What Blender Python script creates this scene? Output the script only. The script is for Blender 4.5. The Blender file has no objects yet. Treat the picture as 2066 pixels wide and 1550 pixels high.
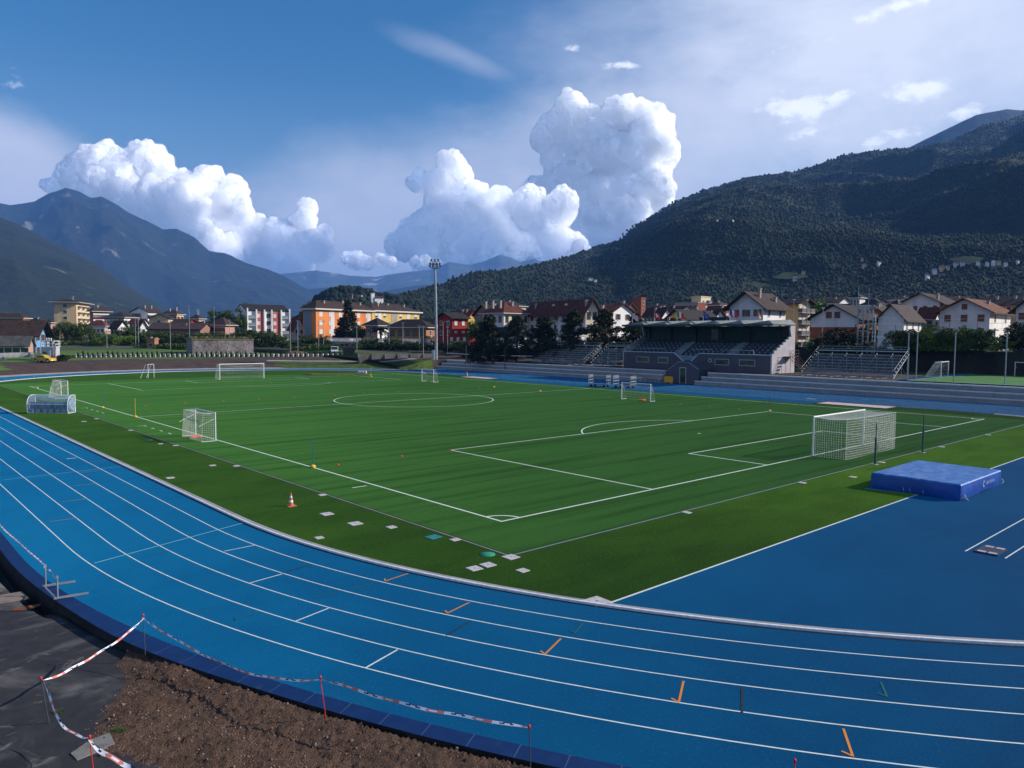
import bpy, math, random
import numpy as np
from mathutils import Vector
random.seed(7)
SC = bpy.context.scene
COL = SC.collection
rad = math.radians

# ------------------------------------------------------------------ camera
CAM = np.array([-19.981, -22.828, 7.603])          # drone-height viewpoint
YAW, PITCH, ROLL = -0.731613, -0.065055, 0.006847
FPX = 1522.0                                       # focal length for a 2066 px wide frame
_f = np.array([-math.sin(YAW)*math.cos(PITCH), math.cos(YAW)*math.cos(PITCH), math.sin(PITCH)])
_r = np.cross(_f, [0, 0, 1]); _r /= np.linalg.norm(_r); _u = np.cross(_r, _f)
RT = _r*math.cos(ROLL)+_u*math.sin(ROLL); UP = -_r*math.sin(ROLL)+_u*math.cos(ROLL); FW = _f
cd = bpy.data.cameras.new('camera'); cam = bpy.data.objects.new('camera', cd); COL.objects.link(cam)
from mathutils import Matrix
cam.matrix_world = Matrix(((RT[0], UP[0], -FW[0], CAM[0]), (RT[1], UP[1], -FW[1], CAM[1]), (RT[2], UP[2], -FW[2], CAM[2]), (0, 0, 0, 1)))
cd.sensor_width = 36; cd.lens = 36*FPX/2066; cd.clip_start = .1; cd.clip_end = 120000
SC.camera = cam

# ------------------------------------------------------------------ light
SUN_EL = rad(28); SUN_DIR = np.array([.80, -.60, 0]); SUN_DIR = SUN_DIR/np.linalg.norm(SUN_DIR)*math.cos(SUN_EL); SUN_DIR[2] = math.sin(SUN_EL)
sl = bpy.data.lights.new('sun', 'SUN'); sl.energy = 5.0; sl.angle = rad(.5); sl.color = (1, .93, .84)
so = bpy.data.objects.new('sun', sl); COL.objects.link(so)
so.rotation_euler = Vector(SUN_DIR).to_track_quat('Z', 'Y').to_euler()
SC.view_settings.view_transform = 'Standard'; SC.view_settings.look = 'None'
SC.view_settings.exposure = 0.45; SC.view_settings.gamma = 1
SC.cycles.volume_bounces = 0
SC.cycles.max_bounces = 6; SC.cycles.transparent_max_bounces = 24

def ray(u, v): return FW+RT*(u-1033)/FPX-UP*(v-775)/FPX
def azel(u, v):
    d = ray(u, v); d = d/np.linalg.norm(d); return math.atan2(d[0], d[1]), math.asin(d[2])

W = bpy.data.worlds.new('World'); SC.world = W; W.use_nodes = True
wt = W.node_tree; wt.nodes.clear()
class NT:
    def __init__(s, t): s.t = t
    def n(s, ty, **k):
        x = s.t.nodes.new(ty)
        for a, b in k.items(): setattr(x, a, b)
        return x
    def l(s, a, b): s.t.links.new(a, b)
    def inp(s, sock, v):
        if isinstance(v, bpy.types.NodeSocket): s.l(v, sock)
        else: sock.default_value = v
    def m(s, op, a, b=0.0, c=0.0, clamp=False):
        x = s.n('ShaderNodeMath', operation=op, use_clamp=clamp)
        s.inp(x.inputs[0], a); s.inp(x.inputs[1], b)
        if len(x.inputs) > 2: s.inp(x.inputs[2], c)
        return x.outputs[0]
    def ss(s, v, a, b, x=0.0, y=1.0):
        r = s.n('ShaderNodeMapRange', interpolation_type='SMOOTHSTEP')
        s.inp(r.inputs[0], v); s.inp(r.inputs[1], a); s.inp(r.inputs[2], b); s.inp(r.inputs[3], x); s.inp(r.inputs[4], y)
        return r.outputs[0]
    def noise(s, vec, scale, detail=4, rough=.55, dist=0.0):
        x = s.n('ShaderNodeTexNoise'); s.l(vec, x.inputs['Vector'])
        x.inputs['Scale'].default_value = scale; x.inputs['Detail'].default_value = detail
        x.inputs['Roughness'].default_value = rough; x.inputs['Distortion'].default_value = dist
        return x.outputs['Fac']
    def mix(s, f, a, b):
        x = s.n('ShaderNodeMix', data_type='RGBA'); s.inp(x.inputs[0], f); s.inp(x.inputs[6], a); s.inp(x.inputs[7], b)
        return x.outputs[2]
    def scale(s, vec, xyz):
        x = s.n('ShaderNodeVectorMath', operation='MULTIPLY'); s.l(vec, x.inputs[0]); x.inputs[1].default_value = xyz
        return x.outputs[0]
w = NT(wt)
sky = w.n('ShaderNodeTexSky', sky_type='NISHITA'); sky.sun_disc = False
sky.sun_elevation = SUN_EL; sky.sun_rotation = math.atan2(SUN_DIR[0], SUN_DIR[1])
sky.altitude = 300; sky.air_density = 1.0; sky.dust_density = .4; sky.ozone_density = 2.5
tc = w.n('ShaderNodeTexCoord'); gdir = tc.outputs['Generated']
sp = w.n('ShaderNodeSeparateXYZ'); w.l(gdir, sp.inputs[0])
az = w.m('ARCTAN2', sp.outputs[0], sp.outputs[1]); el = w.m('ARCSINE', sp.outputs[2])
cb = w.n('ShaderNodeCombineXYZ'); w.l(az, cb.inputs[0]); w.l(el, cb.inputs[1]); ae = cb.outputs[0]
n_big = w.noise(ae, 3.0, 6, .6); n_mid = w.noise(w.scale(ae, (1, 2.2, 1)), 7, 8, .62); n_fine = w.noise(w.scale(ae, (1, 1.6, 1)), 26, 8, .62)
wob2 = w.m('MULTIPLY', w.m('SUBTRACT', n_big, .5), .5)
wob = w.m('MULTIPLY', w.m('SUBTRACT', n_mid, .5), .22)
def veil(u, v, ru, rv, tilt=0.0, hard=.0, amt=1.0):
    """soft elliptic patch of high cloud around a compass bearing and elevation"""
    a0, e0 = azel(u, v) if not isinstance(u, tuple) else u; ca, sa = math.cos(tilt), math.sin(tilt)
    da = w.m('ADD', w.m('SUBTRACT', az, a0), w.m('MULTIPLY', wob, ru/900)); de = w.m('ADD', w.m('SUBTRACT', el, e0), w.m('MULTIPLY', wob2, rv/600))
    x = w.m('MULTIPLY', w.m('ADD', w.m('MULTIPLY', da, ca), w.m('MULTIPLY', de, sa)), FPX/ru)
    y = w.m('MULTIPLY', w.m('SUBTRACT', w.m('MULTIPLY', de, ca), w.m('MULTIPLY', da, sa)), FPX/rv)
    r = w.m('SQRT', w.m('ADD', w.m('MULTIPLY', x, x), w.m('MULTIPLY', y, y)))
    return w.m('MULTIPLY', w.ss(r, 1.0, hard, 0.0, 1.0), amt)
def total(L):
    o = L[0]
    for q in L[1:]: o = w.m('MAXIMUM', o, q)
    return o
thin = total([veil(1750, 90, 820, 380, 0, .1, 1.15), veil(1250, 330, 680, 270, .35, .2, 1.1), veil(850, 440, 600, 190, .1, .2, 1.05), veil(0, 350, 230, 130, -.25, .35, 1.15),
              veil(1700, 420, 520, 200, .3, .1, .8), veil(930, 115, 190, 34, -.28, 0, .45), veil(400, 520, 500, 120, 0, .2, .6), veil(1090, 440, 260, 190, .2, .2, 1.2), veil(640, 450, 220, 130, .3, .2, 1.0)])
thin = w.m('MAXIMUM', thin, veil((-1.95, .55), 0, 1.15*FPX, .75*FPX, 0, .35, .9))  # added bright veil behind the viewpoint, out of view, as neutral fill light
thin = w.m('MULTIPLY', thin, w.ss(w.m('ADD', w.m('MULTIPLY', n_big, .6), w.m('MULTIPLY', n_mid, .5)), .34, .66, .66, 1.0))
puff = total([veil(1610, 218, 100, 46, -.05, .1, 1.0), veil(1690, 205, 50, 30, .4, .1, .9), veil(1850, 185, 95, 36, 0, .1, 1.0), veil(1620, 268, 60, 22, .1, .1, .8), veil(1800, 280, 120, 26, .14, .1, .75), veil(1245, 133, 100, 14, 0, .1, .7),
              veil(1165, 97, 34, 15, 0, .1, .8), veil(1800, 12, 170, 26, .05, .1, .8), veil(28, 150, 36, 34, 0, .1, .7), veil(1600, 110, 110, 50, .2, 0, .55), veil(1940, 232, 90, 26, 0, 0, .8)])
puff = w.m('MULTIPLY', w.ss(w.m('ADD', w.m('MULTIPLY', puff, .80), w.m('MULTIPLY', w.m('SUBTRACT', n_fine, .5), 2.6)), .34, .95), w.ss(puff, 0.0, .25))
hz = w.ss(el, .34, .0, 0.0, .70)
base = w.n('ShaderNodeHueSaturation'); base.inputs['Saturation'].default_value = 1.36; base.inputs['Value'].default_value = 1.0; w.l(sky.outputs[0], base.inputs['Color'])
c1 = w.mix(hz, base.outputs[0], (2.9, 3.7, 5.4, 1))
c2 = w.mix(w.m('MULTIPLY', thin, .93), c1, w.mix(w.ss(az, .75, 1.15), (5.6, 6.1, 7.7, 1), (7.2, 7.8, 9.4, 1)))
c3 = w.mix(w.m('MULTIPLY', puff, .8), c2, (10.3, 10.8, 11.8, 1))
bg = w.n('ShaderNodeBackground'); w.l(c3, bg.inputs[0]); bg.inputs[1].default_value = .089
wo = w.n('ShaderNodeOutputWorld'); w.l(bg.outputs[0], wo.inputs[0])

# ------------------------------------------------------------------ surveying helpers
def at(u, v, d): return CAM+ray(u, v)*d
def gnd(u, v, z=0.0):
    r = ray(u, v); return CAM+r*((z-CAM[2])/r[2])
def onx(u, v, x):
    r = ray(u, v); return CAM+r*((x-CAM[0])/r[0])
def ony(u, v, y):
    r = ray(u, v); return CAM+r*((y-CAM[1])/r[1])

# ------------------------------------------------------------------ value noise in numpy
_rng = np.random.RandomState(11); _P = _rng.permutation(512).astype(np.int64); _V = _rng.rand(512)
def vnoise(x, y, z=0.0):
    x, y, z = np.broadcast_arrays(np.asarray(x, float), np.asarray(y, float), np.asarray(z, float))
    xi, yi, zi = np.floor(x).astype(np.int64), np.floor(y).astype(np.int64), np.floor(z).astype(np.int64)
    fx, fy, fz = x-xi, y-yi, z-zi
    fx, fy, fz = [t*t*(3-2*t) for t in (fx, fy, fz)]
    def h(a, b, c): return _V[_P[(_P[(_P[a & 511]+b) & 511]+c) & 511]]
    o = 0
    for dx in (0, 1):
        for dy in (0, 1):
            for dz in (0, 1):
                o = o+h(xi+dx, yi+dy, zi+dz)*(fx if dx else 1-fx)*(fy if dy else 1-fy)*(fz if dz else 1-fz)
    return o
def fbm(x, y, z=0.0, oct=5, g=.5):
    o, a, s = 0, 1, 0
    for i in range(oct):
        o = o+a*vnoise(np.asarray(x)*2**i+i*17.3, np.asarray(y)*2**i+i*5.7, np.asarray(z)*2**i+i*9.1); s += a; a *= g
    return o/s
def ridged(x, y, z=0.0, oct=5, g=.5):
    o, a, s = 0, 1, 0
    for i in range(oct):
        o = o+a*(1-abs(2*vnoise(np.asarray(x)*2**i+i*17.3, np.asarray(y)*2**i+i*5.7, np.asarray(z)*2**i+i*9.1)-1)); s += a; a *= g
    return o/s

# ------------------------------------------------------------------ materials
def C(r, g, b): return tuple((c/12.92 if c <= .04045 else ((c+.055)/1.055)**2.4) for c in (r/255, g/255, b/255))+(1,)
def mat(name, col, col2=None, scale=4.0, rough=.8, bump=0.0, bscale=None, metal=0.0, spec=.35, lo=.35, hi=.65, stretch=(1, 1, 1), detail=6, alpha=1.0, dist=.01, space='Object'):
    M = bpy.data.materials.new(name); M.use_nodes = True; t = M.node_tree; t.nodes.clear(); q = NT(t)
    out = q.n('ShaderNodeOutputMaterial'); p = q.n('ShaderNodeBsdfPrincipled'); q.l(p.outputs[0], out.inputs[0])
    p.inputs['Roughness'].default_value = rough; p.inputs['Metallic'].default_value = metal
    p.inputs['Specular IOR Level'].default_value = spec; p.inputs['Alpha'].default_value = alpha
    if len(col) == 3: col = tuple(col)+(1,)
    vec = None
    if col2 is not None or bump:
        if space == 'World':
            ge = q.n('ShaderNodeNewGeometry'); vec = q.scale(ge.outputs['Position'], stretch)
        else:
            tcn = q.n('ShaderNodeTexCoord'); vec = q.scale(tcn.outputs['Object'], stretch)
    if col2 is not None:
        if len(col2) == 3: col2 = tuple(col2)+(1,)
        f = q.ss(q.noise(vec, scale, detail), lo, hi)
        q.l(q.mix(f, col, col2), p.inputs['Base Color'])
    else: p.inputs['Base Color'].default_value = col
    if bump:
        b = q.n('ShaderNodeBump'); b.inputs['Strength'].default_value = bump; b.inputs['Distance'].default_value = dist
        q.l(q.noise(vec, bscale or scale*6, 5), b.inputs['Height']); q.l(b.outputs[0], p.inputs['Normal'])
    M['nt'] = 1
    return M
def layered(name, cols, rough=.85, bump=0.3, bscale=40, dist=.01, spec=.3, drough=0.0):
    """cols: base then (colour, noise scale, stretch, lo, hi, amount) layers in world metres"""
    M = bpy.data.materials.new(name); M.use_nodes = True; t = M.node_tree; t.nodes.clear(); q = NT(t)
    out = q.n('ShaderNodeOutputMaterial'); p = q.n('ShaderNodeBsdfPrincipled'); q.l(p.outputs[0], out.inputs[0])
    p.inputs['Roughness'].default_value = rough; p.inputs['Specular IOR Level'].default_value = spec
    p.inputs['Diffuse Roughness'].default_value = drough
    ge = q.n('ShaderNodeNewGeometry'); pos = ge.outputs['Position']
    c = cols[0]
    for L_ in cols[1:]:
        (col, s, st, lo, hi, am), ds = L_[:6], (L_[6] if len(L_) > 6 else 0.0)
        f = q.m('MULTIPLY', q.ss(q.noise(q.scale(pos, st), s, 6, .6, ds), lo, hi), am); c = q.mix(f, c, col)
    q.inp(p.inputs['Base Color'], c)
    if bump:
        b = q.n('ShaderNodeBump'); b.inputs['Strength'].default_value = bump; b.inputs['Distance'].default_value = dist
        q.l(q.noise(pos, bscale, 4, .6), b.inputs['Height']); q.l(b.outputs[0], p.inputs['Normal'])
    return M
S1 = (1, 1, 1)
m_track = layered('blue rubber track', [(.002, .100, .225, 1), ((.0015, .076, .185, 1), .25, S1, .35, .65, .7), ((.012, .19, .36, 1), 15, S1, .54, .76, .75), ((.0006, .035, .10, 1), 19, S1, .54, .76, .75), ((.004, .125, .26, 1), .06, S1, .45, .7, .5), ((.02, .09, .17, 1), .9, (1, .3, 1), .62, .8, .4, 1.0), ((.001, .06, .15, 1), .35, (.2, 1, 1), .55, .75, .35)], .9, .7, 60, .008, .05, 1.0)
m_turf = layered('pitch turf', [(.043, .134, .025, 1), ((.022, .074, .012, 1), .7, (.05, 1.3, 1), .45, .66, .85), ((.056, .160, .026, 1), .35, (.25, 1.2, 1), .45, .75, .6), ((.010, .055, .012, 1), 12, (.8, 1.6, 1), .55, .8, .8), ((.085, .20, .04, 1), 13, (1, 1, 1), .52, .74, .6), ((.010, .045, .010, 1), 9, (1, 1, 1), .54, .76, .6), ((.014, .07, .012, 1), 3.2, (.05, 1.0, 1), .6, .72, .6)], .95, .8, 36, .03, .04, 1.0)
m_turf2 = layered('surround turf', [(.029, .080, .010, 1), ((.019, .056, .008, 1), .5, (.4, 1, 1), .4, .65, .8), ((.045, .115, .014, 1), .12, S1, .5, .8, .7), ((.012, .045, .005, 1), 9, S1, .5, .75, .8), ((.12, .20, .03, 1), 12, S1, .54, .74, .5), ((.006, .022, .003, 1), 7, S1, .54, .74, .55)], .95, .8, 36, .03, .04, 1.0)
def turf_border_sheen():  # pile sheen put into the colour: border brightens toward larger x
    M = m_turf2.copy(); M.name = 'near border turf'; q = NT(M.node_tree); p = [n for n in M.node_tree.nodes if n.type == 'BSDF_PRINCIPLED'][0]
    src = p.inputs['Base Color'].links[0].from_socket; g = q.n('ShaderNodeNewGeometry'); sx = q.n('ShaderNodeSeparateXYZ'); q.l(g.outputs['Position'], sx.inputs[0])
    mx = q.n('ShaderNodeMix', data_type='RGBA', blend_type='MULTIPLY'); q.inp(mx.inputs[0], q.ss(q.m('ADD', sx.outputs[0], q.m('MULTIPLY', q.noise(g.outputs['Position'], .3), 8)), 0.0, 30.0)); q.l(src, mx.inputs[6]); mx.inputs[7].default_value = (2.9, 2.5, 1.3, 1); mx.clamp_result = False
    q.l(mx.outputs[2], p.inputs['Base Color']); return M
m_turf3 = turf_border_sheen()
m_white = layered('white line paint', [(.60, .66, .63, 1), ((.40, .50, .48, 1), 5, S1, .4, .7, .6)], .7, 0)
m_grassline = layered('white turf fibres', [(.62, .68, .60, 1), ((.35, .46, .34, 1), 30, S1, .45, .75, .6)], .9, .4, 60, .01)
m_lightblue = layered('pale blue line paint', [(.25, .55, .62, 1), ((.18, .45, .55, 1), 8, S1, .4, .7, .6)], .7, 0)
m_orange = layered('orange line paint', [(.62, .22, .03, 1), ((.45, .17, .04, 1), 20, S1, .4, .7, .6)], .7, 0)
m_faded = layered('faded brown line paint', [(.22, .20, .17, 1), ((.10, .16, .25, 1), 14, S1, .4, .7, .6)], .7, 0)
m_blackline = layered('black line paint', [(.012, .018, .022, 1), ((.02, .05, .08, 1), 14, S1, .4, .7, .5)], .7, 0)
m_greenline = layered('green line paint', [(.008, .10, .09, 1), ((.008, .12, .20, 1), 14, S1, .4, .7, .6)], .7, 0)
m_navy = layered('navy rubber tile', [(.003, .024, .10, 1), ((.006, .034, .13, 1), 3, S1, .4, .7, .7), ((.05, .07, .12, 1), 2.2, S1, .62, .8, .5)], .6, .3, 40, .005)
m_seam = mat('tile seam', (.05, .10, .22, 1), rough=.8)
m_black = mat('black rubber', (.006, .006, .007, 1), (.02, .02, .02, 1), 5, .8)
m_conc = layered('weathered concrete', [(.30, .29, .29, 1), ((.20, .19, .19, 1), .7, (1, 1, 3), .4, .7, .8), ((.40, .39, .38, 1), 4, S1, .55, .8, .5), ((.12, .115, .11, 1), 1.6, (1, 1, .3), .6, .8, .5)], .85, .3, 20, .01)
m_conctop = layered('pale concrete edge', [(.60, .58, .56, 1), ((.42, .41, .40, 1), 2, S1, .4, .7, .7)], .8, .2, 20, .01)
m_alu = mat('dull aluminium', (.80, .80, .80, 1), (.62, .63, .65, 1), 8, .4, metal=.1)
m_whitemetal = mat('white painted metal', (.75, .76, .74, 1), (.62, .63, .62, 1), 5, .4)
m_net = mat('white net cord', (.52, .54, .49, 1), rough=.9)
m_darkpost = mat('dark green post', (.03, .055, .06, 1), (.05, .08, .08, 1), 6, .5)
m_galv = mat('galvanised steel', (.35, .38, .39, 1), (.25, .28, .30, 1), 3, .45, metal=.4)
m_darksteel = mat('dark grey steel', (.06, .07, .085, 1), (.10, .11, .13, 1), 4, .5, metal=.3)
m_yellow = mat('yellow plastic', (.72, .42, .03, 1), (.60, .34, .03, 1), 6, .5)
m_red = mat('red plastic', (.55, .03, .02, 1), rough=.5)
m_cyanpost = mat('teal plastic', (.01, .14, .22, 1), rough=.5)
m_asphalt = layered('dusty wet asphalt', [(.018, .017, .019, 1), ((.030, .028, .030, 1), 3, S1, .4, .6, .7), ((.13, .12, .115, 1), .30, (1, 1.2, 1), .50, .70, .85, 1.2), ((.24, .22, .20, 1), .75, (1, 1.4, 1), .58, .76, .65, 2.5), ((.012, .011, .013, 1), 6, (1, 1, 1), .5, .75, .6), ((.008, .008, .010, 1), .8, S1, .6, .7, .7)], .8, .5, 30, .01, .4)
m_dirt = layered('dug brown soil', [(.125, .070, .044, 1), ((.070, .038, .023, 1), 1.8, S1, .4, .65, .8), ((.16, .10, .07, 1), 11, S1, .5, .70, .8), ((.014, .008, .006, 1), 17, S1, .52, .70, .85), ((.26, .19, .15, 1), 30, S1, .62, .74, .8)], .95, 1.0, 24, .09)
m_stone = mat('soil stone', (.24, .17, .13, 1), (.12, .085, .065, 1), 3, .9, .4, 20)
m_soil = layered('raked brown soil', [(.065, .042, .034, 1), ((.035, .023, .019, 1), .6, S1, .4, .65, .8), ((.10, .07, .055, 1), 3, S1, .5, .75, .6)], .95, .8, 6, .1)
m_path = layered('pale gravel path', [(.34, .30, .27, 1), ((.22, .19, .17, 1), .8, S1, .4, .7, .8)], .9, .4, 12, .03)
m_bank = layered('rough grass', [(.075, .12, .020, 1), ((.035, .065, .012, 1), .5, S1, .4, .65, .9), ((.14, .15, .04, 1), 1.7, S1, .5, .75, .7), ((.02, .04, .008, 1), 4, S1, .55, .75, .7)], .95, 1, 5, .3)
m_meadow = layered('bright meadow grass', [(.085, .165, .022, 1), ((.06, .12, .016, 1), .12, (1, 1, 1), .4, .65, .8), ((.12, .19, .03, 1), .6, S1, .5, .75, .6), ((.03, .06, .01, 1), 1.5, S1, .6, .8, .6)], .95, 1, 4, .3)
m_ground = layered('town ground', [(.05, .065, .03, 1), ((.10, .09, .07, 1), .05, S1, .45, .65, .9), ((.03, .05, .015, 1), .4, S1, .45, .7, .8)], .95, .6, 2, .3)

# ------------------------------------------------------------------ mesh building
def addq(mb, a, b, c, d, m=0): mb.face([a, b, c, d], m)
class MB:
    def __init__(s): s.v = []; s.f = []; s.mi = []; s.sm = []
    def add(s, V, F, m=0, sm=False):
        o = len(s.v); s.v += [tuple(float(c) for c in p) for p in V]
        for f in F: s.f.append(tuple(i+o for i in f)); s.mi.append(m); s.sm.append(sm)
        return s
    def face(s, P, m=0): return s.add(P, [tuple(range(len(P)))], m)
    def box(s, c, d, m=0, rz=0.0, taper=1.0):
        x, y, z = d[0]/2, d[1]/2, d[2]/2; ca, sa = math.cos(rz), math.sin(rz); V = []
        for k in (-1, 1):
            t = taper if k > 0 else 1
            for (i, j) in ((-1, -1), (1, -1), (1, 1), (-1, 1)):
                px, py = i*x*t, j*y*t; V.append((c[0]+px*ca-py*sa, c[1]+px*sa+py*ca, c[2]+k*z))
        return s.add(V, [(3, 2, 1, 0), (4, 5, 6, 7), (0, 1, 5, 4), (1, 2, 6, 5), (2, 3, 7, 6), (3, 0, 4, 7)], m)
    def b2(s, a, b, m=0):
        return s.box([(a[i]+b[i])/2 for i in range(3)], [abs(b[i]-a[i]) for i in range(3)], m)
    def tube(s, pts, r, n=6, m=0, caps=True, sm=True):
        pts = [np.array(p, float) for p in pts]; k = len(pts); rr = r if hasattr(r, '__len__') else [r]*k
        V = []; prev = None
        for i, p in enumerate(pts):
            t = (pts[min(i+1, k-1)]-pts[max(i-1, 0)]); t = t/(np.linalg.norm(t)+1e-12)
            a = np.array([0, 0, 1.]) if abs(t[2]) < .9 else np.array([1., 0, 0])
            if prev is not None: a = prev
            e1 = a-t*(a@t); e1 /= np.linalg.norm(e1)+1e-12; e2 = np.cross(t, e1); prev = e1
            for j in range(n):
                q = 2*math.pi*j/n; V.append(p+rr[i]*(math.cos(q)*e1+math.sin(q)*e2))
        F = [(i*n+j, i*n+(j+1) % n, (i+1)*n+(j+1) % n, (i+1)*n+j) for i in range(k-1) for j in range(n)]
        s.add(V, F, m, sm)
        if caps: s.add(V[:n], [tuple(range(n))[::-1]], m); s.add(V[-n:], [tuple(range(n))], m)
        return s
    def lathe(s, prof, c=(0, 0, 0), n=12, m=0, sm=True):
        V = [(c[0]+r*math.cos(2*math.pi*j/n), c[1]+r*math.sin(2*math.pi*j/n), c[2]+z) for r, z in prof for j in range(n)]
        F = [(i*n+j, i*n+(j+1) % n, (i+1)*n+(j+1) % n, (i+1)*n+j) for i in range(len(prof)-1) for j in range(n)]
        return s.add(V, F, m, sm)
    def prism(s, P, off, m=0):
        P = [np.array(p, float) for p in P]; o = np.array(off, float); n = len(P)
        V = P+[p+o for p in P]
        F = [tuple(range(n))[::-1], tuple(range(n, 2*n))]+[(i, (i+1) % n, n+(i+1) % n, n+i) for i in range(n)]
        return s.add(V, F, m)
    def build(s, name, mats, parent=None, loc=None):
        me = bpy.data.meshes.new(name); me.from_pydata(s.v, [], s.f)
        if not isinstance(mats, (list, tuple)): mats = [mats]
        for q in mats: me.materials.append(q)
        me.polygons.foreach_set('material_index', s.mi); me.polygons.foreach_set('use_smooth', s.sm); me.update()
        o = bpy.data.objects.new(name, me); COL.objects.link(o)
        if parent: o.parent = parent
        if loc is not None: o.location = loc
        return o
def npmesh(name, V, F, mats, mi=None, smooth=False, parent=None):
    """fast mesh from arrays; F is (n,3) or (n,4)"""
    V = np.asarray(V, np.float32); F = np.asarray(F, np.int32); k = F.shape[1]
    me = bpy.data.meshes.new(name); me.vertices.add(len(V)); me.vertices.foreach_set('co', V.ravel())
    me.loops.add(F.size); me.loops.foreach_set('vertex_index', F.ravel())
    me.polygons.add(len(F)); me.polygons.foreach_set('loop_start', np.arange(0, F.size, k, dtype=np.int32)); me.polygons.foreach_set('loop_total', np.full(len(F), k, np.int32))
    if not isinstance(mats, (list, tuple)): mats = [mats]
    for q in mats: me.materials.append(q)
    if mi is not None: me.polygons.foreach_set('material_index', np.asarray(mi, np.int32))
    me.polygons.foreach_set('use_smooth', np.full(len(F), smooth)); me.update(calc_edges=True); me.validate()
    o = bpy.data.objects.new(name, me); COL.objects.link(o)
    if parent: o.parent = parent
    return o
def tag(o, label=None, cat=None, group=None, kind=None):
    if label: o['label'] = label
    if cat: o['category'] = cat
    if group: o['group'] = group
    if kind: o['kind'] = kind
    return o
def thing(name, label, cat, loc=(0, 0, 0), rz=0.0, group=None):
    o = bpy.data.objects.new(name, None); COL.objects.link(o); o.location = [float(c) for c in loc]; o.rotation_euler = (0, 0, rz); o.empty_display_size = .3
    return tag(o, label, cat, group)
def struct(o): o['kind'] = 'structure'; return o
def children(o): return [c for c in COL.objects if c.parent == o]
def dup(o, loc=None, rz=None, label=None, parent=None, scale=None, kids=None):
    c = o.copy(); COL.objects.link(c)
    if parent: c.parent = parent
    if loc is not None: c.location = [float(q) for q in loc]
    if rz is not None: c.rotation_euler = (0, 0, rz)
    if scale is not None: c.scale = scale
    if label: c['label'] = label
    for ch in (kids if kids is not None else children(o)): dup(ch, parent=c)
    return c

# ------------------------------------------------------------------ ground: track, turf, markings
CX, YN, YF, RK, LANE = 29.4, 7.3, 92.5, 37.4, 1.22
def oval(R, a0=None, n=72):
    P = [(CX-R*math.cos(t), YF+R*math.sin(t)) for t in np.linspace(0, math.pi, n)]
    P += [(CX+R, y) for y in np.linspace(YF, YN, 20)[1:-1]]
    P += [(CX+R*math.cos(t), YN-R*math.sin(t)) for t in np.linspace(0, math.pi, n*2)]
    P += [(CX-R, y) for y in np.linspace(YN, YF, 20)[1:-1]]
    return P
def offset_strip(mb, P, w, z, m=0, closed=False):
    """flat ribbon of width w centred on polyline P"""
    P = [np.array(p[:2], float) for p in P]; n = len(P); L = []
    for i in range(n):
        a = P[(i-1) % n] if closed or i > 0 else P[i]; b = P[(i+1) % n] if closed or i < n-1 else P[i]
        t = b-a; t /= np.linalg.norm(t); nn = np.array([-t[1], t[0]]); L.append((P[i]+nn*w/2, P[i]-nn*w/2))
    for i in range(n if closed else n-1):
        j = (i+1) % n
        mb.face([(*L[i][0], z), (*L[i][1], z), (*L[j][1], z), (*L[j][0], z)], m)
RO = 44.95
hull = [(CX-RO*math.cos(t), YF+RO*math.sin(t)) for t in np.linspace(0, rad(155), 80)]
hull += [(79.7, 112.0)]+[(79.7, y) for y in np.linspace(108, -30, 36)]
hull += [(76.5, -38.5)]+[(CX+RO*math.cos(t), YN-RO*math.sin(t)) for t in np.linspace(rad(80), math.pi, 110)]+[(CX-RO, y) for y in np.linspace(YN, YF, 30)[1:-1]]
hull = [p for i, p in enumerate(hull) if np.hypot(p[0]-hull[i-1][0], p[1]-hull[i-1][1]) > .02]
mb = MB(); mb.face([(x, y, 0) for x, y in hull][::-1]); struct(mb.build('running_track', m_track))

kx = math.sqrt(RK**2-(YN+9.05)**2)
inf = [(CX-kx, -9.05), (18.9, -9.05), (18.3, -6.75), (24.95, -6.75), (24.95, -9.05), (CX+kx, -9.05)]
inf += [(CX+RK*math.cos(t), YN-RK*math.sin(t)) for t in np.linspace(math.asin((YN+9.05)/RK), 0, 14)[1:]]
inf += [(66.8, 18.1), (62.6, 18.1), (62.6, 84.2), (66.8, 84.2)]
inf += [(CX+RK*math.cos(t), YF+RK*math.sin(t)) for t in np.linspace(0, math.pi, 90)]
inf += [(CX-RK*math.cos(t), YN-RK*math.sin(t)) for t in np.linspace(0, math.asin((YN+9.05)/RK), 40)]
mb = MB(); mb.face([(x, y, .004) for x, y in inf]); struct(mb.build('infield_grass', m_turf2))
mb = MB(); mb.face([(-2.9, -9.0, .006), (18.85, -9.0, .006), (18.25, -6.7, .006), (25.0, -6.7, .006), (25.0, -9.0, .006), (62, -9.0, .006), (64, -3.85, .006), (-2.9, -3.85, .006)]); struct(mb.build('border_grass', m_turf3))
mb = MB(); mb.face([(-2.95, -3.8, .008), (62.4, -3.8, .008), (62.4, 108, .008), (-2.95, 108, .008)]); struct(mb.build('pitch_grass', m_turf))

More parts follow.
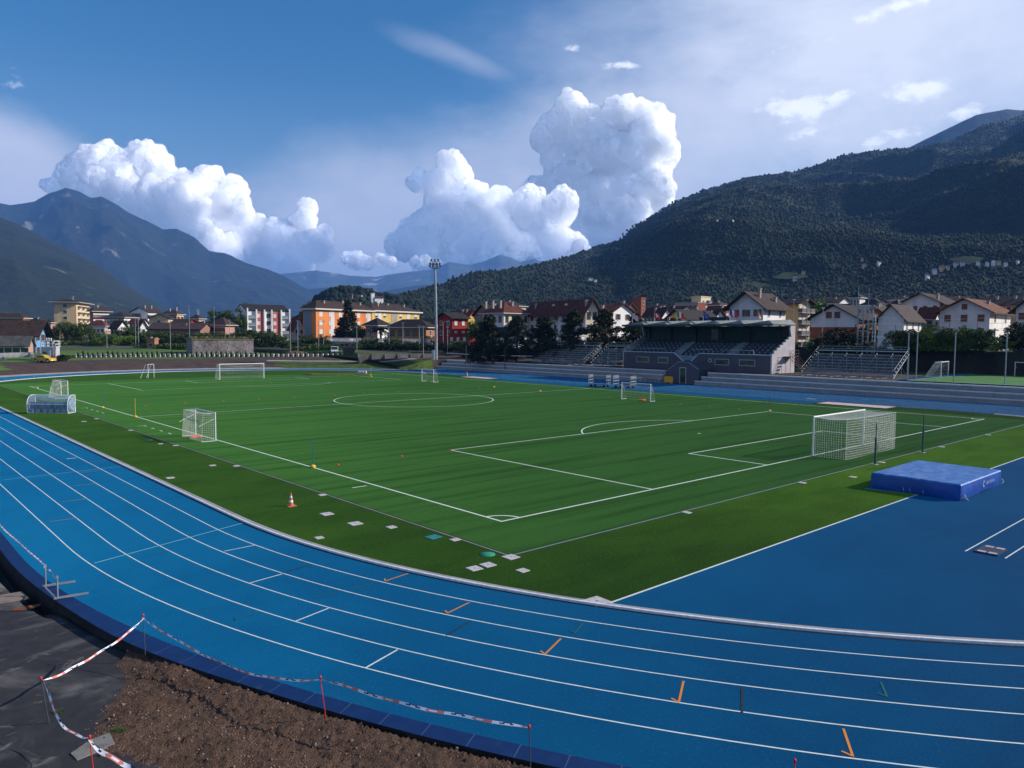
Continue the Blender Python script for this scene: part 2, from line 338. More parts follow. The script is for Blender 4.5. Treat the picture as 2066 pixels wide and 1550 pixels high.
# football pitch lines
PW, PL = 60.19, 99.79
mb = MB()
def line(a, b, w=.11, z=.012, mm=0, MBx=None):
    a = np.array(a[:2], float); b = np.array(b[:2], float); t = (b-a)/np.linalg.norm(b-a); n = np.array([-t[1], t[0]])*w/2
    (MBx or mb).face([(*(a+n), z), (*(a-n), z), (*(b-n), z), (*(b+n), z)], mm)
def rect(x0, y0, x1, y1, w=.11):
    h = w/2
    line((x0-h, y0), (x1+h, y0), w); line((x0-h, y1), (x1+h, y1), w); line((x0, y0+h), (x0, y1-h), w); line((x1, y0+h), (x1, y1-h), w)
rect(0, 0, PW, PL)
line((.055, PL/2), (PW-.055, PL/2))
for side in (0, 1):
    Y = 0 if side == 0 else PL; sg = 1 if side == 0 else -1
    for hw, dp in ((20.16, 16.5), (9.16, 5.5)):
        line((PW/2-hw, Y+sg*.055), (PW/2-hw, Y+sg*dp)); line((PW/2+hw, Y+sg*.055), (PW/2+hw, Y+sg*dp)); line((PW/2-hw-.055, Y+sg*(dp+.055)), (PW/2+hw+.055, Y+sg*(dp+.055)))
    a = math.acos(5.5/9.15)
    offset_strip(mb, [(PW/2+9.15*math.sin(t), Y+sg*(11+9.15*math.cos(t))) for t in np.linspace(-a+.012, a-.012, 40)], .11, .012)
    mb.face([(PW/2+.14*math.cos(t), Y+sg*11+.14*math.sin(t), .012) for t in np.linspace(0, 2*math.pi, 13)[:-1]])
    for X, sx in ((0, 1), (PW, -1)):
        offset_strip(mb, [(X+sx*math.cos(t), Y+sg*math.sin(t)) for t in np.linspace(.06, math.pi/2-.06, 12)], .11, .012)
offset_strip(mb, [(PW/2+9.15*math.cos(t), PL/2+9.15*math.sin(t)) for t in np.linspace(0, 2*math.pi, 97)[:-1]], .11, .014, closed=True)
mb.face([(PW/2+.15*math.cos(t), PL/2+.15*math.sin(t), .016) for t in np.linspace(0, 2*math.pi, 13)[:-1]])
for y0 in (36.4, 55.4):   # technical area dashes
    for k in range(4): line((-1.42, y0+k*2.02-.35), (-1.42, y0+k*2.02+.35), .1)
    line((-1.42, y0+6.25), (-1.95, y0+6.25), .1)
line((-1.21, 9.84), (-.38, 9.84), .1); line((-9.9, 28.3), (-9.4, 28.3), .12)
struct(mb.build('pitch_lines', m_grassline))

# lane lines, cross lines and ticks of the running track
mb = MB()
for k in range(1, 6): offset_strip(mb, oval(RK+LANE*k), .043, .005, closed=True)
for k in range(6, 9): line((CX+RK+LANE*k, -25), (CX+RK+LANE*k, 108), .05, .005)
line((66.95, 7.3), (66.95, 92), .05, .005)
line((CX-kx+.25, -9.07), (18.9, -9.07), .08, .009); line((24.95, -9.07), (CX+kx, -9.07), .08, .009); line((18.9, -9.03), (18.32, -6.75), .05, .011)
line((9.8, -13.95), (50, -13.75), .05, .005); line((9.9, -15.16), (50, -14.95), .05, .005)
T = lambda q: gnd(*q)[:2]
for a, b in (((516, 1100), (452.6, 1112.7)), ((569.5, 1158.5), (503.7, 1177)), ((663, 1227.7), (595.5, 1254.4)), ((802, 1311.5), (736.3, 1349))): line(T(a), T(b), .05, .0075)
line((69.2, 22), (69.2, 20.8), .3, .0075)
struct(mb.build('lane_lines', m_white))
def ticks(name, L, mt, w=.05, hook=False):
    q = MB()
    for a, b in L:
        A, B = T(a), T(b); line(A, B, w, .009, MBx=q)
        if hook:
            t = (B-A)/np.linalg.norm(B-A); n = np.array([t[1], -t[0]]); e = B-t*.02
            if (n@RT[:2]) > 0: n = -n
            line(e+n*.02, e+n*.17-t*.11, w, .0115, MBx=q)
    return struct(q.build(name, mt))
ticks('cross_lines', [((492.7, 1055), (190.4, 1136.8)), ((245, 941.4), (6.7, 968.8))], m_lightblue, .045)
ticks('black_marks', [((628, 1139.5), (569.5, 1157)), ((948, 1253.7), (900.6, 1283)), ((1497, 1390.5), (1497, 1439))], m_blackline, .05)
ticks('orange_marks', [((823.8, 1157.5), (777, 1173)), ((946.7, 1216.3), (902.3, 1238)), ((1131.7, 1289), (1099.3, 1321)), ((1379, 1375), (1369.5, 1418)), ((1701.6, 1471), (1720.7, 1527))], m_orange, .05, True)
ticks('faded_marks', [((217, 929.5), (182, 932)), ((205, 950), (164, 954)), ((192, 976), (149, 980.5)), ((177, 1007), (125, 1013)), ((158, 1045.5), (100, 1053))], m_faded, .07)
ticks('green_marks', [((342, 1113.5), (300.6, 1122)), ((752, 1178), (709.5, 1188.6)), ((678.5, 1197), (630, 1207.6)), ((278, 1026), (245.5, 1031.6)), ((678, 1196), (629.7, 1196.2))][:4], m_greenline, .045)
ticks('green_hook_marks', [((522.7, 1235), (474.3, 1252)), ((1176, 1259), (1159.5, 1278)), ((1777, 1376.6), (1790, 1406.7))], m_greenline, .045, True)

# kerb: concrete drain channel with raised aluminium rail
def arcpath(R):
    P = [(CX+R*math.cos(t), YF+R*math.sin(t)) for t in np.linspace(.05, math.pi, 110)]
    P += [(CX-R, y) for y in np.linspace(YF, YN, 30)[1:-1]]
    P += [(CX-R*math.cos(t), YN-R*math.sin(t)) for t in np.linspace(0, rad(170), 150)]
    return P
def rail(mb, r0, r1, z0, z1, m=0):
    A, B = arcpath(r0), arcpath(r1)
    for i in range(len(A)-1):
        a, b, c, d = A[i], A[i+1], B[i+1], B[i]
        mb.face([(*a, z1), (*b, z1), (*c, z1), (*d, z1)][::-1], m); mb.face([(*a, z0), (*b, z0), (*b, z1), (*a, z1)], m); mb.face([(*d, z0), (*d, z1), (*c, z1), (*c, z0)], m)
kerb = thing('track_kerb', 'pale metal rail and concrete drain kerb between blue track and green infield', 'kerb')
q = MB(); rail(q, 37.08, 37.30, -.01, .025); q.build('drain_channel', m_conc, kerb)
q = MB(); rail(q, 37.425, 37.49, -.01, .010); q.build('outer_shadow_line', m_black, kerb)  # black strip standing in for the shadow at the rail's outer foot
q = MB(); rail(q, 37.305, 37.335, -.01, .012); q.build('drain_slot', m_black, kerb)
q = MB(); rail(q, 37.34, 37.42, -.01, .075); q.build('rail', m_alu, kerb)

# navy tile ramp around the outside of the lanes, with a black drop behind
q = MB(); sm_ = MB(); bl = MB()
P0, P1 = [], []
for t in np.linspace(0, rad(120), 100): P0.append((CX-RO*math.cos(t), YN-RO*math.sin(t))); ro_ = 45.32+.13*math.exp(-((math.degrees(t)-13.5)/4)**2); P1.append((CX-ro_*math.cos(t), YN-ro_*math.sin(t)))
P0 = [(CX-RO, y) for y in np.arange(YF, YN, -.93)]+P0; P1 = [(CX-45.32, y) for y in np.arange(YF, YN, -.93)]+P1
for i in range(len(P0)-1):
    a, b, c, d = P0[i], P0[i+1], P1[i+1], P1[i]
    q.face([(*a, .0), (*b, .0), (*c, -.05), (*d, -.05)])
    bl.face([(*d, -.05), (*c, -.05), (*c, -.8), (*d, -.8)])
    A = np.array([*a, .004]); D = np.array([*d, -.046]); tt = np.array([b[0]-a[0], b[1]-a[1], 0]); tt /= np.linalg.norm(tt)
    q.face([A, A+tt*.018, D+tt*.018, D], 1)
rp = thing('rubber_edge_ramp', 'navy blue rubber tile ramp running along the outer edge of the track', 'edge ramp')
q.build('tiles', [m_navy, m_seam], rp); bl.build('drop_face', m_black, rp)

# terrain
HX = np.array(hull)
def hull_dist(x, y):
    """distance outside the hull and nearest hull point"""
    x = np.atleast_1d(np.asarray(x, float)); y = np.atleast_1d(np.asarray(y, float))
    best = np.full(x.shape, 1e18); bx = np.zeros(x.shape); by = np.zeros(x.shape)
    n = len(HX)
    for i in range(n):
        a, b = HX[i], HX[(i+1) % n]; e = b-a; L = e@e
        t = np.clip(((x-a[0])*e[0]+(y-a[1])*e[1])/L, 0, 1); px, py = a[0]+t*e[0], a[1]+t*e[1]; d = (x-px)**2+(y-py)**2
        k = d < best; best = np.where(k, d, best); bx = np.where(k, px, bx); by = np.where(k, py, by)
    return np.sqrt(best), bx, by
def interp(s, xs, ys): return np.interp(s, xs, ys)
def sst(x, a, b): t = np.clip((x-a)/(b-a), 0, 1); return t*t*(3-2*t)
def Hs(s, bx, by, x, y):
    far = interp(s, [0, .6, 2, 8, 14, 20, 60, 110, 400, 1500, 20000], [0, .05, .2, 1.3, 1.7, 2.0, 2.6, 3.2, 5, 10, 30])
    right = interp(s, [0, .05, 2.5, 3.0, 24, 200, 400, 1500, 20000], [-.3, -.3, -.3, 1.9, 2.0, 3.4, 5, 10, 30])
    rightN = interp(s, [0, .05, 2.5, 3.0, 12, 24, 200, 400, 1500, 20000], [-.3, -.3, -.3, 1.9, 2.2, 3.1, 3.8, 5, 10, 30])
    near = interp(s, [0, .44, .46, 30, 400, 1500, 20000], [-.8, -.8, -.30, -.32, 1, 5, 30]); near2 = interp(s, [0, .83, .86, 30, 400, 1500, 20000], [-.8, -.8, -.32, -.32, 1, 5, 30]); near = near+(near2-near)*sst(by, 1.3, 2.2)
    r = right+(rightN-right)*sst(by, 70, 90)
    wr = sst(bx, 77.5, 79.6)*sst(by, -34, -30)
    wf = sst(by, 70, 98)
    base = near+(far-near)*wf
    return base+(r-base)*wr
def H(x, y):
    s, bx, by = hull_dist(x, y); r = Hs(s, bx, by, np.asarray(x), np.asarray(y)); return float(r[0]) if r.size == 1 else r
# perimeter samples with outward normals
per = []; n = len(HX)
area = sum(HX[i][0]*HX[(i+1) % n][1]-HX[(i+1) % n][0]*HX[i][1] for i in range(n)); sgn = 1 if area > 0 else -1
def nrm(i):
    e = HX[(i+1) % n]-HX[i]; e = e/np.linalg.norm(e); return np.array([e[1], -e[0]])*sgn
for i in range(n):
    a, b = nrm((i-1) % n), nrm(i); ang = math.atan2(a[0]*b[1]-a[1]*b[0], a@b); k = max(1, int(abs(ang)/rad(2.5)))
    for j in range(k+1):
        th = ang*j/k; per.append((HX[i], np.array([a[0]*math.cos(th)-a[1]*math.sin(th), a[0]*math.sin(th)+a[1]*math.cos(th)])))
SV = [-.35, .0, .3, .44, .46, .6, .83, .86, 1.1, 1.6, 2.4, 2.55, 2.95, 3.2, 4, 5, 6, 7, 8, 9, 10, 11, 12, 14, 16, 18, 20, 24, 28, 33, 40, 48, 58, 70, 85, 105, 130, 160, 200, 260, 340, 450, 600, 800, 1100, 1600, 2400, 4000, 7000, 12000, 20000]
PB = np.array([p[0] for p in per]); PN = np.array([p[1] for p in per]); npz = len(per)
V = []
for s in SV:
    X = PB+PN*s; xs, ys = X[:, 0], X[:, 1]; ss_ = np.full(npz, max(s, 0.0))
    z = Hs(ss_, PB[:, 0], PB[:, 1], xs, ys)
    if s < 0: z = z-.5
    z = z+np.where(ss_ > 3, (fbm(xs*.15, ys*.15)-.5)*.25, 0)+np.where(ss_ > 40, (fbm(xs*.02, ys*.02)-.5)*.8, 0)
    V.append(np.c_[xs, ys, z])
V = np.concatenate(V); zones = {'ground': [], 'soil_strip': [], 'grass_bank': [], 'gravel_path': [], 'meadow': [], 'asphalt': []}
for i in range(len(SV)-1):
    s = (SV[i]+SV[i+1])/2
    for j in range(npz):
        j2 = (j+1) % npz; x, y = PB[j]+PN[j]*s; bx, by = PB[j]
        zn = 'ground'
        if s > 300: zn = 'ground'
        elif by > 95 and bx < 79:
            right_part = x > 52
            if right_part:
                zn = 'gravel_path' if s < .5 or 8 < s < 10 else 'grass_bank' if s < 8 else 'soil_strip' if s < 19 else 'meadow' if s < 60 else 'ground'
            else:
                zn = 'gravel_path' if s < 1.4 else 'meadow' if (x < 2 and s > 5) else 'soil_strip' if s < 17 else 'meadow' if s < 75 else 'ground'
        elif bx < 20: zn = 'asphalt' if by < 60 and s < 60 else 'gravel_path' if s < 1.4 else 'meadow' if s > 4 else 'soil_strip'
        elif bx > 79: zn = 'soil_strip' if s < 22 else 'ground'
        f = (i*npz+j, i*npz+j2, (i+1)*npz+j2, (i+1)*npz+j)
        zones[zn].append(f if sgn < 0 else f[::-1])
MZ = {'ground': m_ground, 'soil_strip': m_soil, 'grass_bank': m_bank, 'gravel_path': m_path, 'meadow': m_meadow, 'asphalt': m_asphalt}
for k, F in zones.items():
    F = np.array(F); uq, inv = np.unique(F, return_inverse=True)
    struct(npmesh(k, V[uq], inv.reshape(F.shape), MZ[k], smooth=True))
# ------------------------------------------------------------------ mountains
def forest_mat(name, base, dark, light, rockamt=0.0, ts=.09, meadow=.0):
    L = [tuple(c*.6 for c in base[:3])+(1,), (dark, .004, S1, .42, .62, .7), (tuple(c*.6 for c in light[:3])+(1,), .0015, S1, .5, .7, .5), (dark, ts, S1, .45, .6, .8), (light, ts*2.1, S1, .58, .75, .6)]
    if meadow: L.append(((.10, .15, .03, 1), .0034, (1, 1, 2.2), .66, .70, meadow))
    if rockamt: L.append(((.34, .31, .28, 1), .006, (1, 1, .35), .62, .70, rockamt))
    return layered(name, L, .95, 1.0, ts*1.3, 9)
m_for1 = forest_mat('right hill forest', (.030, .050, .018, 1), (.012, .022, .010, 1), (.055, .085, .022, 1), 0, .07, .9)
m_for2 = forest_mat('left slope forest', (.020, .030, .012, 1), (.009, .015, .008, 1), (.030, .044, .013, 1), .2, .03, .4)
m_for3 = forest_mat('peak forest and rock', (.014, .022, .011, 1), (.007, .011, .007, 1), (.024, .034, .013, 1), .45, .02)
m_far = layered('distant alpine rock', [(.07, .08, .07, 1), ((.04, .05, .04, 1), .002, S1, .4, .6, .8), ((.55, .56, .58, 1), .0024, (1, 1, .4), .60, .70, .8)], .95, 1, .01, 20)
GRIDS = {}
def mountain(name, ridge, Dr, Db, mt, amp=.08, seed=0.0, p=1.15, nu=320, nr=90, u0=None, u1=None, zb=5, back=.35, fs=900., rough=.012):
    us = np.array([q[0] for q in ridge], float); vs = np.array([q[1] for q in ridge], float)
    U = np.linspace(us[0] if u0 is None else u0, us[-1] if u1 is None else u1, nu); Vr = np.interp(U, us, vs)
    DR = np.interp(U, *Dr) if isinstance(Dr, tuple) else np.full(nu, float(Dr)); DB = np.interp(U, *Db) if isinstance(Db, tuple) else np.full(nu, float(Db))
    tt = np.concatenate([np.linspace(0, 1, nr), 1+back*np.linspace(0, 1, 12)[1:]])
    rows = []
    for t in tt:
        d = DB+(DR-DB)*t; ridgeP = CAM+(FW[None]+RT[None]*((U-1033)/FPX)[:, None]-UP[None]*((Vr-775)/FPX)[:, None])*DR[:, None]
        P = CAM+(FW[None]+RT[None]*((U-1033)/FPX)[:, None]-UP[None]*((676.-775)/FPX))*d[:, None]
        zr = ridgeP[:, 2]
        if t <= 1:
            env = math.sin(math.pi*min(t, 1))**.8
            z = zb+(zr-zb)*t**p
            nz = (ridged(P[:, 0]/fs+seed, P[:, 1]/fs+seed, 0, 5, .5)-.55)*amp*(zr-zb)*env*2
            z = z+nz
        else:
            z = zr-(zr-zb)*((t-1)/back)**1.2*.9
        z = z+(fbm(P[:, 0]/130+seed, P[:, 1]/130, 0, 4)-.5)*rough*(DR)*(.5 if t < 1 else .5)*min(1, t*3)
        z = np.maximum(z, zb*.2-4*(t == 0))
        rows.append(np.c_[P[:, 0], P[:, 1], z])
    V = np.concatenate(rows); R = len(tt)
    i = np.arange(R-1)[:, None]; j = np.arange(nu-1)[None]
    F = np.stack([i*nu+j, i*nu+j+1, (i+1)*nu+j+1, (i+1)*nu+j], -1).reshape(-1, 4)
    o = struct(npmesh(name, V, F, mt, smooth=True)); GRIDS[name] = (U, np.array(rows[:nr]))
    return o
def hill_point(name, u, v):
    U, G = GRIDS[name]; fj = float(np.clip((u-U[0])/(U[1]-U[0]), 0, len(U)-1.001)); j = int(fj); P = G[:, j]*(1-fj+j)+G[:, j+1]*(fj-j); d = P-CAM; z = d@FW; vv = 775-FPX*(d@UP)/z
    run = np.minimum.accumulate(vv)
    for k in range(1, len(vv)):
        if vv[k] <= v and run[k-1] > v:
            t = (run[k-1]-v)/(run[k-1]-vv[k]+1e-9); return P[k-1]+(P[k]-P[k-1])*t
    return None
mountain('far_mountains', [(540, 556), (590, 552), (640, 545), (700, 556), (760, 560), (800, 552), (870, 545), (905, 530), (950, 536), (975, 528), (1008, 516), (1030, 521), (1048, 530), (1076, 523), (1100, 532), (1180, 545), (1300, 560)], 11000, 8200, m_far, .16, 3.3, 1.05, 300, 50, fs=1500, rough=.004)
mountain('mid_mountains', [(520, 600), (600, 585), (680, 580), (760, 590), (800, 583), (860, 575), (920, 580), (1000, 590), (1100, 600)], 7000, 5600, m_for3, .1, 5.3, 1.05, 120, 30, fs=1200, rough=.003)
mountain('left_mountain', [(-420, 480), (-200, 440), (-60, 420), (0, 411), (30, 418), (80, 409), (110, 393), (141, 384), (170, 391), (190, 401), (212, 400), (235, 413), (262, 430), (300, 448), (335, 465), (362, 465), (395, 480), (425, 506), (455, 511), (500, 531), (545, 545), (580, 560), (620, 585), (645, 603), (700, 640), (740, 665)], 6200, (([-420, 740]), ([3400, 5200])), m_for3, .26, 1.7, 1.1, 460, 140, fs=950, rough=.0085)
mountain('left_slope', [(-420, 360), (-200, 400), (-60, 430), (0, 438), (40, 452), (100, 486), (150, 510), (200, 535), (240, 565), (280, 590), (320, 612), (360, 640), (400, 668)], (([-420, 400]), ([3000, 2600])), (([-420, 400]), ([1300, 1700])), m_for2, .19, 8.1, 1.05, 360, 110, fs=520, rough=.009)
mountain('right_far_ridge', [(1700, 360), (1790, 318), (1850, 288), (1905, 262), (1950, 240), (2010, 229), (2040, 232), (2066, 226), (2200, 205), (2450, 190)], 4300, 2900, m_for2, .05, 4.1, 1.0, 160, 50, fs=900, rough=.004)
mountain('right_mountain', [(770, 612), (800, 600), (840, 586), (880, 577), (905, 572), (930, 558), (960, 550), (1000, 548), (1060, 537), (1110, 529), (1160, 517), (1200, 501), (1248, 489), (1275, 462), (1310, 440), (1360, 410), (1420, 388), (1500, 367), (1590, 356), (1690, 335), (1760, 325), (1840, 312), (1900, 295), (1960, 272), (2030, 250), (2066, 237), (2200, 200), (2450, 160)],
         (([770, 1100, 1300, 1700, 2450]), ([900, 1350, 2100, 2700, 3000])), (([770, 1100, 2450]), ([600, 600, 560])), m_for1, .21, 2.2, 1.12, 420, 150, fs=640, rough=.006)
mountain('church_hill', [(560, 664), (600, 652), (640, 610), (670, 592), (700, 588), (740, 593), (770, 604), (800, 607), (840, 616), (880, 645), (900, 665)], 800, 560, m_for1, .03, 6.6, .95, 120, 50, fs=200, rough=.004)

# tree crowns of the wooded hills: too many to count, one mass per hill
def ico(sub):
    import bmesh
    bm = bmesh.new(); bmesh.ops.create_icosphere(bm, subdivisions=sub, radius=1.0)
    V = np.array([v.co[:] for v in bm.verts]); F = np.array([[v.index for v in f.verts] for f in bm.faces]); bm.free(); return V, F
ICO1, ICO2, ICO3, ICO4 = ico(1), ico(2), ico(3), ico(4)
rng = np.random.RandomState(5)
def crowns(name, pts, rad_, base, mt, zs=1.25, label=None):
    BV, BF = base; n = len(pts); pts = np.array(pts); r = np.array(rad_)
    V = BV[None]*(1+(rng.rand(n, len(BV), 1)-.5)*.5); V = V*(r[:, None, None]*np.array([1, 1, zs])[None, None]*(.8+.4*rng.rand(n, 1, 3)))
    V = V+pts[:, None, :]; F = BF[None]+(np.arange(n)*len(BV))[:, None, None]
    o = npmesh(name, V.reshape(-1, 3), F.reshape(-1, 3), mt, smooth=True); o['kind'] = 'stuff'; o['label'] = label; o['category'] = 'forest'
    return o
m_crownA = layered('hillside tree crowns', [(.013, .025, .010, 1), ((.006, .012, .006, 1), .009, S1, .4, .6, .9), ((.026, .044, .013, 1), .02, S1, .52, .72, .8), ((.006, .011, .006, 1), .15, S1, .5, .7, .6)], .95, .8, .8, .8)
CLEAR = [(1945, 531, 34, 9), (1590, 562, 34, 8), (1530, 575, 22, 6), (1885, 553, 26, 5), (2000, 537, 40, 5), (1640, 548, 20, 4)]
def scatter(name, n, ub, vb, seedv, rpx, keep=None):
    P, Rr = [], []
    rg = np.random.RandomState(seedv)
    for _ in range(n):
        u = rg.uniform(*ub); v = rg.uniform(*vb)
        if any(((u-a)/c)**2+((v-b)/d_)**2 < 1 for a, b, c, d_ in CLEAR): continue
        p = hill_point(name, u, v)
        if p is None: continue
        d = (p-CAM)@FW; r = rg.uniform(*rpx)*d/FPX
        r = min(r, 9.0)
        P.append(p+np.array([0, 0, r*.5])); Rr.append(r)
    return P, Rr
P_, R_ = scatter('right_mountain', 24000, (800, 2250), (420, 660), 3, (1.3, 3.3)); P2_, R2_ = scatter('right_mountain', 30000, (1100, 2250), (240, 500), 13, (1.0, 2.1)); P_ += P2_; R_ += R2_
U_, G_ = GRIDS['right_mountain']
for k in range(2600):
    j = rng.randint(0, len(U_)); i = rng.randint(G_.shape[0]-4, G_.shape[0]); p = G_[i, j]; d = (p-CAM)@FW; r = rng.uniform(1.0, 2.6)*d/FPX; P_.append(p+np.array([rng.uniform(-12, 12), rng.uniform(-12, 12), r*.3-2])); R_.append(min(r, 7))
crowns('forest', P_, R_, ICO1, m_crownA, 1.35, 'dense dark woods covering the mountainside on the right')
P_, R_ = scatter('church_hill', 1500, (560, 900), (585, 665), 4, (3.0, 6.5))
U_, G_ = GRIDS['church_hill']
for k in range(260):
    j = rng.randint(12, len(U_)-12); p = G_[-1-rng.randint(0, 3), j]; r = rng.uniform(2.2, 4.2); P_.append(p+np.array([0, 0, r*.4])); R_.append(r)
crowns('forest', P_, R_, ICO2, m_crownA, 1.3, 'wooded hillock with the small white church, behind the orange flats')

mq, fq = [], []
for a, b, c, d_ in CLEAR[:2]:
    pts = [hill_point('right_mountain', a+c*.9*math.cos(t)*(1+.35*math.sin(3*t+a)), b+d_*.9*math.sin(t)) for t in np.linspace(0, 2*math.pi, 15)[:-1]]; ce = hill_point('right_mountain', a, b)
    if ce is None or any(p_ is None for p_ in pts): continue
    o_ = len(mq); mq += [ce+np.array([0, 0, 3.])]+[p_+np.array([0, 0, 3.]) for p_ in pts]; fq += [(o_, o_+1+i, o_+1+(i+1) % 14) for i in range(14)]
if mq: struct(npmesh('hill_meadow', mq, np.array(fq), layered('hill meadow', [(.04, .065, .018, 1), ((.02, .036, .011, 1), .03, S1, .4, .6, .8)], .95, 0), smooth=True))
# ------------------------------------------------------------------ cumulus clouds, 24 km away
mc = bpy.data.materials.new('cloud vapour'); mc.use_nodes = True; t_ = mc.node_tree; t_.nodes.clear(); q = NT(t_)
out = q.n('ShaderNodeOutputMaterial'); df = q.n('ShaderNodeBsdfPrincipled'); df.subsurface_method = 'BURLEY'; df.inputs['Base Color'].default_value = (.95, .95, .96, 1); df.inputs['Roughness'].default_value = 1; df.inputs['Specular IOR Level'].default_value = 0; df.inputs['Subsurface Weight'].default_value = 1; df.inputs['Subsurface Radius'].default_value = (1, 1, 1); df.inputs['Subsurface Scale'].default_value = 1200
tl = q.n('ShaderNodeBsdfTranslucent'); tl.inputs[0].default_value = (.9, .9, .95, 1)
mx = q.n('ShaderNodeMixShader'); mx.inputs[0].default_value = .2; q.l(df.outputs[0], mx.inputs[1]); q.l(tl.outputs[0], mx.inputs[2])
tr = q.n('ShaderNodeBsdfTransparent'); m2 = q.n('ShaderNodeMixShader')
ge = q.n('ShaderNodeNewGeometry'); pos = ge.outputs['Position']; sx = q.n('ShaderNodeSeparateXYZ'); q.l(pos, sx.inputs[0])
nz = q.noise(pos, .0009, 6, .6); nz2 = q.noise(pos, .004, 5, .65)
hgt = q.ss(q.m('ADD', q.m('ADD', sx.outputs[2], q.m('MULTIPLY', q.m('SUBTRACT', nz, .5), 3000)), q.m('MULTIPLY', q.m('SUBTRACT', nz2, .5), 1500)), 1000, 2100, .0, 1.05)
al = q.m('MINIMUM', hgt, 1.0)
bp_ = q.n('ShaderNodeBump'); bp_.inputs['Strength'].default_value = .6; bp_.inputs['Distance'].default_value = 120; q.l(nz2, bp_.inputs['Height']); q.l(bp_.outputs[0], df.inputs['Normal'])
q.l(al, m2.inputs[0]); q.l(tr.outputs[0], m2.inputs[1]); q.l(mx.outputs[0], m2.inputs[2]); q.l(m2.outputs[0], out.inputs[0])
MIST = True
mv = bpy.data.materials.new('thin cloud vapour'); mv.use_nodes = True; t_ = mv.node_tree; t_.nodes.clear(); q = NT(t_)
out = q.n('ShaderNodeOutputMaterial'); pv = q.n('ShaderNodeVolumePrincipled'); pv.inputs['Color'].default_value = (.97, .97, .98, 1); pv.inputs['Density'].default_value = .0011; pv.inputs['Anisotropy'].default_value = .2; q.l(pv.outputs[0], out.inputs['Volume'])
def cloud(name, blobs, seedv, D=24000., fuzz=.0, child=15, rmin=4.):
    rg = np.random.RandomState(seedv); VV, FF = [], []; off = 0; SPH = []
    k = D/FPX
    def sph(c, r, base):
        nonlocal off
        if r > 7*k: SPH.append((c, r*.95))
        BV, BF = base; P = c+BV*r
        s1 = .9/r
        n1 = 1-abs(2*vnoise(P[:, 0]*s1*1.3, P[:, 1]*s1*1.3, P[:, 2]*s1*1.3)-1); n2 = 1-abs(2*vnoise(P[:, 0]*s1*3.1+7, P[:, 1]*s1*3.1, P[:, 2]*s1*3.1)-1)
        n3 = vnoise(P[:, 0]*s1*7+3, P[:, 1]*s1*7, P[:, 2]*s1*7)
        n4 = fbm(P[:, 0]*s1*9, P[:, 1]*s1*9, P[:, 2]*s1*9, 3)
        P = c+BV*r*(.66+.22*n1+.18*n2+.10*n3+.12*n4)[:, None]
        VV.append(P); FF.append(BF+off); off += len(BV)
    for (u, v, r) in blobs:
        c = at(u, v, D); R = r*k; c = c+FW*rg.uniform(-.5, .5)*R; sph(c, R, ICO4)
        for _ in range(child):
            th = rg.uniform(0, 2*math.pi); ph = rg.uniform(-.35, 1.1); dirv = RT*math.cos(th)*math.cos(ph*.9)+UP*math.sin(th)*math.cos(ph*.9)-FW*abs(math.sin(ph))
            if dirv@UP < -.35: continue
            r2 = R*rg.uniform(.28, .52)
            if r2 < rmin*k: continue
            c2 = c+dirv*R*.80; sph(c2, r2, ICO3)
            for __ in range(8):
                d3 = rg.randn(3); d3 /= np.linalg.norm(d3); d3 = d3+dirv*.7+SUN_DIR*.3; d3 /= np.linalg.norm(d3); r3 = r2*rg.uniform(.22, .52)
                if r3 > 1.9*k: sph(c2+d3*r2*.85, r3, ICO3 if r3 > 8*k else ICO2)
    o = struct(npmesh(name, np.concatenate(VV), np.concatenate(FF), mc, smooth=True))
    if MIST:                                             # thin vapour round the dense core
        off = 0; VV, FF = [], []
        for (c, r) in SPH:
            BV, BF = ICO2; VV.append(c+BV*(r*1.02+5.0*k)*(.94+.16*vnoise(BV[:, 0]*2+c[0], BV[:, 1]*2+c[1], BV[:, 2]*2))[:, None]); FF.append(BF+off); off += len(BV)
        m = npmesh('mist', np.concatenate(VV), np.concatenate(FF), mv, smooth=True, parent=o); rm = m.modifiers.new('merge', 'REMESH'); rm.mode = 'VOXEL'; rm.voxel_size = 4.5*k
        m.modifiers.new('soften', 'SMOOTH').iterations = 2
    return o
cloud('cloud', [(200, 345, 45), (215, 322, 32), (158, 362, 30), (290, 320, 34), (303, 345, 38), (332, 352, 26), (250, 385, 50), (372, 372, 26), (420, 366, 30), (405, 405, 50), (450, 400, 42), (462, 440, 46), (385, 445, 60), (470, 480, 50), (520, 470, 32), (556, 470, 26), (540, 500, 46), (598, 500, 44), (622, 418, 17), (612, 448, 24), (655, 472, 16), (640, 500, 30), (300, 425, 60), (440, 520, 55), (590, 530, 40), (195, 392, 45), (125, 368, 16), (100, 375, 14)], 1)
cloud('cloud', [(908, 332, 24), (928, 352, 24), (892, 372, 30), (938, 385, 24), (962, 400, 24), (988, 408, 16), (905, 425, 50), (980, 445, 44), (1015, 428, 16), (1040, 470, 36), (1092, 462, 24), (1122, 484, 30), (1150, 505, 28), (1000, 490, 55), (920, 490, 62), (850, 472, 38), (1092, 505, 40), (1040, 430, 14), (1060, 430, 34), (1100, 440, 36), (1070, 400, 26), (1130, 420, 34), (1010, 400, 20), (870, 520, 40), (820, 500, 30), (960, 520, 50), (1060, 520, 50), (846, 350, 10), (838, 372, 15)], 2, D=17500.)
